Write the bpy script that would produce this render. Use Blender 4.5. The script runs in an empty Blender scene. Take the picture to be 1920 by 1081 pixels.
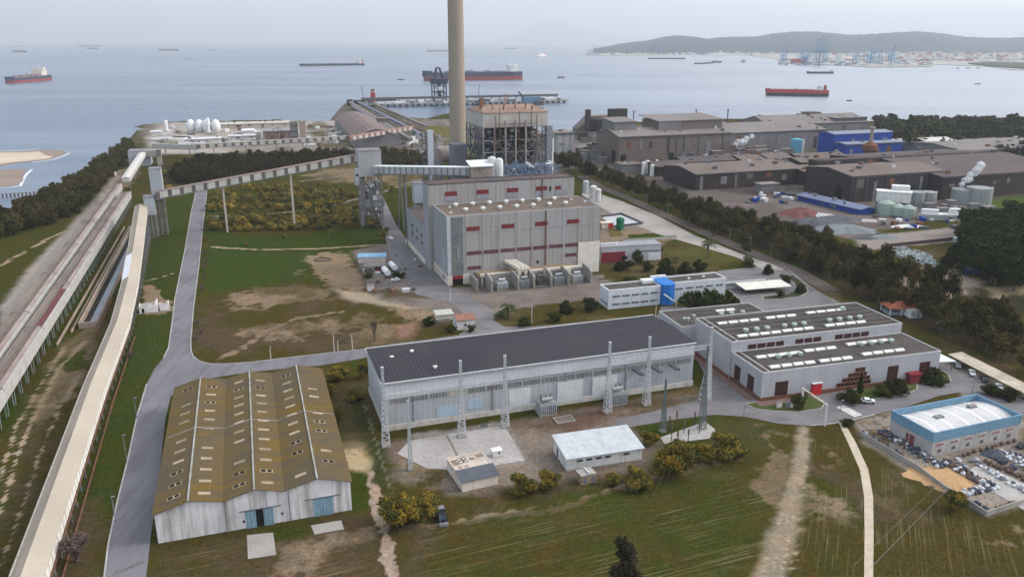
import bpy, bmesh, math, random
import numpy as np
from math import radians as R, sin, cos, pi, hypot, atan2
random.seed(7)
SC = bpy.context.scene
COL = SC.collection

# ------------------------------------------------------------------ camera
F_PX, CAM_H, PITCH = 1500.0, 110.0, R(17.17)
cd = bpy.data.cameras.new('camera'); cam = bpy.data.objects.new('camera', cd); COL.objects.link(cam)
cam.location = (0, 0, CAM_H); cam.rotation_euler = (R(90) - PITCH, 0, 0)
cd.sensor_width = 36.0; cd.lens = 36.0 * F_PX / 1920.0; cd.clip_start = 1.0; cd.clip_end = 150000.0
SC.camera = cam

# ------------------------------------------------------------------ sky, sun, exposure
SUN_EL, SUN_AZ = 34.0, 84.0          # azimuth: degrees clockwise from +Y (towards the right of the view)
SC.view_settings.view_transform = 'Standard'; SC.view_settings.look = 'None'
SC.view_settings.gamma = 1.0; SC.view_settings.exposure = 0.5; SC.view_settings.use_curve_mapping = False
W = bpy.data.worlds.new('World'); SC.world = W; W.use_nodes = True
wn, wl = W.node_tree.nodes, W.node_tree.links
for n in list(wn): wn.remove(n)
wout = wn.new('ShaderNodeOutputWorld')
sky = wn.new('ShaderNodeTexSky'); sky.sky_type = 'NISHITA'; sky.sun_disc = False
sky.sun_elevation = R(SUN_EL); sky.sun_rotation = R(SUN_AZ); sky.altitude = 100
sky.air_density = 1.0; sky.dust_density = 3.0; sky.ozone_density = 1.5
bg1 = wn.new('ShaderNodeBackground'); bg1.inputs['Strength'].default_value = 0.06
wl.new(sky.outputs[0], bg1.inputs['Color'])
# the thin cloud deck over the whole sky
tcw = wn.new('ShaderNodeTexCoord')
sep = wn.new('ShaderNodeSeparateXYZ'); wl.new(tcw.outputs['Generated'], sep.inputs[0])
mp = wn.new('ShaderNodeMapping'); mp.inputs['Scale'].default_value = (1.2, 1.2, 9.0); wl.new(tcw.outputs['Generated'], mp.inputs[0])
nz = wn.new('ShaderNodeTexNoise'); nz.inputs['Scale'].default_value = 2.2; nz.inputs['Detail'].default_value = 5; nz.inputs['Roughness'].default_value = .55
wl.new(mp.outputs[0], nz.inputs['Vector'])
mr = wn.new('ShaderNodeMapRange'); mr.inputs[1].default_value = -.55; mr.inputs[2].default_value = .65
wl.new(sep.outputs['X'], mr.inputs[0])
rx = wn.new('ShaderNodeValToRGB'); e = rx.color_ramp.elements
e[0].position = 0; e[0].color = (.70, .77, .84, 1); e[1].position = 1; e[1].color = (.80, .765, .76, 1)
wl.new(mr.outputs[0], rx.inputs[0])
nr = wn.new('ShaderNodeMapRange'); nr.inputs[1].default_value = .3; nr.inputs[2].default_value = .72; nr.inputs[3].default_value = .88; nr.inputs[4].default_value = 1.1
wl.new(nz.outputs[0], nr.inputs[0])
vm = wn.new('ShaderNodeVectorMath'); vm.operation = 'SCALE'; wl.new(rx.outputs[0], vm.inputs[0]); wl.new(nr.outputs[0], vm.inputs['Scale'])
def sky_dot(az, el, lo, hi, amt):     # brighter part of the cloud deck towards a direction
    d = wn.new('ShaderNodeVectorMath'); d.operation = 'DOT_PRODUCT'; wl.new(tcw.outputs['Generated'], d.inputs[0]); d.inputs[1].default_value = (sin(R(az)) * cos(R(el)), cos(R(az)) * cos(R(el)), sin(R(el)))
    m_ = wn.new('ShaderNodeMapRange'); m_.interpolation_type = 'SMOOTHSTEP'; m_.inputs[1].default_value = lo; m_.inputs[2].default_value = hi; m_.inputs[3].default_value = 1; m_.inputs[4].default_value = 1 + amt; wl.new(d.outputs['Value'], m_.inputs[0]); return m_.outputs[0]
for args_ in ((44, 38, .62, 1, 2.6), (170, 25, -.1, .8, .55)):
    v2 = wn.new('ShaderNodeVectorMath'); v2.operation = 'SCALE'; wl.new(vm.outputs[0], v2.inputs[0]); wl.new(sky_dot(*args_), v2.inputs['Scale']); vm = v2
bg2 = wn.new('ShaderNodeBackground'); bg2.inputs['Strength'].default_value = 0.66; wl.new(vm.outputs[0], bg2.inputs['Color'])
ad = wn.new('ShaderNodeAddShader'); wl.new(bg1.outputs[0], ad.inputs[0]); wl.new(bg2.outputs[0], ad.inputs[1])
wl.new(ad.outputs[0], wout.inputs['Surface'])
sd = bpy.data.lights.new('sun', 'SUN'); sd.energy = 1.7; sd.angle = R(11); sd.color = (1, .95, .88)
sun = bpy.data.objects.new('sun', sd); COL.objects.link(sun); sun.location = (300, 200, 400)
sun.rotation_euler = (R(90 - SUN_EL), 0, R(-SUN_AZ) + pi)   # shines from azimuth SUN_AZ
SC.cycles.max_bounces = 5; SC.cycles.diffuse_bounces = 2; SC.cycles.glossy_bounces = 2
SC.cycles.transmission_bounces = 2; SC.cycles.transparent_max_bounces = 8; SC.cycles.volume_bounces = 0
SC.cycles.use_adaptive_sampling = True; SC.cycles.adaptive_threshold = .02

# ------------------------------------------------------------------ survey helpers (site plan measured from the ground up)
def ray(px, py):
    a = (px - 960) / F_PX; b = (540.5 - py) / F_PX
    return (a, cos(PITCH) + b * sin(PITCH), -sin(PITCH) + b * cos(PITCH))
def G(px, py, z=0.0):
    d = ray(px, py); t = (z - CAM_H) / d[2]; return (d[0] * t, d[1] * t)
def GZ(x, y, py):                     # height of the point above (x,y)
    b = (540.5 - py) / F_PX
    s = y / (cos(PITCH) + b * sin(PITCH)); return CAM_H + s * (-sin(PITCH) + b * cos(PITCH))
def GS(px, y, py):                    # x, z of a point at known northing y
    d = ray(px, py); t = y / d[1]; return (d[0] * t, CAM_H + d[2] * t)

# ------------------------------------------------------------------ materials
MATS = {}
def _mix(nt, fac, a, b, blend='MIX'):
    m = nt.nodes.new('ShaderNodeMix'); m.data_type = 'RGBA'; m.blend_type = blend; m.clamp_factor = True
    for s, v in ((0, fac), (6, a), (7, b)):
        if hasattr(v, 'is_linked') or isinstance(v, bpy.types.NodeSocket): nt.links.new(v, m.inputs[s])
        elif s == 0: m.inputs[0].default_value = v
        else: m.inputs[s].default_value = (*v, 1) if len(v) == 3 else v
    return m.outputs[2]
def _noise(nt, vec, scale, detail=4, rough=.6):
    n = nt.nodes.new('ShaderNodeTexNoise'); n.inputs['Scale'].default_value = scale
    n.inputs['Detail'].default_value = detail; n.inputs['Roughness'].default_value = rough
    nt.links.new(vec, n.inputs['Vector']); return n.outputs[0]
def _ramp(nt, v, lo, hi, a=0., b=1.):
    m = nt.nodes.new('ShaderNodeMapRange'); m.clamp = True
    for i, x in ((1, lo), (2, hi), (3, a), (4, b)): m.inputs[i].default_value = x
    nt.links.new(v, m.inputs[0]); return m.outputs[0]
def _map(nt, vec, scale=(1, 1, 1), rot=(0, 0, 0)):
    m = nt.nodes.new('ShaderNodeMapping'); m.inputs['Scale'].default_value = scale; m.inputs['Rotation'].default_value = rot
    nt.links.new(vec, m.inputs[0]); return m.outputs[0]
def mat(name, c, c2=None, scale=.25, rough=.85, metal=0., rib=None, rib_dark=.75, rib_axis='xy', stain=None, stain_amt=.5, stain_lo=.5,
        stretch=(1, 1, .12), fine=.25, bump=.0, spec=.07, rnd=0., seam=None):
    """procedural surface: base colour, broad tone change c2, run-down stains, ribs of the sheeting, fine grain"""
    if name in MATS: return MATS[name]
    m = bpy.data.materials.new(name); m.use_nodes = True; nt = m.node_tree
    p = nt.nodes['Principled BSDF']; p.inputs['Roughness'].default_value = rough; p.inputs['Metallic'].default_value = metal
    p.inputs['Specular IOR Level'].default_value = spec
    tc = nt.nodes.new('ShaderNodeTexCoord'); v = tc.outputs['Object']
    if c2 is None: c2 = tuple(x * .8 for x in c)
    out = _mix(nt, _ramp(nt, _noise(nt, v, scale), .35, .65), c, c2)
    if stain:
        out = _mix(nt, _ramp(nt, _noise(nt, _map(nt, v, stretch), .55, 5, .65), stain_lo, stain_lo + .18, 0, stain_amt), out, stain)
    if fine:
        g = _ramp(nt, _noise(nt, v, 2.3, 3, .7), .3, .7, 1 - fine, 1 + fine * .6)
        q = nt.nodes.new('ShaderNodeVectorMath'); q.operation = 'SCALE'; nt.links.new(out, q.inputs[0]); nt.links.new(g, q.inputs['Scale']); out = q.outputs[0]
    hgt = None
    def saw(pitch, axis, duty):
        s = nt.nodes.new('ShaderNodeSeparateXYZ'); nt.links.new(v, s.inputs[0])
        if axis == 'xy':
            a = nt.nodes.new('ShaderNodeMath'); a.operation = 'ADD'; nt.links.new(s.outputs[0], a.inputs[0]); nt.links.new(s.outputs[1], a.inputs[1]); a = a.outputs[0]
        else: a = s.outputs['xyz'.index(axis)]
        d = nt.nodes.new('ShaderNodeMath'); d.operation = 'DIVIDE'; nt.links.new(a, d.inputs[0]); d.inputs[1].default_value = pitch
        fr = nt.nodes.new('ShaderNodeMath'); fr.operation = 'FRACT'; nt.links.new(d.outputs[0], fr.inputs[0])
        c_ = nt.nodes.new('ShaderNodeMath'); c_.operation = 'LESS_THAN'; nt.links.new(fr.outputs[0], c_.inputs[0]); c_.inputs[1].default_value = duty
        return c_.outputs[0]
    if rib:
        h = saw(rib, rib_axis, .35); hgt = h
        out = _mix(nt, h, out, _mix(nt, 1.0, out, (rib_dark,) * 3, 'MULTIPLY'))
    if seam:
        h2 = saw(seam[0], seam[1], seam[2])
        out = _mix(nt, h2, out, _mix(nt, 1.0, out, (seam[3],) * 3, 'MULTIPLY'))
    if rnd:
        oi = nt.nodes.new('ShaderNodeObjectInfo'); g = _ramp(nt, oi.outputs['Random'], 0, 1, 1 - rnd, 1 + rnd)
        q = nt.nodes.new('ShaderNodeVectorMath'); q.operation = 'SCALE'; nt.links.new(out, q.inputs[0]); nt.links.new(g, q.inputs['Scale']); out = q.outputs[0]
    nt.links.new(out, p.inputs['Base Color'])
    if bump:
        b = nt.nodes.new('ShaderNodeBump'); b.inputs['Strength'].default_value = bump; b.inputs['Distance'].default_value = .3
        nt.links.new(hgt if hgt else _noise(nt, v, 1.5, 4, .7), b.inputs['Height']); nt.links.new(b.outputs[0], p.inputs['Normal'])
    MATS[name] = m; return m

# ------------------------------------------------------------------ mesh builder
class MB:
    def __init__(s): s.v = []; s.f = []; s.m = []
    def face(s, pts, mi=0):
        n = len(s.v); s.v += [tuple(p) for p in pts]; s.f.append(tuple(range(n, n + len(pts)))); s.m.append(mi)
    def box(s, x0, x1, y0, y1, z0, z1, mi=0):
        n = len(s.v); s.v += [(x, y, z) for z in (z0, z1) for x, y in ((x0, y0), (x1, y0), (x1, y1), (x0, y1))]
        for q in ((0, 3, 2, 1), (4, 5, 6, 7), (0, 1, 5, 4), (1, 2, 6, 5), (2, 3, 7, 6), (3, 0, 4, 7)):
            s.f.append(tuple(n + i for i in q)); s.m.append(mi)
        return s
    def cbox(s, x, y, z, dx, dy, dz, a=0., mi=0):          # centred in x,y, standing on z, turned by a
        n = len(s.v); ca, sa = cos(a), sin(a)
        for zz in (z, z + dz):
            for u, w in ((-dx / 2, -dy / 2), (dx / 2, -dy / 2), (dx / 2, dy / 2), (-dx / 2, dy / 2)):
                s.v.append((x + u * ca - w * sa, y + u * sa + w * ca, zz))
        for q in ((0, 3, 2, 1), (4, 5, 6, 7), (0, 1, 5, 4), (1, 2, 6, 5), (2, 3, 7, 6), (3, 0, 4, 7)):
            s.f.append(tuple(n + i for i in q)); s.m.append(mi)
        return s
    def prism(s, poly, z0, z1, mi=0, top=True, bottom=True, mt=None):
        n = len(s.v); k = len(poly); s.v += [(x, y, z0) for x, y in poly] + [(x, y, z1) for x, y in poly]
        for i in range(k): s.f.append((n + i, n + (i + 1) % k, n + k + (i + 1) % k, n + k + i)); s.m.append(mi)
        if top: s.f.append(tuple(n + k + i for i in range(k))); s.m.append(mi if mt is None else mt)
        if bottom: s.f.append(tuple(n + k - 1 - i for i in range(k))); s.m.append(mi)
        return s
    def extr(s, prof, axis, a0, a1, mi=0, caps=True):        # profile of (u,z) swept along 'y' (u=x) or 'x' (u=y)
        n = len(s.v); k = len(prof)
        for a in (a0, a1):
            s.v += [((u, a, z) if axis == 'y' else (a, u, z)) for u, z in prof]
        for i in range(k): s.f.append((n + i, n + (i + 1) % k, n + k + (i + 1) % k, n + k + i)); s.m.append(mi)
        if caps: s.f.append(tuple(n + i for i in range(k))); s.f.append(tuple(n + 2 * k - 1 - i for i in range(k))); s.m += [mi, mi]
        return s
    def slab(s, quad, t, mi=0):                              # sloping quad given by 4 points, thickened downwards
        n = len(s.v); s.v += [tuple(p) for p in quad] + [(p[0], p[1], p[2] - t) for p in quad]
        for q in ((0, 1, 2, 3), (7, 6, 5, 4), (0, 4, 5, 1), (1, 5, 6, 2), (2, 6, 7, 3), (3, 7, 4, 0)):
            s.f.append(tuple(n + i for i in q)); s.m.append(mi)
        return s
    def beam(s, p, q, w, h=None, mi=0):
        h = h or w; p = np.array(p, float); q = np.array(q, float); d = q - p; L = np.linalg.norm(d)
        if L < 1e-6: return s
        d /= L; u = np.cross(d, (0, 0, 1.)) if abs(d[2]) < .95 else np.cross(d, (0, 1., 0)); u /= np.linalg.norm(u); v = np.cross(u, d)
        n = len(s.v)
        for e_ in (p, q):
            for a, b in ((-1, -1), (1, -1), (1, 1), (-1, 1)): s.v.append(tuple(e_ + u * a * w / 2 + v * b * h / 2))
        for f_ in ((0, 3, 2, 1), (4, 5, 6, 7), (0, 1, 5, 4), (1, 2, 6, 5), (2, 3, 7, 6), (3, 0, 4, 7)):
            s.f.append(tuple(n + i for i in f_)); s.m.append(mi)
        return s
    def tube(s, p, q, r0, r1=None, k=10, mi=0, caps=True):
        r1 = r0 if r1 is None else r1; p = np.array(p, float); q = np.array(q, float); d = q - p; L = np.linalg.norm(d); d /= L
        u = np.cross(d, (0, 0, 1.)) if abs(d[2]) < .95 else np.cross(d, (0, 1., 0)); u /= np.linalg.norm(u); v = np.cross(u, d); n = len(s.v)
        for e_, r in ((p, r0), (q, r1)):
            for i in range(k): a = 2 * pi * i / k; s.v.append(tuple(e_ + (u * cos(a) + v * sin(a)) * r))
        for i in range(k): s.f.append((n + i, n + (i + 1) % k, n + k + (i + 1) % k, n + k + i)); s.m.append(mi)
        if caps: s.f.append(tuple(n + i for i in range(k))); s.f.append(tuple(n + 2 * k - 1 - i for i in range(k))); s.m += [mi, mi]
        return s
    def lathe(s, x, y, prof, k=16, mi=0):                    # profile of (r,z)
        n = len(s.v)
        for r, z in prof:
            for i in range(k): a = 2 * pi * i / k; s.v.append((x + r * cos(a), y + r * sin(a), z))
        for j in range(len(prof) - 1):
            for i in range(k):
                a, b = n + j * k + i, n + j * k + (i + 1) % k; s.f.append((a, b, b + k, a + k)); s.m.append(mi)
        s.f.append(tuple(n + (len(prof) - 1) * k + i for i in range(k))); s.m.append(mi); return s
    def path(s, pts, w, h=None, mi=0):
        for a, b in zip(pts, pts[1:]): s.beam(a, b, w, h, mi)
        return s
    def mesh(s, name, mats, smooth=False):
        me = bpy.data.meshes.new(name); me.from_pydata(s.v, [], s.f)
        for m in (mats if isinstance(mats, (list, tuple)) else [mats]): me.materials.append(m)
        if len(set(s.m)) > 1 or (s.m and s.m[0]): me.polygons.foreach_set('material_index', s.m)
        if smooth: me.polygons.foreach_set('use_smooth', [True] * len(s.f))
        bm = bmesh.new(); bm.from_mesh(me); bmesh.ops.recalc_face_normals(bm, faces=bm.faces); bm.to_mesh(me); bm.free()
        me.update(); return me
    def build(s, name, mats, parent=None, loc=(0, 0, 0), rz=0., smooth=False, label=None):
        o = bpy.data.objects.new(name, s.mesh(name, mats, smooth)); COL.objects.link(o)
        o.location = loc; o.rotation_euler = (0, 0, rz)
        if parent: o.parent = parent
        if label: o['label'] = label
        return o

def tag(o, label, cat, group=None):
    o['label'] = label; o['category'] = cat
    if group: o['group'] = group
    return o
def thing(name, label, cat, loc, rz=0., group=None):
    o = bpy.data.objects.new(name, None); COL.objects.link(o)
    o.empty_display_size = 1; o.location = loc if len(loc) == 3 else (*loc, 0); o.rotation_euler = (0, 0, rz)
    return tag(o, label, cat, group)
KIDS = {}
def dup(root, loc, rz=0., label=None, group=None, scale=None):
    if root.name not in KIDS: KIDS[root.name] = [(c, list(c.children)) for c in root.children]
    r = root.copy(); COL.objects.link(r); r.location = loc if len(loc) == 3 else (*loc, 0); r.rotation_euler = (0, 0, rz)
    if scale: r.scale = scale if isinstance(scale, tuple) else (scale,) * 3
    if label: r['label'] = label
    if group: r['group'] = group
    for c, gs in KIDS[root.name]:
        d = c.copy(); COL.objects.link(d); d.parent = r
        for g in gs: h = g.copy(); COL.objects.link(h); h.parent = d
    return r
def struct(o): o['kind'] = 'structure'; return o
def frame(pa, pb, za=0., zb=0.):
    """front edge from survey pixel a to b -> origin, angle, length"""
    a = G(*pa, za); b = G(*pb, zb); return a, atan2(b[1] - a[1], b[0] - a[0]), hypot(b[0] - a[0], b[1] - a[1])
def loc2(o, ang, x, y):              # local -> world
    return (o[0] + x * cos(ang) - y * sin(ang), o[1] + x * sin(ang) + y * cos(ang))
def tolocal(o, ang, p):
    dx, dy = p[0] - o[0], p[1] - o[1]; return (dx * cos(ang) + dy * sin(ang), -dx * sin(ang) + dy * cos(ang))
# ------------------------------------------------------------------ terrain: one sheet, painted with its soils, sea bed off the coast
def resample(a):                      # graded axis from (start, stop, step) runs
    out = []
    for s, e_, st in a: out.append(np.arange(s, e_, st))
    return np.concatenate(out)
xs = resample([(-60000, -3000, 9000), (-3000, -700, 250), (-700, -480, 12), (-480, -320, 4), (-320, -225, 2.6), (-225, 190, 1.15), (190, 420, 2.6), (420, 1100, 9), (1100, 3000, 190), (3000, 60001, 9500)])
ys = resample([(-3000, 60, 500), (60, 140, 8), (140, 260, 1.0), (260, 500, 1.5), (500, 700, 2.6), (700, 1100, 5), (1100, 1700, 12), (1700, 3000, 130), (3000, 70001, 9000)])
X, Y = np.meshgrid(xs, ys); P = np.stack([X.ravel(), Y.ravel()], 1); NV = len(P)
def sdist(poly, P):                   # signed distance, positive inside
    poly = np.array(poly, float); n = len(poly); d = np.full(len(P), 1e18); ins = np.zeros(len(P), bool)
    for i in range(n):
        a = poly[i]; b = poly[(i + 1) % n]; e_ = b - a; w = P - a
        t = np.clip((w @ e_) / max(e_ @ e_, 1e-9), 0, 1); q = w - t[:, None] * e_; d = np.minimum(d, (q * q).sum(1))
        c = ((a[1] > P[:, 1]) != (b[1] > P[:, 1]))
        with np.errstate(divide='ignore', invalid='ignore'):
            xi = (b[0] - a[0]) * (P[:, 1] - a[1]) / (b[1] - a[1]) + a[0]
        ins ^= c & (P[:, 0] < xi)
    d = np.sqrt(d); return np.where(ins, d, -d)
rng = np.random.default_rng(3)
def vnoise(P, scale, seed=0):         # cheap smooth value noise
    r = np.random.default_rng(seed).random((64, 64)); q = P * scale; i = np.floor(q).astype(int); f = q - i; f = f * f * (3 - 2 * f)
    g = lambda a, b: r[(i[:, 0] + a) % 64, (i[:, 1] + b) % 64]
    return (g(0, 0) * (1 - f[:, 0]) + g(1, 0) * f[:, 0]) * (1 - f[:, 1]) + (g(0, 1) * (1 - f[:, 0]) + g(1, 1) * f[:, 0]) * f[:, 1]
near = P[:, 1] < 1700
n1 = vnoise(P, .045, 1); n2 = vnoise(P, .16, 2); n3 = vnoise(P, .5, 5)
nn = .5 * n1 + .3 * n2 + .2 * n3
OLIVE, GREEN, DRY, DIRT, PALE, GRAVEL, ASPH, DARK, PAVE, RUST, BROWN = (
    (.062, .052, .015), (.040, .056, .009), (.098, .080, .042), (.22, .170, .120), (.34, .28, .215), (.20, .18, .165),
    (.16, .155, .16), (.028, .028, .022), (.26, .245, .235), (.13, .075, .06), (.085, .062, .040))
C = np.zeros((NV, 3)); a = np.clip((nn - .35) / .3, 0, 1)[:, None]
C[:] = np.array(OLIVE) * (1 - a) + np.array(GREEN) * a
ROWA = np.zeros(NV); ROWB = np.zeros(NV); DM = np.zeros(NV); DC = np.zeros((NV, 3)); DC[:] = DIRT
def region(px, soft=2., z=0., wob=1.):
    w = np.array([G(x, y, z) for x, y in px]); lo = w.min(0) - soft * 3 - 5; hi = w.max(0) + soft * 3 + 5
    idx = np.where(((P >= lo) & (P <= hi)).all(1))[0]
    if not len(idx): return idx, None
    d = sdist(w, P[idx]); k = idx
    d = d + wob * soft * ((n2[k] - .5) * 2.2 + (n3[k] - .5) * 1.6)
    return idx, np.clip(d / soft * .5 + .5, 0, 1)
def paint(px, col, soft=2., op=1., wob=1., col2=None):
    idx, m = region(px, soft, wob=wob)
    if m is None: return
    m = (m * op)[:, None]; c = np.array(col)[None]
    if col2 is not None: t = np.clip((nn[idx] - .38) / .25, 0, 1)[:, None]; c = c * (1 - t) + np.array(col2)[None] * t
    if col in (DIRT, DRY, PALE) or col2 in (DIRT, PALE): bare_soil(idx, m, c, 1.0 if col in (DIRT, PALE) else .78); return
    DM[idx] *= 1 - m[:, 0]; C[idx] = C[idx] * (1 - m) + c * m
def bare_soil(idx, m, c, k=1.):
    new = m[:, 0] * k; t = np.clip(new / np.maximum(new + DM[idx], 1e-4), 0, 1)[:, None]; DC[idx] = DC[idx] * (1 - t) + c * t; DM[idx] = np.maximum(DM[idx], new)
def strip(px, wid, col, soft=.7, op=1.):          # a line of survey points, width in metres
    w = np.array([G(x, y) for x, y in px]); lo = w.min(0) - wid - 4; hi = w.max(0) + wid + 4
    idx = np.where(((P >= lo) & (P <= hi)).all(1))[0]; d = np.full(len(idx), 1e9)
    for a_, b_ in zip(w, w[1:]):
        e_ = b_ - a_; q = P[idx] - a_; t = np.clip((q @ e_) / (e_ @ e_), 0, 1); d = np.minimum(d, np.hypot(*(q - t[:, None] * e_).T))
    m = np.clip((wid / 2 - d + (n3[idx] - .5) * soft * 1.5) / soft + .5, 0, 1)[:, None] * op
    bare_soil(idx, m, np.array(col)[None])
LAND = [(-900, 520), (-300, 470), (0, 398), (60, 374), (130, 346), (180, 312), (215, 286), (246, 258), (262, 240), (250, 236), (285, 231), (340, 227), (420, 226), (520, 224),
        (620, 227), (632, 210), (652, 190), (690, 191), (728, 207), (765, 219), (800, 222), (838, 213), (880, 206), (905, 236), (1025, 246), (1095, 243),
        (1125, 232), (1300, 222), (1500, 222), (1700, 228), (1920, 218), (2400, 204), (4200, 300), (6000, 900), (3000, 1600), (960, 1900), (-900, 1700), (-3000, 900)]
landw = [G(*p) for p in LAND]
sd_ = sdist(landw, P[near]); Z = np.full(NV, -9.0)
Z[near] = np.clip((sd_ + 1.5) / 6.0, -1, 0) * 7.0
Zs = Z.copy()
# --- site soils, near to far
paint([(0, 1100), (0, 590), (260, 300), (290, 330), (345, 345), (300, 700), (195, 1100)], OLIVE, 4, 1, col2=GREEN)
paint([(0, 545), (0, 430), (240, 300), (230, 340), (80, 480)], GREEN, 3, .8, col2=OLIVE)
paint([(300, 380), (365, 360), (325, 560), (300, 690), (230, 940), (120, 1000), (250, 600), (275, 470)], GREEN, 3, .9, col2=(.038, .055, .016))
paint([(110, 1081), (120, 960), (185, 930), (200, 1000), (180, 1081)], BROWN, 3, .7)
paint([(0, 1000), (60, 760), (130, 650), (190, 610), (210, 640), (150, 800), (60, 1000), (0, 1081)], OLIVE, 4, .9, col2=BROWN)
paint([(60, 770), (110, 650), (185, 600), (195, 650), (140, 740), (70, 790)], DIRT, 2.5, .75, col2=DRY)
paint([(118, 672), (165, 655), (168, 690), (120, 700)], GREEN, 2, .9)
strip([(0, 960), (30, 860), (60, 790), (110, 690), (160, 640)], 1.5, PALE, .8, .8); strip([(0, 900), (30, 800), (70, 730), (120, 650)], 1.5, PALE, .8, .7)
strip([(0, 1060), (40, 960), (75, 850), (110, 770), (150, 700)], 1.5, PALE, .8, .6)
paint([(0, 575), (60, 498), (120, 436), (180, 372), (225, 318), (248, 318), (200, 385), (140, 455), (80, 522), (0, 615)], (.38, .35, .32), 1.4, 1, wob=.4)
paint([(140, 440), (215, 330), (245, 300), (275, 290), (262, 330), (205, 385)], DIRT, 3, .7)
strip([(0, 498), (50, 470), (90, 447), (150, 420)], 2.2, PALE, 1.2, .9)
paint([(265, 535), (290, 530), (305, 560), (322, 566), (330, 575), (300, 592), (258, 590), (270, 560)], DIRT, 1.2, .9)
strip([(262, 530), (300, 520), (325, 512)], 1.6, PALE, .8, .7)
# fields between the road and the power station
paint([(392, 470), (395, 430), (700, 425), (725, 455), (690, 470), (400, 530), (375, 545)], GREEN, 2.5, 1, wob=.6, col2=(.034, .060, .014))
paint([(380, 545), (400, 470), (590, 474), (575, 520), (470, 538), (395, 550)], (.040, .062, .014), 3, 1, wob=.6)
paint([(360, 668), (372, 560), (560, 530), (690, 540), (850, 570), (860, 615), (700, 655), (430, 680)], OLIVE, 4, 1, col2=BROWN)
paint([(575, 480), (600, 470), (660, 478), (700, 530), (860, 575), (850, 600), (760, 600), (700, 570), (620, 540), (575, 520)], (.25, .195, .13), 5, .95, col2=DIRT)
paint([(405, 570), (420, 545), (560, 532), (640, 540), (640, 560), (540, 572), (440, 580)], DIRT, 5, .8, col2=DRY)
paint([(430, 620), (500, 600), (700, 580), (760, 590), (730, 620), (560, 640), (450, 640)], DRY, 6, .75, col2=DIRT)
strip([(405, 675), (450, 655), (500, 620), (560, 595), (640, 585)], 3, DIRT, 2, .85)
paint([(640, 625), (720, 600), (800, 610), (770, 640), (690, 655), (640, 650)], DIRT, 4, .8, col2=DRY)
paint([(735, 610), (775, 605), (785, 625), (750, 632)], (.28, .17, .13), 2, .8)
paint([(390, 415), (385, 350), (470, 340), (600, 330), (720, 345), (730, 420), (560, 440), (395, 440)], OLIVE, 4, 1, col2=GREEN)
strip([(400, 463), (480, 468), (600, 466), (720, 458)], 2.8, PALE, 1, .8)
strip([(392, 406), (480, 403), (560, 396)], 4, GRAVEL, 1.5, .9)
paint([(560, 330), (640, 310), (720, 300), (790, 310), (800, 350), (740, 350), (700, 340), (620, 345)], DRY, 5, .8, col2=DIRT)
strip([(625, 385), (660, 375), (720, 360), (760, 345), (790, 335)], 5, GRAVEL, 2, .9)
strip([(560, 340), (640, 330), (700, 325)], 4, GRAVEL, 2, .8)
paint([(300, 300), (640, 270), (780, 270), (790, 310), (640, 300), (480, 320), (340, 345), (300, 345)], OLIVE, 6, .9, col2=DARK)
paint([(620, 540), (690, 550), (760, 566), (850, 568), (858, 580), (760, 580), (680, 566), (650, 560)], (.36, .31, .24), 2, .9, wob=.5)
# centre bottom
paint([(280, 1100), (290, 1018), (470, 985), (690, 955), (735, 1000), (750, 1100)], BROWN, 3, .9, col2=OLIVE)
paint([(520, 1020), (600, 1000), (700, 985), (720, 1010), (640, 1025), (600, 1081), (500, 1081), (520, 1040)], DIRT, 3, .8, col2=BROWN)
paint([(655, 880), (690, 875), (700, 950), (670, 965), (658, 960)], GREEN, 1.5, 1)
paint([(500, 985), (590, 985), (590, 1000), (510, 1005)], GREEN, 2, .9)
strip([(700, 880), (708, 930), (715, 980), (728, 1030), (735, 1090)], 3.2, (.33, .27, .22), 1.4, .95)
paint([(646, 830), (690, 822), (703, 865), (690, 885), (650, 875)], (.42, .35, .22), .8, 1)
paint([(640, 720), (690, 700), (700, 760), (700, 820), (650, 830), (625, 760)], BROWN, 3, .8, col2=DRY)
paint([(648, 735), (670, 722), (740, 930), (722, 940)], (.045, .055, .02), 1.2, .9)
strip([(684, 758), (712, 850), (735, 925)], 1.2, (.12, .13, .08), .6, .8)
paint([(770, 1100), (790, 990), (960, 960), (1280, 890), (1440, 830), (1500, 900), (1420, 1081), (1400, 1100)], OLIVE, 4, .95, col2=(.046, .056, .012))
paint([(740, 1081), (770, 985), (840, 975), (800, 1040), (790, 1100)], BROWN, 3, .7)
paint([(850, 950), (940, 915), (1230, 880), (1430, 800), (1440, 830), (1300, 880), (1100, 915), (860, 970)], OLIVE, 3, .9, col2=BROWN)
strip([(735, 990), (800, 990), (870, 978), (960, 962), (1060, 950), (1120, 925), (1200, 908), (1300, 880), (1380, 862)], 2.3, DRY, 2, .85)
strip([(735, 985), (800, 985), (900, 968), (1060, 940), (1180, 905), (1300, 872), (1380, 852)], .8, PALE, 1, .6)
paint([(1330, 785), (1400, 782), (1450, 800), (1470, 850), (1400, 850), (1330, 810)], (.06, .062, .022), 2, .9)
paint([(1425, 800), (1450, 810), (1480, 870), (1500, 905), (1500, 990), (1450, 960), (1390, 900), (1440, 860)], DIRT, 4, .75, col2=DRY)
paint([(1385, 870), (1500, 900), (1620, 930), (1625, 990), (1500, 980), (1380, 900)], DRY, 5, .8, col2=DIRT)
paint([(1530, 800), (1580, 800), (1620, 900), (1610, 940), (1560, 900), (1520, 880)], OLIVE, 3, .9, col2=BROWN)
paint([(1540, 840), (1590, 840), (1605, 880), (1560, 870)], DIRT, 3, .5)
paint([(1498, 798), (1519, 798), (1512, 870), (1502, 930), (1495, 1000), (1470, 1100), (1404, 1100), (1440, 1000), (1468, 930), (1486, 870)], (.27, .23, .175), .9, .95, wob=.9)
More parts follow.
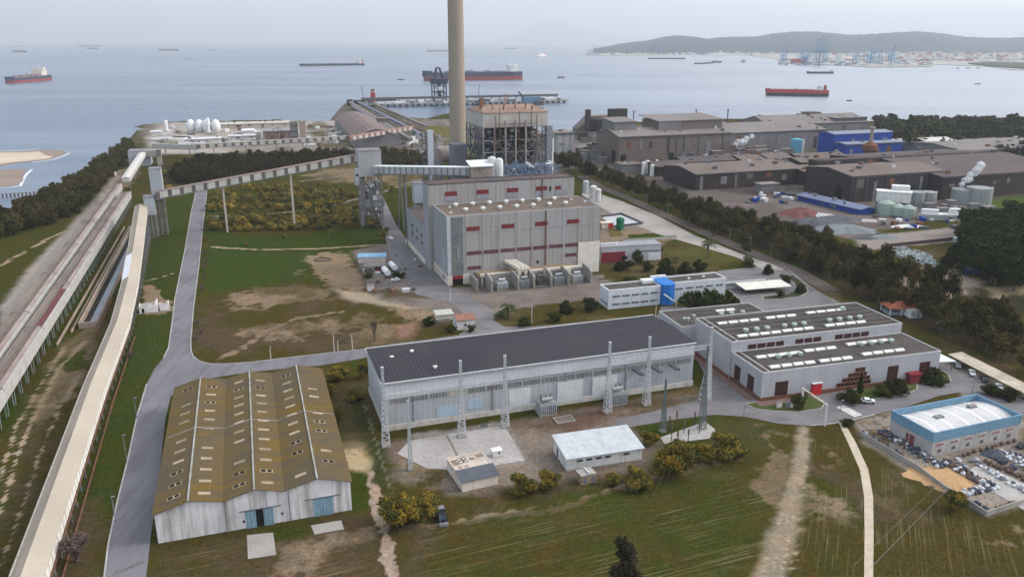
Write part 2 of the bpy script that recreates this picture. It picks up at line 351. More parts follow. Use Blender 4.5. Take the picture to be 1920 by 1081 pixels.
paint([(1640, 860), (1700, 900), (1760, 960), (1920, 1000), (1920, 1100), (1640, 1100)], OLIVE, 4, .8, col2=BROWN)
paint([(1650, 870), (1700, 880), (1750, 960), (1660, 950)], DRY, 5, .7)
paint([(1840, 990), (1920, 970), (1920, 1030), (1860, 1020)], DIRT, 4, .7)
for k in range(9): strip([(1500 + k * 2, 800), (1492 + k * 3, 860), (1478 + k * 4, 925), (1446 + k * 7, 1000), (1412 + k * 10, 1095)], .5, (.42, .36, .27) if k % 2 else (.22, .18, .13), .4, .6)
for q, wt in (([(1385, 880), (1400, 900), (1500, 990), (1400, 1100), (760, 1100), (800, 990)], 'A'), ([(290, 1100), (300, 1010), (700, 985), (730, 1100)], 'A'), ([(850, 960), (1250, 880), (1250, 930), (860, 985)], 'B'),
              ([(1500, 830), (1600, 830), (1625, 1100), (1480, 1100)], 'B'), ([(1640, 860), (1920, 1000), (1920, 1100), (1640, 1100)], 'B')):
    idx, m = region(q, 3)
    if m is not None:
        T = ROWA if wt == 'A' else ROWB; T[idx] = np.maximum(T[idx], m)
# yards round the halls
paint([(720, 830), (1300, 728), (1330, 745), (1180, 800), (1240, 830), (1200, 885), (1060, 900), (860, 930), (745, 900)], (.21, .18, .155), 2, 1, wob=.6, col2=(.15, .12, .10))
paint([(745, 850), (800, 830), (850, 880), (850, 925), (770, 925)], OLIVE, 3, .85, col2=DIRT)
paint([(765, 812), (950, 790), (985, 868), (870, 880), (800, 860)], PAVE, 1, .95, col2=(.25, .235, .22))
paint([(955, 790), (1150, 760), (1200, 775), (1030, 820), (990, 810)], BROWN, 3, .85, col2=RUST)
paint([(1140, 760), (1300, 725), (1325, 742), (1200, 770)], (.11, .085, .05), 2, .9, col2=DRY)
paint([(1600, 790), (1680, 770), (1730, 850), (1920, 790), (1920, 945), (1850, 968), (1620, 830)], (.28, .25, .22), 1.5, 1, wob=.4, col2=(.24, .21, .19))
paint([(1720, 870), (1800, 880), (1830, 910), (1790, 930), (1740, 890)], (.36, .25, .15), 1.5, .9)
paint([(1590, 790), (1670, 775), (1690, 812), (1660, 830)], DRY, 2, .7)
# front of the turbine hall and gardens
paint([(660, 470), (765, 450), (845, 540), (1140, 512), (1160, 560), (1000, 590), (900, 600), (700, 560)], (.20, .18, .17), 2, 1, wob=.4, col2=(.155, .135, .125))
paint([(925, 600), (935, 585), (1000, 572), (1120, 560), (1130, 590), (1240, 600), (960, 640)], DRY, 1.5, .95, wob=.5, col2=OLIVE)
paint([(1125, 470), (1230, 450), (1330, 455), (1400, 490), (1340, 510), (1120, 525)], DRY, 3, 1, col2=OLIVE)
paint([(1230, 470), (1330, 462), (1395, 488), (1300, 500)], (.085, .085, .028), 3, .9)
paint([(1120, 385), (1190, 400), (1290, 440), (1230, 462), (1120, 470)], GRAVEL, 2, 1, col2=DIRT)
paint([(1175, 440), (1245, 436), (1250, 442), (1180, 447)], GREEN, .8, .9)
paint([(1140, 430), (1160, 430), (1170, 442), (1145, 443)], (.15, .12, .04), 1, .9)
paint([(780, 620), (850, 610), (870, 640), (790, 645)], OLIVE, 2, .9)
paint([(700, 540), (800, 545), (810, 560), (720, 560)], OLIVE, 2, .8)
# right: belt of trees, yards of the steelworks
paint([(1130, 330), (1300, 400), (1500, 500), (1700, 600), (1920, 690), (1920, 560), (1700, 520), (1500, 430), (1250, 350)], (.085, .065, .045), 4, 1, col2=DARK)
paint([(1480, 520), (1560, 545), (1700, 620), (1640, 610), (1540, 560)], (.12, .09, .055), 2, .9)
paint([(1100, 250), (1300, 300), (1300, 330), (1240, 350), (1130, 330), (1060, 290)], (.16, .145, .14), 3, 1)
paint([(1340, 350), (1640, 330), (1920, 380), (1800, 470), (1800, 400), (1700, 420), (1600, 450), (1400, 400)], (.17, .15, .145), 3, 1, col2=(.12, .105, .10))
paint([(1600, 445), (1800, 425), (1810, 450), (1620, 470)], (.27, .245, .23), 1.5, 1)
paint([(1680, 470), (1800, 455), (1810, 490), (1750, 500), (1690, 500)], DRY, 3, .9, col2=OLIVE)
paint([(1690, 500), (1780, 505), (1850, 530), (1780, 560), (1700, 540)], (.33, .28, .24), 3, .9)
paint([(1855, 392), (1860, 365), (1940, 362), (1940, 395)], (.065, .10, .022), 3, 1)
paint([(1880, 500), (1940, 500), (1940, 560), (1890, 540)], (.06, .10, .02), 3, 1)
paint([(1850, 540), (1940, 525), (1940, 545), (1870, 560)], (.36, .30, .2), 1.5, .9)
paint([(1560, 560), (1640, 600), (1780, 680), (1920, 740), (1920, 800), (1760, 720), (1600, 620)], (.27, .245, .23), 2, 1, col2=(.22, .20, .19))
paint([(1700, 610), (1920, 690), (1920, 730), (1800, 680)], DRY, 3, .8, col2=BROWN)
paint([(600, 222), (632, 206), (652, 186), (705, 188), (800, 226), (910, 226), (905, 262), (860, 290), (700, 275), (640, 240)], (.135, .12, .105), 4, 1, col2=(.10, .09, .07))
paint([(1060, 262), (1130, 236), (1500, 226), (1650, 236), (1720, 262), (1940, 296), (1940, 362), (1860, 372), (1700, 330), (1500, 345), (1400, 372), (1320, 372), (1180, 338), (1080, 305)], (.115, .10, .095), 5, 1, col2=(.085, .075, .072))
paint([(1240, 352), (1330, 388), (1400, 402), (1420, 372), (1330, 352)], (.13, .115, .11), 4, 1)
# far left works and quay
paint([(262, 245), (285, 230), (640, 226), (660, 280), (560, 285), (290, 290)], (.30, .285, .27), 4, 1, col2=(.36, .34, .32))
paint([(430, 262), (560, 268), (640, 285), (440, 290)], OLIVE, 6, .6, col2=GRAVEL)
paint([(300, 268), (350, 264), (355, 272), (300, 276)], (.14, .14, .05), 4, .8)
paint([(600, 225), (655, 255), (660, 275), (600, 285), (570, 240)], (.22, .21, .19), 4, .9, col2=OLIVE)
paint([(640, 190), (700, 191), (900, 250), (880, 290), (780, 290), (700, 240)], (.17, .155, .14), 4, 1, col2=(.10, .10, .05))
paint([(780, 225), (850, 235), (860, 262), (800, 250)], (.12, .11, .04), 5, .9)
paint([(900, 240), (1100, 243), (1130, 300), (1030, 330), (900, 300)], (.17, .155, .15), 5, 1)
paint([(180, 312), (246, 256), (275, 240), (285, 232), (300, 235), (262, 262), (200, 325)], (.10, .09, .07), 4, .8)
# --- turn the sheet into a mesh
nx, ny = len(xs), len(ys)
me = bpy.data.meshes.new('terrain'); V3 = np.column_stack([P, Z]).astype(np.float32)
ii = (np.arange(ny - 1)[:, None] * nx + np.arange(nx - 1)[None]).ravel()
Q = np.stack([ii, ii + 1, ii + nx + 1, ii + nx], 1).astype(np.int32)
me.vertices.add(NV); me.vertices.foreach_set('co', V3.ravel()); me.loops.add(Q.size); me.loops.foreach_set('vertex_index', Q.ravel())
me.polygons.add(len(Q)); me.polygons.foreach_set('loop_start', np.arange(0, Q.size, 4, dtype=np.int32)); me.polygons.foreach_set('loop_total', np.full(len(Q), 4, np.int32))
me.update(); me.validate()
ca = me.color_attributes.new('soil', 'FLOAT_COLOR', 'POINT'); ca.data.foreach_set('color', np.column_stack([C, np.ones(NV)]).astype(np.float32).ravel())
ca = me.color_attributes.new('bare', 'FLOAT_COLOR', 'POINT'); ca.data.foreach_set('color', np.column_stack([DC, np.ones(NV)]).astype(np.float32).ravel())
for nm, T in (('rowa', ROWA), ('rowb', ROWB), ('dm', DM)):
    at = me.attributes.new(nm, 'FLOAT', 'POINT'); at.data.foreach_set('value', T.astype(np.float32))
m = bpy.data.materials.new('soil'); m.use_nodes = True; nt = m.node_tree; p = nt.nodes['Principled BSDF']
p.inputs['Roughness'].default_value = 1; p.inputs['Specular IOR Level'].default_value = 0
gp = nt.nodes.new('ShaderNodeNewGeometry').outputs['Position']
att = nt.nodes.new('ShaderNodeAttribute'); att.attribute_name = 'soil'; col = att.outputs['Color']
fine = _noise(nt, gp, .9, 6, .75); mid = _noise(nt, gp, .18, 5, .65)
db = nt.nodes.new('ShaderNodeAttribute'); db.attribute_name = 'bare'; dm = nt.nodes.new('ShaderNodeAttribute'); dm.attribute_name = 'dm'
sm = nt.nodes.new('ShaderNodeMath'); sm.operation = 'MULTIPLY_ADD'; nt.links.new(_noise(nt, gp, .22, 9, .72), sm.inputs[0]); sm.inputs[1].default_value = 1.5; nt.links.new(dm.outputs['Fac'], sm.inputs[2])
t_ = _ramp(nt, sm.outputs[0], 1.12, 1.42); gate = nt.nodes.new('ShaderNodeMath'); gate.operation = 'MULTIPLY'; nt.links.new(t_, gate.inputs[0]); nt.links.new(_ramp(nt, dm.outputs['Fac'], .04, .25), gate.inputs[1])
col = _mix(nt, gate.outputs[0], col, db.outputs['Color'])
col = _mix(nt, _ramp(nt, mid, .42, .68, 0, .55), col, _mix(nt, 1., col, (1.45, 1.12, .85), 'MULTIPLY'))
col = _mix(nt, _ramp(nt, _noise(nt, gp, .45, 6, .8), .50, .62, 0, .6), col, _mix(nt, 1., col, (.62, .66, .60), 'MULTIPLY'))
q = nt.nodes.new('ShaderNodeVectorMath'); q.operation = 'SCALE'; nt.links.new(col, q.inputs[0]); nt.links.new(_ramp(nt, fine, .32, .68, .40, 1.15), q.inputs['Scale']); col = q.outputs[0]
def rows(attr, pa, pb, across, col):
    a_ = G(*pa); b_ = G(*pb); ang = atan2(b_[1] - a_[1], b_[0] - a_[0])
    v = nt.nodes.new('ShaderNodeVectorRotate'); v.rotation_type = 'Z_AXIS'; v.inputs['Angle'].default_value = -ang; nt.links.new(gp, v.inputs['Vector'])
    n = _noise(nt, _map(nt, v.outputs[0], (.035, across, 0)), 1.0, 3, .55)
    n2_ = _noise(nt, gp, .06, 3, .6)
    at_ = nt.nodes.new('ShaderNodeAttribute'); at_.attribute_name = attr
    f = nt.nodes.new('ShaderNodeMath'); f.operation = 'MULTIPLY'; nt.links.new(_ramp(nt, n, .56, .62), f.inputs[0]); nt.links.new(at_.outputs['Fac'], f.inputs[1])
    g = nt.nodes.new('ShaderNodeMath'); g.operation = 'MULTIPLY'; nt.links.new(f.outputs[0], g.inputs[0]); nt.links.new(_ramp(nt, n2_, .40, .6, 0, .45), g.inputs[1])
    return _mix(nt, g.outputs[0], col, (.21, .175, .10))
col = _mix(nt, _ramp(nt, _noise(nt, gp, 2.2, 5, .85), .57, .66, 0, .5), col, _mix(nt, 1., col, (2.1, 1.9, 1.7), 'MULTIPLY'))
col = rows('rowa', (1280, 973), (1377, 950), 2.2, col); col = rows('rowb', (1570, 953), (1563, 1053), 2.2, col)
nt.links.new(col, p.inputs['Base Color'])
b = nt.nodes.new('ShaderNodeBump'); b.inputs['Strength'].default_value = .6; b.inputs['Distance'].default_value = .5; nt.links.new(fine, b.inputs['Height']); nt.links.new(b.outputs[0], p.inputs['Normal'])
me.materials.append(m); gr = bpy.data.objects.new('ground', me); COL.objects.link(gr); struct(gr)

# sea
m = bpy.data.materials.new('sea_water'); m.use_nodes = True; nt = m.node_tree; p = nt.nodes['Principled BSDF']
gp = nt.nodes.new('ShaderNodeNewGeometry').outputs['Position']
sx = nt.nodes.new('ShaderNodeSeparateXYZ'); nt.links.new(gp, sx.inputs[0])
swl = _noise(nt, _map(nt, gp, (.0006, .0040, 1)), 1., 7, .68)
c_ = _mix(nt, _ramp(nt, swl, .4, .6), (.050, .080, .135), (.165, .20, .25))
nt.links.new(c_, p.inputs['Base Color']); p.inputs['Roughness'].default_value = .32; p.inputs['IOR'].default_value = 1.33
nt.links.new(_ramp(nt, swl, .3, .7, .24, .42), p.inputs['Roughness'])
b = nt.nodes.new('ShaderNodeBump'); b.inputs['Strength'].default_value = .5; b.inputs['Distance'].default_value = .35
nt.links.new(_noise(nt, _map(nt, gp, (.05, .12, 1)), 1., 6, .65), b.inputs['Height']); nt.links.new(b.outputs[0], p.inputs['Normal'])
s = MB(); s.face([(-70000, -200, -.6), (70000, -200, -.6), (70000, 75000, -.6), (-70000, 75000, -.6)])
struct(s.build('sea', m))

# sand bars showing in the shallows, and the wet sand round them
def sheet(px, z, m, name, h=None, smooth_n=0):
    w = [G(x, y, z) for x, y in px]; s = MB(); s.prism(w, z - 1.2 if h is None else z - h, z, bottom=False); return s.build(name, m)
sandm = mat('pale_sand', (.50, .43, .33), (.42, .35, .27), .03, .95, fine=.15)
wet = mat('wet_sand', (.20, .155, .12), (.24, .19, .15), .03, .6, fine=.12)
struct(sheet([(-80, 282), (0, 284), (40, 284), (70, 281), (100, 280), (118, 283), (125, 286), (113, 292), (90, 299), (55, 303), (20, 307), (0, 311), (-80, 318)], -.45, wet, 'sand_bar', .6))
struct(sheet([(-80, 284), (0, 286), (40, 286), (75, 284), (85, 291), (100, 294), (85, 298), (55, 301), (20, 304), (0, 307), (-80, 313)], -.2, sandm, 'sand_bar', .6))
struct(sheet([(-80, 320), (0, 318), (52, 316), (42, 325), (44, 338), (35, 345), (15, 349), (0, 350), (-80, 356)], -.4, wet, 'sand_bar', .6))

# paved roads: sheets laid on the ground, kerbs at their edges
asph = mat('asphalt', (.175, .172, .19), (.145, .14, .155), .05, .92, fine=.22, stain=(.10, .097, .105), stain_amt=.6, stretch=(.5, .1, 1), stain_lo=.47)
asph2 = mat('old_asphalt', (.18, .172, .178), (.14, .132, .138), .06, .95, fine=.15, stain=(.10, .095, .095), stain_amt=.6, stretch=(.15, .4, 1), stain_lo=.47)
conc = mat('concrete_paving', (.32, .30, .275), (.26, .24, .22), .1, .95, fine=.18)
kerbm = mat('kerb_concrete', (.40, .39, .37), (.30, .29, .28), .3, .9)
FZ = [0]
def fan(px, z, m, name, smooth=True):
    FZ[0] += 1; z += .006 * FZ[0]
    w = [G(x, y, 0) for x, y in px]; bm = bmesh.new(); vs = [bm.verts.new((x, y, z)) for x, y in w]; bm.faces.new(vs)
    bmesh.ops.triangulate(bm, faces=bm.faces); bmesh.ops.recalc_face_normals(bm, faces=bm.faces)
    if bm.faces[:] and bm.faces[:][0].normal.z < 0: bmesh.ops.reverse_faces(bm, faces=bm.faces)
    me = bpy.data.meshes.new(name); bm.to_mesh(me); bm.free(); me.materials.append(m)
    o = bpy.data.objects.new(name, me); COL.objects.link(o); return struct(o)
def kerb(px, w=.35, h=.14, name='kerb', m=None):
    s = MB(); pts = [(*G(x, y), .07) for x, y in px]; s.path(pts, w, h + .1); return struct(s.build(name, m or kerbm))
fan([(193, 1100), (203, 1020), (220, 940), (240, 860), (257, 780), (275, 720), (290, 690), (307, 670), (316, 652), (322, 610), (328, 560), (347, 467), (358, 400), (367, 360), (378, 330), (396, 322),
     (390, 345), (388, 360), (380, 427), (373, 500), (363, 577), (358, 637), (358, 655), (362, 668), (374, 677), (393, 682), (425, 682), (470, 679), (560, 668), (640, 659), (700, 652), (780, 642), (800, 655), (700, 668), (600, 685), (540, 690), (480, 696), (430, 703),
     (370, 713), (320, 742), (310, 787), (293, 937), (283, 1003), (272, 1100)], .05, asph, 'road')
kerb([(393, 682), (374, 677), (362, 668), (358, 655), (358, 637), (363, 577), (373, 500), (380, 427), (388, 360)]); kerb([(307, 670), (316, 652), (322, 610), (328, 560), (347, 467), (358, 400), (367, 360)])
kerb([(193, 1100), (203, 1020), (220, 940), (240, 860), (257, 780), (275, 720)]); kerb([(393, 682), (425, 682), (470, 679), (560, 668), (640, 659), (690, 654)])
# avenue behind the dark roofed hall and up to the power station
fan([(690, 690), (700, 650), (860, 628), (880, 612), (870, 590), (845, 566), (780, 552), (760, 520), (730, 480), (722, 440), (700, 380), (720, 372), (742, 420), (765, 452), (846, 538), (885, 560), (925, 583), (925, 600), (945, 612), (1000, 612), (1240, 590), (1250, 640), (1000, 640)], .05, asph2, 'road')
fan([(1150, 806), (1155, 786), (1230, 770), (1300, 752), (1330, 742), (1320, 700), (1290, 640), (1230, 600), (1240, 575), (1340, 575), (1400, 590), (1385, 560), (1340, 520), (1345, 508), (1430, 498), (1470, 500), (1530, 545), (1600, 585), (1680, 632), (1760, 680), (1850, 720), (1930, 755), (1930, 790),
     (1860, 750), (1800, 735), (1760, 742), (1700, 762), (1640, 777), (1600, 787), (1560, 794), (1520, 798), (1460, 794), (1400, 781), (1340, 777), (1260, 787)], .05, asph2, 'road')
fan([(1100, 350), (1125, 364), (1160, 375), (1230, 403), (1300, 440), (1400, 480), (1480, 505), (1440, 508), (1380, 482), (1300, 458), (1230, 438), (1170, 412), (1125, 388), (1090, 365)], .05, conc, 'road')
kerb([(1340, 520), (1385, 560), (1410, 590)]); kerb([(1470, 500), (1530, 545), (1600, 585), (1680, 632), (1760, 680)]); kerb([(1520, 798), (1560, 794), (1600, 787), (1640, 777)])
fan([(1572, 792), (1583, 792), (1605, 830), (1628, 880), (1637, 930), (1638, 1000), (1637, 1100), (1620, 1100), (1621, 1000), (1620, 930), (1612, 880), (1590, 830)], .06, mat('path_concrete', (.46, .40, .31), (.38, .33, .25), .3, .95, fine=.2), 'path')
fan([(463, 1003), (512, 998), (518, 1040), (465, 1048)], .08, conc, 'loading_apron'); fan([(583, 985), (640, 975), (645, 992), (590, 1002)], .08, conc, 'loading_apron')
fan([(768, 826), (835, 815), (868, 882), (800, 878), (745, 850)], .05, mat('yard_slab', (.36, .345, .33), (.29, .275, .26), .12, .95, stain=(.2, .19, .18), stain_amt=.5), 'yard_slab')
fan([(838, 814), (945, 797), (985, 864), (874, 880)], .05, MATS['yard_slab'], 'yard_slab')
fan([(1650, 812), (1668, 800), (1752, 862), (1738, 872)], .06, conc, 'apron'); fan([(1238, 820), (1322, 790), (1342, 806), (1330, 822), (1246, 832)], .05, MATS['yard_slab'], 'yard_slab')
# grass islands in the paving
grassm = mat('island_grass', (.05, .085, .022), (.085, .085, .03), .25, 1, fine=.4)
def island(px, z=.14, m=None):
    w = [G(*q) for q in px]; s = MB(); s.prism(w, 0, z, bottom=False); struct(s.build('grass_verge', m or grassm)); kerb(px + [px[0]], .3, .16)
island([(1398, 757), (1450, 748), (1520, 742), (1546, 757), (1540, 766), (1500, 772), (1450, 771), (1415, 766)])
island([(1574, 745), (1590, 733), (1650, 718), (1700, 707), (1718, 716), (1720, 730), (1690, 741), (1640, 748), (1590, 753)])
island([(1725, 703), (1760, 692), (1778, 702), (1783, 714), (1770, 723), (1740, 724)])
island([(1470, 518), (1488, 516), (1512, 535), (1515, 548), (1500, 556), (1470, 560), (1432, 562), (1430, 556), (1470, 552), (1495, 545), (1488, 530)], m=mat('dark_planting', (.03, .042, .02), (.05, .05, .03), .4, 1, fine=.4))
# painted markings
pw = mat('road_paint', (.62, .61, .58), (.45, .44, .42), .8, .8)
s = MB()
a_ = np.array(G(1577, 762)); b_ = np.array(G(1610, 780)); d_ = (b_ - a_) / np.linalg.norm(b_ - a_)
for k in range(9):
    c0 = a_ + (b_ - a_) * k / 8.6; s.cbox(c0[0], c0[1], .09, .75, 3.4, .006, atan2(d_[1], d_[0]) + .08)
struct(s.build('road_marking', pw))
s = MB(); dk = mat('tyre_stripes', (.10, .10, .10), (.15, .15, .15), .5, .9)
a_ = np.array(G(215, 1075)); b_ = np.array(G(270, 1052))
for k in range(9): c0 = a_ + (b_ - a_) * (k + .5) / 9; s.cbox(c0[0], c0[1], .085, .5, 1.0, .006, .9)
struct(s.build('road_marking', dk))

# coast opposite and the mountain beyond
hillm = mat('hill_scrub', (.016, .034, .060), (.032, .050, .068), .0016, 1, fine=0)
def ridge(pts, Yd, depth, name, base=-2, m=hillm, front=.55):
    """hill range: crest heights read along the range, footing in front and behind"""
    xs_ = []; s = MB(); N = 160; px0, px1 = pts[0][0], pts[-1][0]; rnd = random.Random(4); g = []
    for i in range(N + 1):
        px = px0 + (px1 - px0) * i / N
        for (xa, ya), (xb, yb) in zip(pts, pts[1:]):
            if xa <= px <= xb: py = ya + (yb - ya) * (px - xa) / (xb - xa); break
        x, z = GS(px, Yd, py); z += rnd.uniform(-1, 1) * Yd * .00035; colz = []
        for j in range(9):
            t = j / 8; f = sin(min(t / front, 1) * pi / 2) if t <= front else cos((t - front) / (1 - front) * pi / 2)
            colz.append((x * (1 + (t - front) * depth / Yd), Yd + (t - front) * depth, base + (z - base) * max(0, f) * (1 if f > .98 else rnd.uniform(.93, 1.0))))
        g.append(colz)
    for i in range(N):
        for j in range(8): s.face([g[i][j], g[i + 1][j], g[i + 1][j + 1], g[i][j + 1]])
    return struct(s.build(name, m))
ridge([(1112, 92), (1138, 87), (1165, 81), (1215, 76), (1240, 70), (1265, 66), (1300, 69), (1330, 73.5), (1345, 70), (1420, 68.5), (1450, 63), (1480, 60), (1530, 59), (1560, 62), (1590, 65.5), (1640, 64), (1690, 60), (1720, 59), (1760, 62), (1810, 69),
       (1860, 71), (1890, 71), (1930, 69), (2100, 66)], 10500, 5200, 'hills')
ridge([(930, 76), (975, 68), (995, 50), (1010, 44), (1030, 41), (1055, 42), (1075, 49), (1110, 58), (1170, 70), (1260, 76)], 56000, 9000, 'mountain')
s = MB(); w = [G(*q, 1.5) for q in [(1098, 104), (1230, 104), (1300, 103), (1400, 104), (1450, 110), (1480, 119), (1560, 122), (1640, 126), (1745, 125), (1755, 121), (1850, 124), (1900, 131), (2300, 131), (2300, 86), (1380, 86), (1300, 96), (1110, 98)]]
s.prism(w, -3, 1.5, bottom=False); struct(s.build('far_shore', mat('far_shore_ground', (.36, .34, .32), (.22, .22, .20), .002, 1, fine=0)))
s = MB(); w = [G(*q, 4) for q in [(1815, 119), (1850, 116), (1920, 118), (2100, 118), (2100, 131), (1930, 129), (1860, 124)]]
s.prism(w, -1, 6, bottom=False); struct(s.build('far_shore', mat('far_wood', (.045, .055, .045), (.06, .065, .05), .01, 1)))

# air: one closed box round everything, thin even haze
hz = bpy.data.materials.new('haze_air'); hz.use_nodes = True; nt = hz.node_tree
for n in list(nt.nodes): nt.nodes.remove(n)
o_ = nt.nodes.new('ShaderNodeOutputMaterial'); pv = nt.nodes.new('ShaderNodeVolumePrincipled')
pv.inputs['Color'].default_value = (.84, .92, 1, 1); pv.inputs['Density'].default_value = 6.2e-5; pv.inputs['Anisotropy'].default_value = .2
nt.links.new(pv.outputs[0], o_.inputs['Volume'])
s = MB(); s.box(-72000, 72000, -4000, 78000, -10, 1800); h_ = s.build('haze', hz); h_['kind'] = 'stuff'
# ------------------------------------------------------------------ shared finishes
TH = R(18.6)                                  # the works grid
U_ = (cos(TH), sin(TH)); V_ = (-sin(TH), cos(TH))
white = mat('white_paint', (.66, .66, .65), (.55, .55, .55), .3, .8, stain=(.34, .33, .32), stain_amt=.5)
steelw = mat('galvanised_steel', (.50, .52, .54), (.40, .42, .44), .5, .6, metal=.2, fine=.2)
steeld = mat('dark_steel', (.07, .08, .10), (.10, .10, .11), .5, .6, fine=.3)
steelb = mat('blue_steel', (.10, .17, .28), (.14, .20, .28), .4, .6, fine=.3)
steelg = mat('grey_steelwork', (.22, .23, .25), (.15, .15, .17), .3, .7, stain=(.20, .11, .07), stain_amt=.5)
dark = mat('dark_glass', (.025, .028, .035), (.04, .04, .05), .5, .25, spec=.5, fine=.1)
redp = mat('red_panel', (.24, .035, .045), (.18, .03, .04), .4, .7, fine=.2, stain=(.08, .03, .03), stain_amt=.4)
concr = mat('raw_concrete', (.34, .32, .29), (.25, .24, .22), .2, .95, stain=(.16, .15, .13), stain_amt=.6, fine=.2)
creamw = mat('cream_wall', (.64, .58, .51), (.55, .49, .43), .2, .9, stain=(.34, .26, .22), stain_amt=.5)
clay = mat('clay_tiles', (.36, .13, .07), (.28, .10, .06), .6, .9, rib=.5, rib_dark=.8, fine=.35)
gravelroof = mat('gravel_roof', (.088, .078, .070), (.062, .056, .052), .08, 1, fine=.3, stain=(.08, .075, .07), stain_amt=.6, stretch=(.3, .3, 1))
skyl = mat('skylight_plastic', (.62, .62, .58), (.54, .54, .50), .5, .4, fine=.1)
fanm = mat('vent_steel', (.38, .44, .41), (.30, .35, .33), .8, .5, fine=.2)
rusty = mat('rust', (.19, .09, .055), (.13, .07, .05), .4, .95, fine=.35)

def opening(par, side, u, z, w, h, plane=0., name='window', fm=None, pm=None, nx=1, nz=1, bar=.18, label=None, proud=.12):
    """framed opening on a wall: side f (faces -y), b, l (faces -x), r; u is its start along the wall"""
    s, pn = MB(), MB()
    def bx(u0, u1, z0, z1, d0, d1, mi, s=s):
        if side == 'f': s.box(u0, u1, plane - d1, plane - d0, z0, z1, mi)
        elif side == 'b': s.box(u0, u1, plane + d0, plane + d1, z0, z1, mi)
        elif side == 'l': s.box(plane - d1, plane - d0, u0, u1, z0, z1, mi)
        else: s.box(plane + d0, plane + d1, u0, u1, z0, z1, mi)
    bx(u, u + w, z, z + h, -.05, proud * .5, 0, pn)
    if not bar: return pn.build(name, [pm or dark], par, label=label)
    if bar:
        for i in range(nx + 1):
            c = u + (w - bar) * i / nx; bx(c, c + bar, z, z + h, proud * .5 + .002, proud, 0)
        for i in range(nz + 1):
            c = z + (h - bar) * i / nz; bx(u + bar, u + w - bar, c, c + bar, proud * .5 + .004, proud - .004, 0)
    f = s.build(name, fm or steelw, par, label=label); pn.build('pane' if 'window' in name else 'leaf', pm or dark, f); return f
def walls(par, x0, x1, y0, y1, z0, z1, m, name='wall'): return MB().box(x0, x1, y0, y1, z0, z1).build(name, m, par)
def parapet(par, x0, x1, y0, y1, z, h, m, t=.35, name='parapet'):
    s = MB(); s.box(x0 - .03, x1 + .03, y0 - .03, y0 + t, z, z + h); s.box(x0 - .03, x1 + .03, y1 - t, y1 + .03, z, z + h)
    s.box(x0 - .03, x0 + t, y0 + t, y1 - t, z, z + h); s.box(x1 - t, x1 + .03, y0 + t, y1 - t, z, z + h); return s.build(name, m, par)

# ------------------------------------------------------------------ mossy warehouse, near left
o, a, L = frame((297, 1018), (660, 955)); D = 73.
wh = thing('warehouse', 'long old warehouse with three mossy ochre gable roofs and white end walls', 'warehouse', o, a)
moss = mat('mossy_fibre_cement', (.135, .088, .020), (.105, .080, .045), .05, .95, rib=1.1, rib_axis='y', rib_dark=.90, fine=.22, stain=(.085, .070, .055), stain_amt=.8, stretch=(.12, .8, 1), stain_lo=.44)
whw = mat('limewashed_wall', (.66, .65, .65), (.52, .52, .54), .12, .95, stain=(.27, .25, .24), stain_amt=.75, stain_lo=.44, stretch=(1, 1, .1), fine=.15)
bx_ = [0, 7.4, 14.7, 21.9, 28.6, 36.3, L]; bz = [7.6, 9.7, 8.2, 9.9, 8.3, 10.2, 8.0]
s = MB(); prof = [(bx_[0], 0)] + list(zip(bx_, bz)) + [(bx_[-1], 0)]; s.extr(prof, 'y', 0, D); s.build('wall', whw, wh)
for i in range(6):
    s = MB(); x0, x1, z0, z1 = bx_[i] - (.5 if i == 0 else 0), bx_[i + 1] + (.5 if i == 5 else 0), bz[i] - (.14 if i == 0 else 0), bz[i + 1] - (.14 if i == 5 else 0)
    s.slab([(x0, -.5, z0 + .16), (x1, -.5, z1 + .16), (x1, D + .4, z1 + .16), (x0, D + .4, z0 + .16)], .14); s.build('roof', moss, wh)
cap = mat('ridge_capping', (.36, .37, .36), (.20, .20, .18), .3, .9, fine=.25)
for xr, zr in ((7.4, 9.7), (21.9, 9.9), (36.3, 10.2)):
    MB().box(xr - .2, xr + .2, -.6, D + .5, zr + .15, zr + .32).build('ridge_cap', cap, wh)
s = MB()
for i in range(6): s.beam((bx_[i], 38, bz[i] + .22), (bx_[i + 1], 38, bz[i + 1] + .22), .22, .12)
s.build('roof_joint', cap, wh)
pale_sk = mat('old_skylight', (.36, .29, .20), (.24, .19, .13), .3, .8, fine=.2, rnd=.25); holem = mat('roof_hole', (.012, .012, .012), (.02, .02, .02), 1, 1)
HOLES = {(0, 0), (0, 1), (0, 2), (0, 11), (1, 9), (1, 11), (2, 0), (2, 1), (3, 1), (2, 10), (4, 1), (4, 3), (4, 11), (5, 0), (5, 1), (5, 3), (5, 4), (4, 2), (3, 10), (5, 5)}
rr = random.Random(5)
